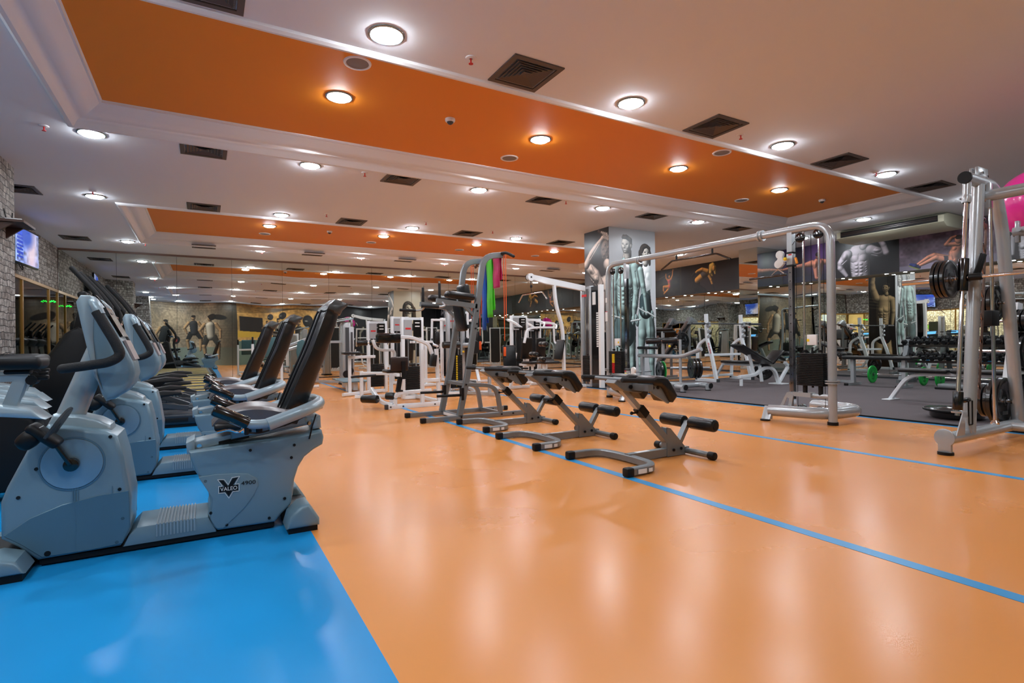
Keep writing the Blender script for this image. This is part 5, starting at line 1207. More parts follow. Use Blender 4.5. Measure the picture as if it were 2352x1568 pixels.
# ================================================================== CABLE CROSSOVER
t = thing('cable_crossover', 'silver cable crossover machine spanning from the mat edge to the pillar', 'exercise machine')
CX = 6.02
m = MB(); m.tube([(CX, 3.40, 0.03), (CX, 3.40, 2.235), (CX, 7.17, 2.265), (CX, 7.17, .03)], .046, .22, 20, up=(1, 0, 0), fn=10); m.build('arch_frame', M_SILV, t)
for y in (4.25, 6.40):
    m = MB(); m.lathe([(.048, -.03), (.066, -.03), (.066, -.012), (.05, -.01), (.05, .01), (.066, .012), (.066, .03), (.048, .03)], (CX, y, 2.242), (0, 1, 0), 20); m.build('bar_flange', M_SILV, t)
for sgn, y0 in ((1, 3.40), (-1, 7.17)):
    Y = lambda v: y0 + sgn * v
    m = MB(); m.tube([(5.80, Y(.62), .12), (5.98, Y(.02), .12), (6.66, Y(.02), .12), (6.72, Y(.62), .12)], .066, [.22, .24], 20); m.sphere((6.72, Y(.62), .12), .066, 14, 10); b = m.build('base_tube', M_SILV, t)
    m = MB(); m.prism([(5.735, .02), (5.80, .17), (5.815, .165), (5.79, .02)], Y(.57), Y(.68), .004); m.build('foot_bracket', M_SILV, b)
    m = MB(); m.cyl((5.74, Y(.63), 0), (5.74, Y(.63), .018), .055, n=20); m.cyl((CX, Y(0), 0), (CX, Y(0), .035), .055, n=20); m.cyl((6.66, Y(.55), 0), (6.66, Y(.55), .06), .045, n=20); m.build('rubber_foot', M_BLACK, b)
    m = MB(); m.lathe([(.05, -.02), (.075, -.02), (.075, -.006), (.052, -.004), (.052, .004), (.075, .006), (.075, .02), (.05, .02)], (CX, Y(0), .475), (0, 0, 1), 20); m.build('column_flange', M_SILV, t)
    # chrome guide column
    m = MB(); m.bar((CX, Y(.46), .10), (CX, Y(.46), 2.04), .05, .05, up=(1, 0, 0)); g = m.build('chrome_guide_column', M_CHROME, t)
    for k in range(17): MB().cyl((CX - .0265, Y(.46), .24 + .1 * k), (CX - .024, Y(.46), .24 + .1 * k), .007, n=8).build('height_hole', M_BLACK, g)
    m = MB(); m.bar((CX, Y(.46), 1.98), (CX, Y(.46), 2.25), .062, .07, up=(1, 0, 0)); m.build('column_head', M_SILV, t)
    zc = 1.90 if sgn > 0 else .42
    m = MB(); m.rbox((CX, Y(.46), zc), (.075, .075, .17), .006); c = m.build('sliding_carriage', M_SILV, t)
    m = MB(); m.rbox((CX, Y(.46), zc + .07), (.08, .08, .022), .003); m.rbox((CX, Y(.46), zc - .08), (.08, .08, .022), .003); m.build('carriage_stop', M_BLACK, c)
    m = MB(); m.b2(CX - .04, CX - .0375, Y(.43), Y(.47), zc + .04, zc + .055); m.build('red_label', M_RED, c)
    m = MB(); m.sphere((CX - .07, Y(.49), zc), .022, 14, 10); m.build('yellow_knob', M_YEL, c)
    m = MB(); m.rcyl((CX - .05, Y(.375), zc + .0), (CX - .06, Y(.35), zc - .07), .014, .004); m.build('yellow_lever', mat('orange_lever', (240, 150, 20), .4), c)
    m = MB(); m.prism([(Y(.56), zc + .09), (Y(.60), zc + .12), (Y(.64), zc + .09), (Y(.62), zc + .03), (Y(.66), zc - .03), (Y(.64), zc - .07), (Y(.58), zc - .08), (Y(.54), zc - .04), (Y(.56), zc + .02)], CX - .02, CX + .02, .008, 2, 'yz')
    m.lathe([(.048, -.016), (.048, .016), (0, .018)], (CX, Y(.60), zc + .07), (-1, 0, 0), 20); m.lathe([(.048, -.016), (.048, .016), (0, .018)], (CX, Y(.62), zc - .04), (-1, 0, 0), 20); m.bar((CX, Y(.48), zc), (CX, Y(.56), zc), .03, .04); m.build('swivel_pulley', mat('pulley_white', (214, 216, 216), .35), t)
    # weight stack with rods
    for v in (.13, .31):
        m = MB(); m.cyl((CX, Y(v), .32), (CX, Y(v), 2.2), .0125, n=12); m.build('guide_rod', M_CHROME, t)
    st = MB(); st.cyl((CX, Y(.22), .40), (CX, Y(.22), .86), .012, n=10); st = st.build('weight_stack', M_BLACK, t)
    for k in range(19):
        m = MB(); m.rbox((CX, Y(.22), .432 + k * .0195), (.13, .31, .0165), .003, 1); m.build('weight_plate', M_BLACK, st)
    m = MB(); m.cyl((CX, Y(.13), .32), (CX, Y(.13), .42), .025, n=12); m.cyl((CX, Y(.31), .32), (CX, Y(.31), .42), .025, n=12); m.cyl((CX, Y(.13), .80), (CX, Y(.13), .83), .024, n=12); m.cyl((CX, Y(.31), .80), (CX, Y(.31), .83), .024, n=12); m.build('stack_bumper', M_BLACK, t)
    m = MB(); m.rbox((CX, Y(.22), .945), (.03, .11, .12), .004); p = m.build('stack_pulley_box', M_STICK, t)
    m = MB(); m.b2(CX - .017, CX - .0155, Y(.245), Y(.275), .925, .955); m.build('warning_label', M_YEL, p)
    if sgn < 0:
        m = MB(); [m.b2(CX - .069, CX - .0655, Y(.22), Y(.155), .60 + .019 * k, .612 + .019 * k) for k in range(8)]; m.build('yellow_numbers', M_YEL, st)
        m = MB(); [m.b2(CX - .069, CX - .0655, Y(.22), Y(.155), .43 + .019 * k, .442 + .019 * k) for k in range(9)]; m.build('red_numbers', M_RED, st)
        m = MB(); m.b2(CX - .048, CX - .0465, Y(-.03), Y(.03), 1.30, 1.46); m.b2(CX - .048, CX - .0465, Y(-.02), Y(.02), 1.62, 1.70); m.build('warning_sticker', M_STICK, t)
        m = MB(); m.b2(CX - .0485, CX - .047, Y(-.03), Y(.03), 1.46, 1.47); m.build('red_stripe', M_RED, t)
    for v, z in ((.34, 2.13), (.13, 2.14), (.34, .15), (.13, .14)):
        m = MB(); m.lathe([(.0, -.017), (.05, -.017), (.056, -.012), (.056, .012), (.05, .017), (0, .019)], (CX - .01, Y(v), z), (-1, 0, 0), 24); p = m.build('pulley', M_BLKG, t)
        m = MB(); m.cyl((CX - .03, Y(v), z), (CX - .036, Y(v), z), .010, n=10); m.build('pulley_hub', M_CHROME, p)
    m = MB(); m.cyl((CX, Y(.08), .15), (CX, Y(.08), 2.13), .003, n=6); m.cyl((CX, Y(.22), 1.0), (CX, Y(.22), 2.15), .003, n=6); m.cyl((CX, Y(.40), .15), (CX, Y(.40), 2.13), .003, n=6); m.cyl((CX - .02, Y(.55), zc + .0), (CX - .02, Y(.40), 2.1), .003, n=6); m.build('steel_cable', M_BLACK, t)
    m = MB(); m.prism([(Y(.60), .14), (Y(.50), .33), (Y(.46), .34), (Y(.42), .30), (Y(.45), .14), (Y(.49), .14), (Y(.47), .26), (Y(.50), .27), (Y(.56), .14)], CX - .06, CX - .05, 0, 2, 'yz'); m.bar((CX, Y(.46), .315), (CX, Y(.22), .315), .10, .05); m.tube([(CX, Y(.25), .31), (CX, Y(.02), .31)], .026, 0, 12); m.build('lower_bracket', M_SILV, t)
for y in (5.63, 4.99): m = MB(); m.bar((CX, y, 2.12), (CX, y, 2.29), .025, .012, up=(1, 0, 0)); m.build('grip_hanger', M_BLACK, t)
m = MB(); m.tube([(CX, 5.93, 2.03), (CX, 5.715, 2.135), (CX, 4.92, 2.125), (CX, 4.70, 2.02)], .0135, .03, 10, up=(1, 0, 0)); m.build('pull_up_bar', M_BLKG, t)
t = thing('straight_cable_bar', 'black straight bar hanging from the near pulley of the crossover', 'cable bar')
m = MB(); m.rcyl((CX, 3.92, 1.725), (CX, 4.42, 1.72), .014, .004); m.build('bar', M_BLKG, t)
m = MB(); m.tube([(CX, 3.95, 1.74), (CX, 4.03, 1.80), (CX, 4.11, 1.74)], .006, .01, 8); m.tube([(CX, 4.03, 1.80), (CX, 4.03, 1.90), (CX, 4.0, 1.96)], .006, .02, 8); m.build('snap_hook', M_CHROME, t)

# ================================================================== SMITH MACHINE
t = thing('smith_machine', 'silver guided barbell frame with chrome rods at the right edge of view', 'exercise machine')
for y, far in ((2.05, 1), (.72, 0)):
    m = MB(); m.tube([(5.25, y, .125), (7.5, y, .125)], .05, 0, 20); b = m.build('base_tube', M_SILV, t)
    m = MB(); m.prism([(y - .045, .02), (y - .045, .07)] + [(y + .072 * math.sin(q), .138 + .072 * math.cos(q)) for q in [math.radians(-140 + 14 * k) for k in range(21)]] + [(y + .045, .07), (y + .045, .02)], 5.20, 5.222, .004, 2, 'yz'); m.b2(5.222, 5.26, y - .035, y + .035, .02, .10); m.build('end_plate', M_SILV, b)
    m = MB(); m.cyl((5.225, y, 0), (5.225, y, .022), .055, n=20); m.cyl((7.3, y, 0), (7.3, y, .08), .05, n=20); m.build('rubber_foot', M_BLACK, b)
    m = MB(); m.tube([(5.65, y, .13), (5.775, y, 1.23), (5.90, y, 2.28)], .048, .1, 20, up=(0, 1, 0)); m.build('front_column', M_SILV, t)
    m = MB(); m.tube([(5.66, y, 2.315), (6.25, y, 2.315), (6.40, y, 1.95), (6.52, y, 1.25), (6.71, y, .14)], .05, .16, 20, up=(0, 1, 0)); m.build('rear_column', M_SILV, t)
    m = MB(); m.cyl((5.64, y, 2.315), (5.662, y, 2.315), .051, n=20); m.build('tube_cap', M_BLACK, t)
    m = MB(); m.cyl((5.44, y, .30), (5.685, y, 2.26), .0165, n=16); m.build('chrome_guide_rod', M_CHROME, t)
    m = MB(); m.cyl((5.675, y, 2.13), (5.69, y, 2.28), .03, n=16); m.lathe([(.03, 0), (.034, .02), (.034, .05), (.03, .07)], (5.672, y, 2.10), (.12, 0, 1), 16); m.build('rod_socket', M_SILV, t)
    m = MB(); m.prism([(5.30, .14), (5.43, .33), (5.50, .33), (5.60, .14), (5.57, .14), (5.50, .27), (5.47, .27), (5.46, .14)], y - .045, y - .037); m.lathe([(.04, 0), (.045, .012), (.02, .02)], (5.445, y, .32), (.12, 0, 1), 16); m.build('rod_base_bracket', M_SILV, t)
    m = MB(); m.rcyl((5.448, y, .345), (5.466, y, .50), .036, .006); m.rcyl((5.47, y - .02, .425), (5.60, y - .02, .425), .022, .006); m.build('safety_stop', M_BLKG, t)
    m = MB(); m.tube([(5.53, y - .045, .42), (5.53, y - .045, .22), (5.60, y - .045, .22), (5.60, y - .045, .42)], .006, .01, 8); m.build('stop_link', M_BLACK, t)
    m = MB(); m.cyl((6.185, y, .13), (6.15, y, 2.30), .0145, n=14); m.lathe([(.03, 0), (.035, .03), (.018, .05)], (6.185, y, .15), (0, 0, 1), 16); m.build('counterweight_rod', M_CHROME, t)
    m = MB(); m.rbox((6.165, y + .02, 1.12), (.16, .09, .14), .01); m.build('counterweight', M_BLACK, t)
    # catch pegs
    for k in range(8):
        z = .45 + .22 * k; x = 5.66 + .117 * (z - .13) + .05
        m = MB(); m.cyl((x, y, z), (x + .06, y, z), .013, n=10); m.lathe([(.022, 0), (.022, .01), (0, .012)], (x + .055, y, z), (1, 0, 0), 12); m.build('catch_peg', M_CHROME, t)
    m = MB(); m.sq([(5.80, y - .02, .42), (5.90, y - .02, 1.15), (6.0, y - .02, 1.95)], .008, .035, 0, up=(1, 0, 0))
    for k in range(8):
        z = .50 + .20 * k; x = 5.81 + .118 * (z - .42)
        m.bar((x, y - .02, z), (x - .035, y - .02, z + .06), .008, .02, up=(1, 0, 0))
    m.build('catch_rack', mat('copper_steel', (170, 140, 128), .25, metal=.8), t)
    m = MB(); m.rbox((5.98, y, 2.395), (.20, .025, .10), .004); m.rbox((5.90, y + .04, 2.39), (.06, .02, .10), .004); p = m.build('top_plate', M_SILV, t)
    m = MB(); m.cyl((5.93, y - .03, 2.39), (5.93, y - .012, 2.39), .012, n=10); m.cyl((6.03, y - .03, 2.37), (6.03, y - .012, 2.37), .012, n=10); m.build('bolts', M_CHROME, p)
    m = MB(); m.rbox((5.985, y - .05, 2.19), (.06, .03, .22), .004); m.rbox((6.60, y - .05, 1.93), (.05, .03, .20), .004); m.build('beam_bracket', M_SILV, t)
m = MB(); m.tube([(5.985, 2.03, 2.19), (5.985, .74, 2.19)], .05, 0, 20); m.build('top_crossbeam', M_SILV, t)
m = MB(); m.tube([(6.60, 2.03, 1.93), (6.60, .74, 1.93)], .045, 0, 20); m.build('rear_crossbeam', M_SILV, t)
m = MB(); m.tube([(7.1, 2.03, .13), (7.1, .74, .13)], .045, 0, 20); m.tube([(6.28, 2.03, 2.315), (7.2, 2.03, 2.0)], .02, 0, 12) if False else m.tube([(6.45, 2.03, .13), (6.45, .74, .13)], .04, 0, 16); m.build('floor_crossbeam', M_SILV, t)
# ball cradle
m = MB(); m.tube([(6.45, 1.95, 1.93), (7.35, 1.95, 1.93)], .02, 0, 12); m.tube([(6.45, 1.45, 1.93), (7.35, 1.45, 1.93)], .02, 0, 12); m.tube([(7.35, 1.95, 1.93), (7.35, 1.45, 1.93)], .02, 0, 12); m.build('ball_shelf', M_SILV, t)
BX = 5.585
for q in (2.05, .72): m = MB(); m.rcyl((BX - .012, q, 1.34), (BX + .022, q, 1.62), .037, .006); m.rbox((BX + .05, q, 1.455), (.10, .05, .06), .01); m.build('bar_carriage', M_BLKG, t)
for y in (1.97, .80):
    m = MB()
    for dx in (0, .05): m.bar((BX + .07 + dx, y + .03, 1.45), (BX + .15 + dx, y, 1.66), .02, .035, r=.006)
    m.rcyl((BX, y - .05, 1.455), (BX, y + .04, 1.455), .03, .008); m.rcyl((BX, y + .01, 1.455), (BX + .14, y + .01, 1.455), .02, .005); m.build('lock_hook', M_BLACK, t)
m = MB(); m.cyl((BX, .35, 1.455), (BX, 2.15, 1.455), .014, n=16); m.cyl((BX, 2.10, 1.455), (BX, 2.50, 1.455), .025, n=20); m.cyl((BX, .3, 1.455), (BX, .62, 1.455), .025, n=20); m.build('chrome_bar', M_CHROME, t)
for x, y0, z in ((6.62, 2.09, .34), (6.47, 2.09, 1.27)):
    m = MB(); m.cyl((x, y0 - .03, z), (x, y0 + .28, z), .014 if z > 1 else .02, n=14); m.build('plate_peg', M_CHROME, t)

def disc(name, c, ax, R_, th, matl, label, group=None, cat='weight plate', holes=True):
    ax = Vector(ax).normalized()
    t = thing(name, label, cat, c, 0, group)
    m = MB(); o = -ax * th / 2
    m.lathe([(.026, 0), (.055, 0), (.055, .002), (R_ * .72, th * .18), (R_ * .78, -th * .0), (R_ * .96, 0), (R_, th * .15), (R_, th * .85), (R_ * .96, th), (R_ * .78, th), (R_ * .72, th * .82), (.055, th), (.026, th), (.026, 0)], o, ax, 40); m.build('disc', matl, t)
    m = MB(); m.lathe([(.0262, -.002), (.042, -.002), (.042, th + .002), (.0262, th + .002), (.0262, -.002)], o, ax, 24); m.build('hub_ring', M_GREYD, t)
    if holes:
        a, b = m.frame_axes(ax)
        for k in range(3):
            q = k * 2 * PI / 3 + .5; cc = (a * math.cos(q) + b * math.sin(q)) * R_ * .5; tg = (-a * math.sin(q) + b * math.cos(q))
            m = MB(); m.tube([o + cc - tg * R_ * .22, o + cc + tg * R_ * .22], R_ * .09, 0, 8) if False else m.bar(o + cc - tg * R_ * .25 + ax * th / 2, o + cc + tg * R_ * .25 + ax * th / 2, R_ * .16, th * .9, up=ax, r=.004); m.build('grip_slot', M_GREYD if matl is M_TIRE else mat('slot_green', (12, 110, 44), .5), t)
    return t
for k in range(3): disc('weight_plate', (BX, 2.145 + .035 * k, 1.455), (0, 1, 0), .165, .032, M_TIRE, 'black plate on the guided bar, %s counted from the frame' % ordn(k), 'plates on the guided bar')
for k in range(4): disc('weight_plate', (6.62, 2.13 + .045 * k, .34), (0, 1, 0), .225 - (.06 if k > 1 else 0), .04, M_TIRE, 'black plate on the low peg of the barbell frame, %s from the frame' % ordn(k), 'plates on the low peg')
for k in range(2): disc('weight_plate', (6.47, 2.13 + .045 * k, 1.27), (0, 1, 0), .17, .04, M_TIRE, 'black plate on the high peg of the barbell frame, %s from the frame' % ordn(k), 'plates on the high peg')
t = thing('exercise_ball', 'large shiny pink exercise ball resting on top of the barbell frame', 'exercise ball', (7.08, 1.98, 2.255))
m = MB(); m.sphere((0, 0, 0), .33, 48, 32); m.build('ball', M_PINK, t)
text_mb('body', .05, (-.268, -.06, -.205), (.35, -1, 0), (-.3, -.1, 1), .002).build('ball_lettering', mat('ball_print', (250, 150, 210), .4), t)

# weight tree behind the barbell frame
t = thing('plate_tree', 'white upright plate rack on the mat behind the barbell frame', 'plate rack')
m = MB(); m.bar((8.12, 2.62, .03), (8.38, 2.55, 1.35), .06, .08); m.bar((7.95, 2.65, .04), (8.7, 2.5, .04), .07, .05); m.bar((8.1, 2.3, .04), (8.2, 2.95, .04), .07, .05); m.build('frame', M_WHITE, t)
for z in (.30, .78, 1.14):
    m = MB(); m.cyl((8.20, 2.3, z), (8.28, 2.95, z), .018, n=12); m.build('peg', M_CHROME, t)
for k, (z, R_) in enumerate(((.30, .225), (.78, .225), (1.14, .13))):
    for j in range(3): disc('weight_plate', (8.20 - .005 * j, 2.50 - .05 * j, z), (.12, 1, 0), R_, .04, M_TIRE, 'black plate on the %s peg of the white plate rack, %s from its post' % (('lowest', 'middle', 'top')[k], ordn(j)), 'plates on the white rack')
t = thing('balance_trainer', 'low round black balance trainer on the mat edge', 'balance trainer', (7.55, 2.85, .019))
m = MB(); m.lathe([(0, 0), (.22, 0), (.25, .02), (.255, .07), (.31, .085), (.315, .105), (.30, .115), (.1, .13), (0, .132)], (0, 0, 0), (0, 0, 1), 40); m.build('platform', M_BLKG, t)
m = MB(); m.lathe([(.30, .112), (.316, .108), (.318, .098), (.31, .09)], (0, 0, 0), (0, 0, 1), 40); m.build('rim', M_BLACK, t)
# ================================================================== helpers for plate-stack machines
def tower(t, x, y, h, w=.32, along='x', frame=None, stack_h=.45, panel=True, plates=12):
    """two posts, guide rods, weight stack and head panel; w = distance between the posts"""
    frame = frame or M_WHITE
    def P(a, b, z): return (x + a, y + b, z) if along == 'x' else (x + b, y + a, z)
    up = (1, 0, 0) if along == 'y' else (0, 1, 0)
    for a in (-w / 2, w / 2):
        m = MB(); m.bar(P(a, 0, .02), P(a, 0, h), .055, .09, up=up, r=.004); m.build('tower_post', frame, t)
    m = MB(); m.bar(P(-w / 2, 0, h - .03), P(w / 2, 0, h - .03), .05, .05); m.bar(P(-w / 2, 0, .04), P(w / 2, 0, .04), .07, .06); m.build('tower_crossbar', frame, t)
    for a in (-w * .2, w * .2):
        m = MB(); m.cyl(P(a, 0, .05), P(a, 0, h - .05), .010, n=10); m.build('guide_rod', M_CHROME, t)
    m = MB()
    for k in range(plates):
        z = .12 + k * stack_h / plates
        c = P(0, 0, z + .5 * stack_h / plates); d = (w * .72, .10, stack_h / plates * .86) if along == 'x' else (.10, w * .72, stack_h / plates * .86)
        m.rbox(c, d, .002, 1)
    m.cyl(P(0, 0, .12), P(0, 0, .12 + stack_h + .03), .012, n=8)
    m.build('weight_stack', M_BLACK, t)
    m = MB(); m.cyl(P(0, 0, .1 + stack_h), P(0, 0, h - .05), .004, n=6); m.build('cable', M_BLACK, t)
    if panel:
        s = -1
        c = P(-w * .26, -.055, h - .20) if along == 'x' else P(-w * .26, -.055, h - .20)
        d1 = (w * .42, .012, .30) if along == 'x' else (.012, w * .42, .30)
        c2 = P(w * .22, -.06, h - .20)
        m = MB(); m.box(c, d1); pl = m.build('maker_panel', mat('panel_grey', (158, 162, 166), .4), t)
        m = MB(); m.box(c2, d1); q = m.build('instruction_panel', M_BLKG, t)
        m = MB()
        for k in range(2):
            cc = Vector(c2) + (Vector((0, -.008, .10 - .06 * k)) if along == 'x' else Vector((-.008, 0, .10 - .06 * k)))
            m.box(cc, (w * .25, .003, .018) if along == 'x' else (.003, w * .25, .018))
        m.build('printed_lines', M_STICK, q)
        m = MB(); cc = Vector(c) + (Vector((0, -.008, 0)) if along == 'x' else Vector((-.008, 0, 0))); m.box(cc, (w * .28, .003, .03) if along == 'x' else (.003, w * .28, .03)); m.build('red_mark', M_RED, pl)
def roller(t, p0, p1, r=.05, name='foam_roller', split=True):
    p0, p1 = Vector(p0), Vector(p1); mid = (p0 + p1) / 2; g = (p1 - p0).normalized() * .012
    if split:
        for a, b in ((p0, mid - g), (mid + g, p1)):
            m = MB(); m.rcyl(a, b, r, .012, 22); m.build(name, M_VINYL, t)
    else: m = MB(); m.rcyl(p0, p1, r, .012, 22); m.build(name, M_VINYL, t)
    m = MB(); m.cyl(p0 - g, p1 + g, .013, n=10); m.build('roller_axle', M_CHROME, t)
def pad(t, c, d, R=None, name='pad', r=.03, matl=None):
    m = MB(); m.rbox(c, d, r, 3, R); return m.build(name, matl or M_VINYL, t)
def fr(t, segs, matl=None, w=.055, h=.055, name='frame_beam', caps=False):
    for s in segs:
        m = MB(); fil = .10
        up = (0, 0, 1) if abs(Vector(s[-1]).z - Vector(s[0]).z) < .6 * (Vector(s[-1]) - Vector(s[0])).length else (.05, 1, 0)
        m.sq(s, w, h, fil, up=up); m.build(name, matl or M_WHITE, t)

# ================================================================== WHITE LEG / BACK MACHINE beside the bikes
t = thing('abdominal_machine', 'white machine with a wide black chest pad between the bikes and the dip station', 'exercise machine')
Y1 = 7.74
m = MB(); m.bar((2.30, Y1, .035), (3.25, Y1, .035), .055, .07, r=.004); b = m.build('base_rail', M_WHITE, t)
m = MB(); m.rbox((2.305, Y1, .035), (.05, .06, .074), .008); m.build('end_cap', M_GREYD, b)
m = MB()
for x in (2.36, 2.55, 3.05): m.cyl((x, Y1 - .034, .035), (x, Y1 + .034, .035), .013, n=10)
m.build('bolts', M_GREYD, b)
fr(t, [[(3.20, Y1, .05), (3.20, 9.2, .05)], [(2.30, 9.6, .04), (3.20, 9.2, .04)], [(2.44, Y1, .05), (2.44, Y1, .235), (3.0, Y1, .245)], [(2.86, Y1, .06), (2.86, Y1, .865)], [(3.14, Y1 + .02, .06), (3.10, Y1 + .02, .875)],
       [(2.86, Y1, .40), (3.12, Y1, .40)], [(2.34, 9.3, .04), (2.34, 9.3, .50)], [(2.34, 9.3, .46), (2.70, 9.0, .46), (2.70, 8.4, .46)], [(2.15, 8.0, .30), (2.25, 7.85, .10), (2.40, Y1, .06)], [(2.45, 8.2, .60), (2.45, 8.2, .95)], [(2.52, 8.2, .04), (2.52, 8.2, .62)]])
m = MB(); m.sq([(2.52, Y1, 1.06), (2.70, Y1, 1.055), (2.97, Y1, .95), (3.02, Y1, .80)], .05, .055, .10, up=(0, 1, 0)); m.build('swing_lever', M_WHITE, t)
m = MB(); m.sq([(2.16, 7.9, 1.02), (2.20, 7.9, .90), (2.30, 7.9, .865), (2.50, 7.95, .87), (2.50, 7.95, .6)], .04, .045, .07, up=(0, 1, 0)); m.build('curved_arm', M_WHITE, t)
pad(t, (2.335, Y1 - .03, 1.045), (.355, .11, .145), None, 'chest_pad', .025, M_BLKG)
pad(t, (2.49, Y1 - .05, .665), (.265, .06, .205), None, 'back_pad', .02, mat('brown_vinyl', (40, 26, 22), .35))
pad(t, (2.44, Y1 + .10, .555), (.27, .26, .05), None, 'seat_pad', .022)
m = MB(); m.bar((2.54, Y1 - .09, .70), (2.54, Y1 - .09, .44), .055, .025, up=(0, 1, 0)); m.bar((2.52, Y1, .47), (2.48, Y1, .26), .06, .05, up=(0, 1, 0)); m.rbox((2.50, Y1, .265), (.10, .07, .025), .005); m.build('seat_adjuster', M_BLACK, t)
pad(t, (3.02, Y1 - .05, .70), (.085, .10, .18), RotY(.12), 'thigh_pad', .012)
roller(t, (2.02, Y1 + .25, .155), (2.19, Y1 + .05, .155), .06, 'ankle_roller', False)
roller(t, (2.33, Y1 + .10, .19), (2.43, Y1 + .02, .19), .055, 'ankle_roller', False)
roller(t, (2.10, 8.6, .985), (2.44, 8.5, .985), .045, 'arm_roller')
tower(t, 3.13, 8.95, 1.42, .34, 'x', plates=14)
m = MB(); m.tube([(2.10, 9.0, .42), (2.16, 8.95, .43), (2.48, 8.9, .44)], .02, .02, 10); m.build('side_handle', M_FOAM, t)
# second tower of the pair behind
t = thing('calf_machine', 'white weight-stack machine directly behind the wide chest pad machine', 'exercise machine', (0, 0, 0))
tower(t, 2.98, 10.6, 1.42, .34, 'x', plates=14); fr(t, [[(2.2, 10.1, .04), (3.1, 10.6, .04)], [(2.35, 10.2, .04), (2.35, 10.2, .75)], [(2.35, 10.2, .72), (2.9, 10.5, .72)]]); pad(t, (2.35, 10.1, .80), (.3, .26, .05), None, 'seat_pad', .02)
t = thing('foot_platform', 'grey steel foot platform lying on the floor left of the white machine', 'platform')
m = MB(); m.prism([(2.42, 11.1), (2.47, 12.4), (2.93, 12.4), (3.0, 11.0)], .19, .215, .004, 1, 'xy'); m.build('tread_plate', mat('platform_teal', (92, 116, 124), .45, var=.15, vscale=60), t)
m = MB(); m.bar((2.7, 11.2, .10), (2.7, 12.3, .10), .08, .16); m.cyl((2.55, 11.3, 0), (2.55, 11.3, .19), .03, n=12); m.cyl((2.9, 11.3, 0), (2.9, 11.3, .19), .03, n=12); m.build('support_leg', M_WHITE, t)

# ================================================================== GREY TWIN-COLUMN PRESS by the far mirror
t = thing('chest_press_machine', 'silver machine with tall rounded columns near the far mirror', 'exercise machine')
for (x, y, h) in ((2.96, 13.3, 1.52), (2.45, 14.6, 1.30), (3.42, 14.9, 1.45)):
    m = MB(); m.prism([(x - .10, .02), (x - .10, h - .12), (x - .06, h - .02), (x + .02, h), (x + .10, h - .02), (x + .10, .02)], y - .22, y + .22, .04, 3); m.build('column', M_SILV, t)
    m = MB(); m.b2(x - .04, x + .05, y - .225, y - .215, .15, h - .15); m.build('column_slot', M_GREYD, t)
    m = MB(); m.lathe([(.0, 0), (.085, 0), (.09, .01), (.085, .02), (0, .02)], (x - .02, y - .225, .26), (0, -1, 0), 24); m.build('column_pulley', M_BLACK, t)
    m = MB(); m.rbox((x, y, .02), (.24, .46, .04), .01); m.build('base_shoe', M_BLACK, t)
m = MB(); m.prism([(2.70, 1.50), (2.90, 1.56), (3.10, 1.60), (3.10, 1.56), (2.9, 1.52)], 13.0, 13.5, .01); m.build('column_cap', M_BIKEL, t)
fr(t, [[(2.40, 13.2, 1.03), (3.0, 13.2, 1.03)], [(2.40, 14.2, .05), (3.0, 13.4, .05)], [(1.60, 13.2, .92), (2.1, 13.2, 1.12), (2.5, 13.2, 1.10)], [(1.62, 12.9, .86), (1.9, 12.9, .95), (2.4, 13.0, 1.0)]], M_SILV, .06, .06)
m = MB(); m.prism([(-.14, 0), (-.15, .25), (-.10, .48), (0, .54), (.10, .48), (.15, .25), (.14, 0)], 0, .07, .02, 3); [None for _ in (0,)]
m.V = [Vector((1.95 + v[0] - .1 * v[2], 12.7 + v[1], .55 + v[2])) for v in m.V]; m.build('back_pad', M_TURQ, t)
pad(t, (1.85, 12.5, .50), (.34, .34, .06), None, 'seat_pad', .025, M_TURQ); fr(t, [[(1.85, 12.6, .03), (1.85, 12.6, .48)], [(1.5, 12.6, .03), (2.25, 12.8, .03)]], M_WHITE)
# mirror-side white frames
t = thing('preacher_bench', 'white bench frame with an upright dark pad beyond the bike backrests', 'exercise machine')
fr(t, [[(.95, 13.4, .03), (.95, 13.4, 1.0)], [(1.55, 13.4, .03), (1.55, 13.4, 1.0)], [(.95, 13.4, .12), (1.55, 13.4, .12)], [(.95, 13.4, .85), (1.55, 13.4, .85)], [(1.0, 13.9, .03), (1.0, 13.1, .03)], [(1.5, 13.9, .03), (1.5, 13.1, .03)]]); pad(t, (1.25, 13.32, .92), (.4, .07, .46), None, 'front_pad', .02, M_TURQ)
for x in (.95, 1.55): m = MB(); m.rcyl((x, 13.4, 1.0), (x, 13.4, 1.16), .02, .004); m.build('hand_post', M_BLACK, t)

# ================================================================== LAT PULLDOWN by the pillar
t = thing('lat_pulldown', 'white lat pulldown machine with a long bar against the pillar', 'exercise machine')
YL = 9.1
m = MB(); m.sq([(5.95, YL, .52), (5.98, YL, .12), (6.15, YL, .035), (7.05, YL, .035)], .06, .07, .14, up=(0, 1, 0)); m.build('base_beam', M_WHITE, t)
m = MB(); m.sq([(6.45, YL, .06), (6.42, YL, 1.25), (6.25, YL, 1.75), (6.22, YL, 2.12)], .055, .07, .2, up=(0, 1, 0)); m.build('front_mast', M_WHITE, t)
m = MB(); m.prism([(5.58, 2.23), (5.60, 2.31), (5.70, 2.31), (7.0, 2.14), (7.0, 2.02), (5.95, 2.14)], YL - .035, YL + .035, .01, 1); m.cyl((5.65, YL - .04, 2.255), (5.65, YL + .04, 2.255), .075, n=24); m.build('top_arm', M_WHITE, t)
m = MB(); m.cyl((5.65, YL - .044, 2.255), (5.65, YL + .044, 2.255), .018, n=12); m.lathe([(.06, -.012), (.066, 0), (.06, .012)], (5.60, YL, 2.25), (0, 1, 0), 20); m.build('head_pulley', M_BLACK, t)
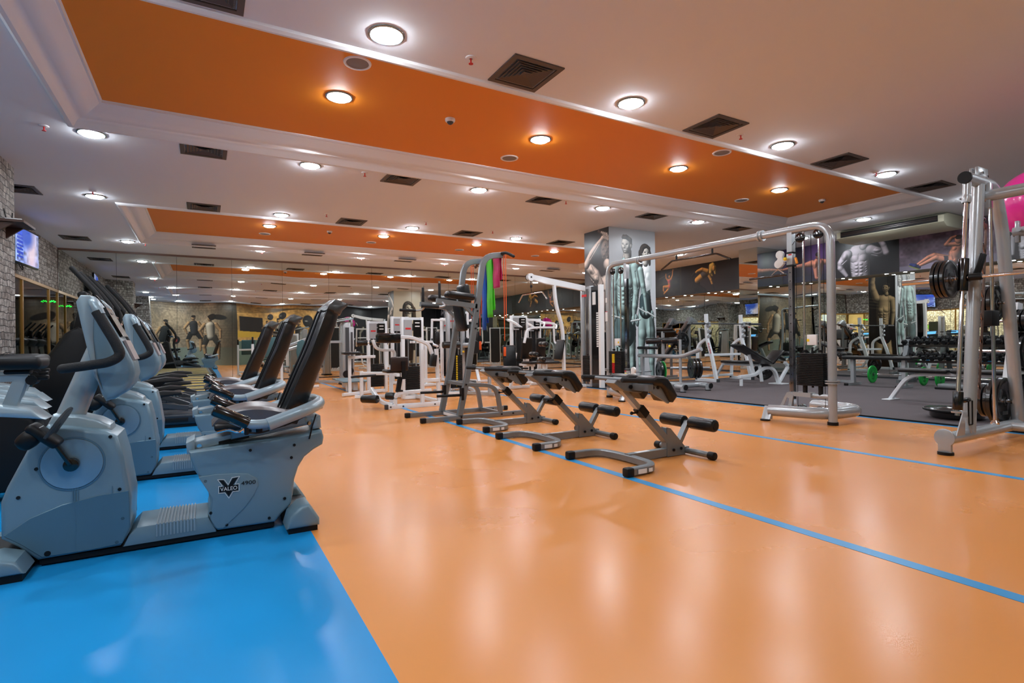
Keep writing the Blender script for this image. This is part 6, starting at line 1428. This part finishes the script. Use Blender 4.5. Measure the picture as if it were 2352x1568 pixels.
tower(t, 7.02, 9.05, 2.12, .30, 'y', M_SILV, .55, False, 16)
m = MB(); m.b2(6.985, 7.06, 8.62, 8.86, .02, 2.10); p = m.build('stack_shroud', M_BLKG, t)
m = MB(); m.b2(6.97, 7.07, 8.56, 8.62, 0, 2.12); m.build('shroud_edge', M_STICK, t)
m = MB(); [m.b2(6.98, 6.985, 8.64, 8.70, .85 + .045 * k, .88 + .045 * k) for k in range(16)]; m.build('weight_numbers', M_STICK, p)
m = MB(); m.b2(6.978, 6.985, 8.72, 8.82, 1.72, 1.98); m.build('instruction_label', M_STICK, p)
m = MB(); m.b2(6.95, 6.957, 8.98, 9.14, 1.90, 1.95); m.build('red_mark', M_RED, t)
for x, z, y0, y1 in ((5.85, .92, 8.85, 9.35), (5.62, .72, 8.85, 9.35), (5.82, .62, 8.9, 9.3)): roller(t, (x, y0, z), (x + .08, y1 - .15, z), .05, 'knee_roller')
m = MB(); m.sq([(5.55, YL + .1, .95), (5.62, YL + .1, 1.22), (5.80, YL + .1, 1.26), (6.3, YL + .1, 1.26)], .04, .045, .1, up=(0, 1, 0)); m.build('roller_arm', M_WHITE, t)
pad(t, (6.05, YL, .55), (.38, .30, .06), None, 'seat_pad', .025); pad(t, (6.33, YL, .80), (.06, .26, .42), RotY(.2), 'back_pad', .025)
t = thing('lat_bar', 'long chrome bar with bent ends hanging from the lat pulldown', 'cable bar')
m = MB(); m.tube([(5.68, 9.62, 1.79), (5.68, 9.46, 1.93), (5.68, 8.72, 1.93), (5.68, 8.56, 1.79)], .014, .03, 10, up=(1, 0, 0)); m.build('bar', M_CHROME, t)
m = MB(); m.tube([(5.68, YL, 1.93), (5.66, YL, 2.06), (5.66, YL, 2.19)], .006, 0, 6); m.lathe([(.02, 0), (.025, .02), (.02, .05)], (5.67, YL, 2.05), (0, 0, 1), 10); m.build('cable_clip', M_BLACK, t)

# ================================================================== SELECTORISED MACHINES of the far field
def selector(kind):
    nm = {'press': 'shoulder_press', 'ext': 'leg_extension', 'row': 'seated_row', 'fly': 'pec_fly'}[kind]
    t = thing(nm, 'x', 'exercise machine')
    tower(t, 0, 0, 1.62, .40, 'x', plates=14)
    m = MB(); m.b2(-.19, .19, .03, .06, .15, 1.58); m.build('rear_guard', mat('guard_smoke', (44, 46, 48), .25), t)
    fr(t, [[(-.2, 0, .035), (-.2, -1.2, .035)], [(.2, 0, .035), (.2, -1.2, .035)], [(-.42, -1.2, .035), (.42, -1.2, .035)], [(0, -.62, .05), (0, -.62, .45)], [(0, -.22, .05), (0, -.30, .95)], [(0, -.05, .42), (0, -.70, .42)]])
    pad(t, (0, -.58, .48), (.34, .40, .065), None, 'seat_pad', .028)
    pad(t, (0, -.36, .82), (.30, .07, .52), RotX(.12), 'back_pad', .028)
    if kind == 'press':
        for s in (-1, 1):
            m = MB(); m.sq([(s * .12, .05, 1.50), (s * .40, -.1, 1.52), (s * .42, -.55, 1.42), (s * .30, -.66, 1.30)], .04, .05, .12); m.build('press_arm', M_WHITE, t)
            m = MB(); m.rcyl((s * .28, -.66, 1.30), (s * .50, -.66, 1.30), .018, .004); m.build('hand_grip', M_FOAM, t)
    if kind == 'ext':
        roller(t, (-.2, -1.02, .50), (.2, -1.02, .50), .055, 'thigh_roller'); roller(t, (-.2, -1.12, .20), (.2, -1.12, .20), .055, 'shin_roller')
        fr(t, [[(.26, -.80, .46), (.26, -1.12, .22)], [(.26, -.8, .46), (0, -.7, .44)]], name='leg_lever')
    if kind == 'row':
        fr(t, [[(0, -1.15, .05), (0, -1.15, .95), (0, -.95, 1.05)], [(-.3, -.95, 1.0), (.3, -.95, 1.0)]]); pad(t, (0, -.92, .82), (.22, .07, .3), None, 'chest_pad', .025)
        for s in (-1, 1): m = MB(); m.rcyl((s * .3, -.95, .85), (s * .3, -.95, 1.08), .018, .004); m.build('hand_grip', M_FOAM, t)
    if kind == 'fly':
        fr(t, [[(-.62, -.25, 1.55), (.62, -.25, 1.55)], [(0, -.25, .9), (0, -.25, 1.58)]])
        for s in (-1, 1):
            m = MB(); m.sq([(s * .60, -.25, 1.56), (s * .62, -.25, .95), (s * .58, -.50, .90)], .045, .05, .12, up=(0, 1, 0)); m.build('fly_arm', M_WHITE, t)
            pad(t, (s * .58, -.50, 1.10), (.10, .07, .32), None, 'arm_pad', .025)
    return t
SEL = [('press', (6.72, 11.4), .0, 'white machine with a dark weight tower seen left of the lat pulldown'), ('ext', (4.6, 10.3), -.3, 'white leg extension machine behind the dip station'), ('fly', (5.5, 12.9), .1, 'white pec fly machine near the far mirror, left of the pillar'), ('row', (4.1, 12.6), .2, 'white rowing machine with a chest pad near the far mirror'),
       ('press', (7.9, 12.6), 0, 'white overhead press machine behind the pillar'), ('ext', (9.4, 11.9), -.4, 'white leg machine beyond the incline leg press'), ('row', (10.9, 12.4), .3, 'white rowing machine near the right wall beyond the mirrored pillar'), ('fly', (8.9, 14.2), 0, 'white pec fly machine in the far right corner by the mirror')]
protos = {}
for k, (x, y), rz, lb in SEL:
    if k not in protos:
        protos[k] = selector(k); o = protos[k]; o.location = (x, y, 0); o.rotation_euler = (0, 0, rz); o['label'] = lb
    else: dup(protos[k], (x, y, 0), rz, lb)
# black cable station with yellow numbers
t = thing('cable_column', 'black-stack cable column with yellow numbers behind the dip station', 'exercise machine')
tower(t, 4.1, 9.3, 1.75, .30, 'x', M_SILV, .62, False, 18)
m = MB(); [m.b2(4.085, 4.115, 9.24, 9.246, .16 + .034 * k, .18 + .034 * k) for k in range(17)]; m.build('yellow_numbers', M_YEL, t)
m = MB(); m.rbox((4.32, 9.2, .95), (.10, .10, .20), .01); m.lathe([(0, 0), (.12, 0), (.13, .03), (.12, .06), (0, .06)], (4.38, 9.1, .88), (0, -1, 0), 24); m.build('cam_wheel', M_BLACK, t)
m = MB(); m.tube([(4.25, 9.2, .92), (4.25, 8.9, .92)], .05, 0, 16); m.sphere((4.12, 9.2, .86), .02, 10, 8); m.build('arm_tube', M_SILV, t)
m = MB(); m.sphere((4.22, 9.2, .80), .022, 10, 8); m.build('yellow_knob', M_YEL, t)
roller(t, (3.72, 9.0, .93), (4.05, 9.0, .93), .06, 'thigh_roller', False)
fr(t, [[(3.9, 9.9, .04), (4.5, 8.5, .04)], [(4.45, 8.6, .04), (4.45, 8.6, .42), (4.75, 8.6, .45)]], M_SILV)
# tilting bench left of the lat pulldown
t = thing('ab_bench', 'white bench with an upright black backrest between dip station and lat pulldown', 'exercise bench')
fr(t, [[(5.0, 9.6, .04), (5.9, 9.6, .04)], [(5.45, 9.6, .05), (5.58, 9.6, .75)], [(5.2, 9.3, .04), (5.2, 9.9, .04)]]); pad(t, (5.42, 9.58, .68), (.30, .07, .46), RotX(-.15), 'backrest', .03); pad(t, (5.25, 9.4, .46), (.42, .34, .06), None, 'seat_pad', .025)
m = MB(); m.rcyl((5.45, 9.35, .44), (5.72, 9.35, .43), .018, .004); m.build('hand_grip', M_FOAM, t)

# ================================================================== PLATE-LOADED ROW on the mat
t = thing('seated_calf_machine', 'silver plate-loaded machine with black rollers just right of the pillar', 'exercise machine')
XR_ = 7.85
m = MB(); m.tube([(7.52, 6.90, .11), (7.52, 7.12, .12), (8.18, 7.12, .12), (8.18, 6.93, .11)], .05, .12, 16); m.tube([(XR_, 7.12, .12), (XR_, 8.6, .12)], .045, 0, 16); m.build('base_tube', M_SILV, t)
m = MB()
for x in (7.52, 8.18): m.cyl((x, 6.92, .02), (x, 6.92, .11), .05, n=16)
m.cyl((XR_, 8.5, .02), (XR_, 8.5, .11), .04, n=16); m.build('foot_post', M_SILV, t)
m = MB()
for x in (7.52, 8.18): m.cyl((x, 6.92, .018), (x, 6.92, .035), .053, n=16); m.cyl((x, 6.845, .11), (x, 6.86, .11), .051, n=16)
m.build('rubber_foot', M_BLACK, t)
fr(t, [[(XR_, 8.30, .12), (XR_, 8.30, .66)]], M_SILV, .07, .07, 'seat_post'); pad(t, (XR_, 8.15, .82), (.26, .36, .06), None, 'seat_pad', .028); fr(t, [[(XR_, 8.2, .66), (XR_, 8.2, .80)]], M_SILV, .05, .05, 'pad_post')
m = MB(); m.tube([(XR_, 8.40, .66), (XR_, 7.25, .65), (XR_, 6.78, .80)], .04, .15, 16, up=(1, 0, 0)); m.build('lever_arm', M_SILV, t)
m = MB(); m.cyl((XR_, 7.28, .12), (XR_, 7.28, .98), .026, n=16); m.build('front_mast', M_SILV, t)
m = MB(); m.rcyl((XR_, 7.28, .98), (XR_, 7.28, 1.16), .018, .004); m.rcyl((XR_ - .02, 7.85, 1.13), (XR_ + .02, 7.40, 1.13), .015, .004); m.build('hand_grip', M_FOAM, t)
roller(t, (7.62, 7.95, .955), (8.02, 7.5, .965), .062, 'knee_roller'); fr(t, [[(XR_, 7.72, .66), (XR_, 7.72, 1.14)]], M_SILV, .05, .05, 'roller_post')
m = MB(); m.sphere((7.80, 7.5, .85), .025, 10, 8); m.build('yellow_knob', M_YEL, t)
m = MB(); m.cyl((XR_ + .02, 7.55, .43), (XR_ + .6, 7.1, .43), .02, n=12); m.cyl((XR_ - .3, 8.3, .33), (XR_ + .25, 8.3, .33), .018, n=12); m.build('plate_peg', M_SILV, t)
m = MB(); m.rbox((8.1, 8.1, .20), (.34, .16, .02), .004); m.bar((8.0, 8.1, .05), (8.05, 8.1, .20), .05, .05); m.build('foot_plate', M_GREYD, t)
for k in range(3): disc('weight_plate', (8.02 + .055 * k, 7.16 - .03 * k, .43), (.85, -.45, 0), .19, .04, M_TIRE, 'black plate on the calf machine right of the pillar, %s from its frame' % ordn(k), 'plates on the calf machine')
disc('weight_plate', (8.28, 8.25, .33), (.9, -.4, 0), .20, .04, M_TIRE, 'black plate low behind the calf machine, beside the green-edged one', 'low plates behind the calf machine')
disc('weight_plate', (8.34, 8.22, .33), (.9, -.4, 0), .205, .022, M_GREEN, 'green-edged plate low behind the calf machine', 'low plates behind the calf machine', holes=False)

# ================================================================== BENCH PRESS on the mat
t = thing('bench_press', 'white bench press rack holding a bare barbell on the mat', 'exercise bench')
for x in (9.98, 11.18):
    fr(t, [[(x, 8.17, .045), (x, 8.78, .045)], [(x, 8.20, .045), (x, 8.33, .62), (x, 8.45, 1.00), (x, 8.47, 1.56)]], M_WHITE, .06, .08, 'upright')
    m = MB(); m.sq([(x, 8.75, .05), (x, 8.72, .85), (x, 8.50, .98)], .06, .06, .18, up=(1, 0, 0)); m.build('rear_upright', M_WHITE, t)
    m = MB(); m.rbox((x, 8.16, .045), (.066, .05, .09), .008); m.build('end_cap', M_GREYD, t)
    m = MB(); [m.prism([(8.36, 1.04 + .12 * k), (8.42, 1.0 + .12 * k), (8.42, 1.06 + .12 * k), (8.37, 1.09 + .12 * k)], x - .035, x + .035, 0, 2, 'yz') for k in (0, 1, 2)]; m.prism([(8.36, 1.30), (8.44, 1.26), (8.44, 1.33), (8.38, 1.38)], x - .036, x + .036, 0, 2, 'yz'); m.build('bar_hook', M_SILV, t)
text_mb('IMPULSE', .07, (9.945, 8.36, .78), (0, .25, 1), (0, -1, .25), .001).build('frame_lettering', M_RED, t)
fr(t, [[(9.98, 8.5, .62), (11.18, 8.5, .62)], [(9.98, 8.72, .12), (11.18, 8.72, .12)], [(10.58, 8.5, .40), (10.58, 7.55, .40)], [(10.58, 7.55, .40), (10.58, 7.50, .04)], [(10.58, 8.5, .40), (10.58, 8.7, .12)]])
pad(t, (10.58, 7.98, .46), (.28, 1.0, .06), None, 'bench_pad', .025)
t = thing('barbell', 'bare dark barbell lying across the white bench press rack', 'barbell')
m = MB(); m.cyl((9.52, 8.38, 1.335), (11.68, 8.38, 1.335), .014, n=12); m.build('bar', M_GREYD, t)
m = MB(); m.cyl((9.42, 8.38, 1.335), (9.78, 8.38, 1.335), .025, n=14); m.cyl((11.42, 8.38, 1.335), (11.80, 8.38, 1.335), .025, n=14); m.lathe([(.025, 0), (.036, .0), (.036, .03), (.025, .03)], (9.78, 8.38, 1.335), (1, 0, 0), 14); m.lathe([(.025, 0), (.036, .0), (.036, .03), (.025, .03)], (11.39, 8.38, 1.335), (1, 0, 0), 14); m.build('sleeve', M_GREYD, t)
t = thing('decline_bench', 'white decline bench with long black pad in front of the bench press', 'exercise bench')
YD = 7.05
m = MB(); m.bar((9.16, YD, .86), (10.12, YD, .47), .30, .055, up=(0, 0, 1), r=.025); m.build('backrest', M_VINYL, t)
m = MB(); m.bar((10.14, YD, .46), (10.52, YD, .72), .28, .055, up=(0, 0, 1), r=.025); m.build('seat_pad', M_VINYL, t)
m = MB(); m.sq([(9.25, YD, .22), (9.75, YD, .24), (10.0, YD, .38), (10.35, YD, .36), (10.50, YD, .04)], .06, .07, .18, up=(0, 1, 0)); m.sq([(10.50, YD, .04), (10.85, YD, .40)], .06, .06, 0, up=(0, 1, 0)); m.sq([(10.72, YD, .47), (11.05, YD, .24)], .06, .06, 0, up=(0, 1, 0)); m.rbox((10.50, YD, .03), (.26, .3, .024), .006); m.sq([(9.3, YD, .04), (9.3, YD, .24)], .05, .05, 0, up=(0, 1, 0)); m.sq([(9.7, YD, .25), (9.55, YD, .66)], .05, .05, 0, up=(0, 1, 0)); m.build('frame', M_WHITE, t)
roller(t, (10.62, YD - .22, .66), (10.62, YD + .22, .66), .05, 'ankle_roller'); m = MB(); m.sq([(10.45, YD, .60), (10.72, YD, .52)], .05, .05, 0, up=(0, 1, 0)); m.build('roller_arm', M_BLACK, t)
disc('weight_plate', (11.35, 8.0, .228), (.9, .3, .1), .21, .045, M_TIRE, 'black plate leaning on the foot of the bench press', 'loose plates on the mat')

# ================================================================== LEG PRESS
t = thing('leg_press', 'dark sloping leg press rails seen behind the bench press', 'exercise machine')
for y in (9.35, 9.95):
    m = MB(); m.bar((9.25, y, .32), (10.45, y, 1.45), .08, .13, up=(0, 0, 1)); r = m.build('sloping_rail', mat('taupe_steel', (96, 86, 80), .35, metal=.3), t)
    m = MB(); m.bar((9.35, y - .042, .40), (10.40, y - .042, 1.40), .004, .06, up=(0, 0, 1)); m.build('rail_slot', M_BLACK, r)
    fr(t, [[(10.40, y, .05), (10.40, y, 1.40)], [(9.0, y, .05), (10.6, y, .05)]], M_GREY)
text_mb('Body-Solid', .10, (10.02, 9.30, 1.085), (1, 0, .94), (-.94, 0, 1), .001).build('rail_lettering', M_BLACK, t)
for q in (9.35, 9.95): m = MB(); m.prism([(10.28, 1.36), (10.42, 1.54), (10.66, 1.42), (10.50, 1.36)], q - .07, q + .07, .01); m.build('top_bracket', M_GREY, t)
m = MB(); m.bar((10.45, 9.3, 1.42), (10.45, 10.0, 1.42), .05, .05); m.build('top_crossbar', M_GREY, t)
pad(t, (9.15, 9.65, .50), (.55, .46, .08), RotY(-.5), 'back_pad', .03); pad(t, (9.5, 9.65, .36), (.4, .46, .08), RotY(.2), 'seat_pad', .03)
m = MB(); m.rbox((9.98, 9.65, 1.10), (.05, .6, .45), .01, 2, RotY(-.8)); m.cyl((10.0, 9.1, .95), (10.0, 10.2, .95), .025, n=12); m.build('foot_sled', M_BLACK, t)
for s, w_ in ((9.2, 'near'), (10.12, 'far')): disc('weight_plate', (10.0, s, .95), (0, 1, 0), .22, .045, M_TIRE, 'black plate on the %s side of the leg press sled' % w_, 'plates on the leg press')
# power-tower behind
t = thing('storage_tower', 'grey steel post frame with a seat pad left of the leg press', 'exercise machine')
fr(t, [[(8.9, 10.1, .04), (8.9, 10.1, 1.35)], [(8.5, 10.1, .04), (9.3, 10.1, .04)], [(8.9, 10.1, 1.3), (9.25, 10.1, 1.25)], [(9.6, 10.6, .04), (9.6, 10.6, 1.45)]], M_GREY, .08, .08); pad(t, (8.75, 9.9, .80), (.3, .25, .06), None, 'seat_pad', .02)

# ================================================================== FREE-WEIGHT ZONE
t = thing('flat_bench', 'white-legged flat bench with black pad between crossover and barbell frame', 'exercise bench')
m = MB(); m.rbox((9.10, 3.80, .475), (.27, .62, .06), .022, 3); m.build('bench_pad', M_VINYL, t)
m = MB(); m.rbox((9.10, 3.13, .480), (.27, .66, .06), .022, 3); m.build('bench_pad', M_VINYL, t)
m = MB(); m.sq([(9.10, 4.26, .03), (9.10, 4.02, .40), (9.10, 3.70, .43), (9.10, 2.95, .43), (9.10, 2.70, .40), (9.10, 2.55, .03)], .05, .07, .22, up=(1, 0, 0)); m.rbox((9.10, 4.26, .026), (.30, .12, .014), .004); m.rbox((9.10, 2.55, .026), (.30, .12, .014), .004); m.build('leg_frame', M_WHITE, t)
t = thing('long_bench', 'long black flat bench on silver legs near the right wall', 'exercise bench')
m = MB(); m.rbox((11.4, 5.55, .575), (.30, 1.25, .07), .025, 3); m.build('bench_pad', M_VINYL, t)
for y in (6.02, 5.1):
    m = MB(); m.sq([(11.4, y, .54), (11.4, y, .06)], .07, .09, 0, up=(1, 0, 0)); m.bar((11.15, y, .045), (11.65, y, .045), .06, .05); m.build('leg', M_SILV, t)
m = MB(); m.rbox((11.14, 6.02, .043), (.05, .066, .05), .006); m.rbox((11.14, 5.1, .043), (.05, .066, .05), .006); m.build('end_cap', M_BLACK, t)
t = thing('roller_bench', 'silver curved bench frame with dark seat left of the long black bench', 'exercise bench')
m = MB(); m.sq([(11.9, 7.2, .05), (11.9, 6.9, .06), (11.9, 6.75, .5), (11.9, 6.6, .75)], .08, .08, .2, up=(1, 0, 0)); m.bar((11.6, 7.2, .05), (12.2, 7.2, .05), .06, .05); m.bar((11.9, 7.2, .05), (11.9, 6.3, .05), .06, .05); m.build('frame', M_SILV, t)
pad(t, (11.9, 6.75, .80), (.3, .5, .07), RotX(.35), 'seat_pad', .025); roller(t, (11.7, 6.45, .62), (12.1, 6.45, .62), .06)

t = thing('dumbbell_rack', 'two-tier grey rack full of black dumbbells along the mirror', 'dumbbell rack')
for y in (5.72, 3.65):
    fr(t, [[(12.62, y, .04), (12.95, y, .92)], [(12.5, y, .045), (13.25, y, .045)], [(13.15, y, .04), (12.98, y, .90)]], M_GREY, .06, .09, 'rack_leg')
for z, x in ((.50, 12.80), (.82, 12.98)):
    for dx in (-.09, .09):
        m = MB(); m.bar((x + dx, 3.45, z + dx * .35), (x + dx, 5.88, z + dx * .35), .035, .05, up=(0, 0, 1)); m.build('shelf_rail', M_BLKG, t)
def dumbbell():
    t = thing('dumbbell', 'x', 'dumbbell')
    m = MB(); m.cyl((-.07, 0, 0), (.07, 0, 0), .016, n=10); m.build('handle', M_CHROME, t)
    for s in (-1, 1):
        m = MB(); m.lathe([(0, 0), (.040, 0), (.058, .018), (.058, .062), (.042, .078), (0, .078)], (s * .06, 0, 0), (s, 0, 0), 6); m.build('hex_head', M_BLACK, t)
    return t
db = dumbbell(); first = True
for z, x, nm in ((.50, 12.80, 'lower'), (.82, 12.98, 'upper')):
    for k in range(16):
        y = 5.76 - .142 * k; lb = 'black hex dumbbell on the %s tier of the rack, %s from the left' % (nm, ordn(k))
        loc = (x, y, z + .080)
        if first: db.location = loc; db.rotation_euler = (0, -.33, 0); db['label'] = lb; db['group'] = 'dumbbells on the rack'; first = False
        else: c = dup(db, loc, None, lb); c.rotation_euler = (0, -.33, 0)
def barbell(loc, L, label, rz=0):
    t = thing('loaded_barbell', label, 'barbell', loc, rz)
    m = MB(); m.cyl((0, -L / 2, 0), (0, L / 2, 0), .013, n=10); m.cyl((0, -L / 2, 0), (0, -L / 2 + .12, 0), .016, n=10); m.cyl((0, L / 2 - .12, 0), (0, L / 2, 0), .016, n=10); m.build('bar', M_CHROME, t); return t
barbell((12.25, 5.62, .20), 1.35, 'short barbell with green plates lying on the mat in front of the dumbbell rack')
for y, w_ in ((6.08, 'left'), (5.15, 'right')): disc('weight_plate', (12.25, y, .20), (0, 1, 0), .182, .032, M_GREEN, 'green plate on the %s end of the barbell on the mat' % w_, 'green plates')
barbell((12.0, 4.35, .20), 1.3, 'barbell with one green plate lying right of the other barbell on the mat')
disc('weight_plate', (12.0, 4.78, .20), (0, 1, 0), .182, .032, M_GREEN, 'green plate on the second barbell, the higher one in view', 'green plates')
t = thing('step_platform', 'low grey aerobic step on the mat under the dumbbell rack', 'step', (12.0, 3.9, .018))
m = MB(); m.rbox((-.3, .3, .05), (.3, .9, .1), .02, 2); m.build('step_top', M_GREY, t); m = MB(); m.rbox((-.3, .3, .02), (.36, .96, .04), .012); m.build('step_base', M_BLACK, t)

# things seen only in the mirrors: folding screens, clock
t = thing('folding_screen', 'orange folding screen standing against the left wall, seen in the right mirror', 'screen')
for k in range(4):
    m = MB(); m.box((-2.75, 3.3 + .42 * k, .95), (.02, .42, 1.8), RotZ(.35 if k % 2 else -.35)); m.build('screen_panel', M_ORW, t)
t = thing('wall_clock', 'round black-rimmed wall clock on the stone above the windows', 'clock', (-2.985, 11.0, 2.85))
m = MB(); m.lathe([(0, 0), (.15, 0)], (0, 0, 0), (1, 0, 0), 28); m.build('dial', M_STICK, t)
m = MB(); m.lathe([(.145, 0), (.145, .02), (.17, .02), (.17, -.01)], (0, 0, 0), (1, 0, 0), 28); m.build('rim', M_BLACK, t)
m = MB(); m.bar((.008, 0, 0), (.008, .06, .06), .004, .012, up=(1, 0, 0)); m.bar((.008, 0, 0), (.008, -.03, .11), .004, .01, up=(1, 0, 0)); m.build('hand', M_BLACK, t)
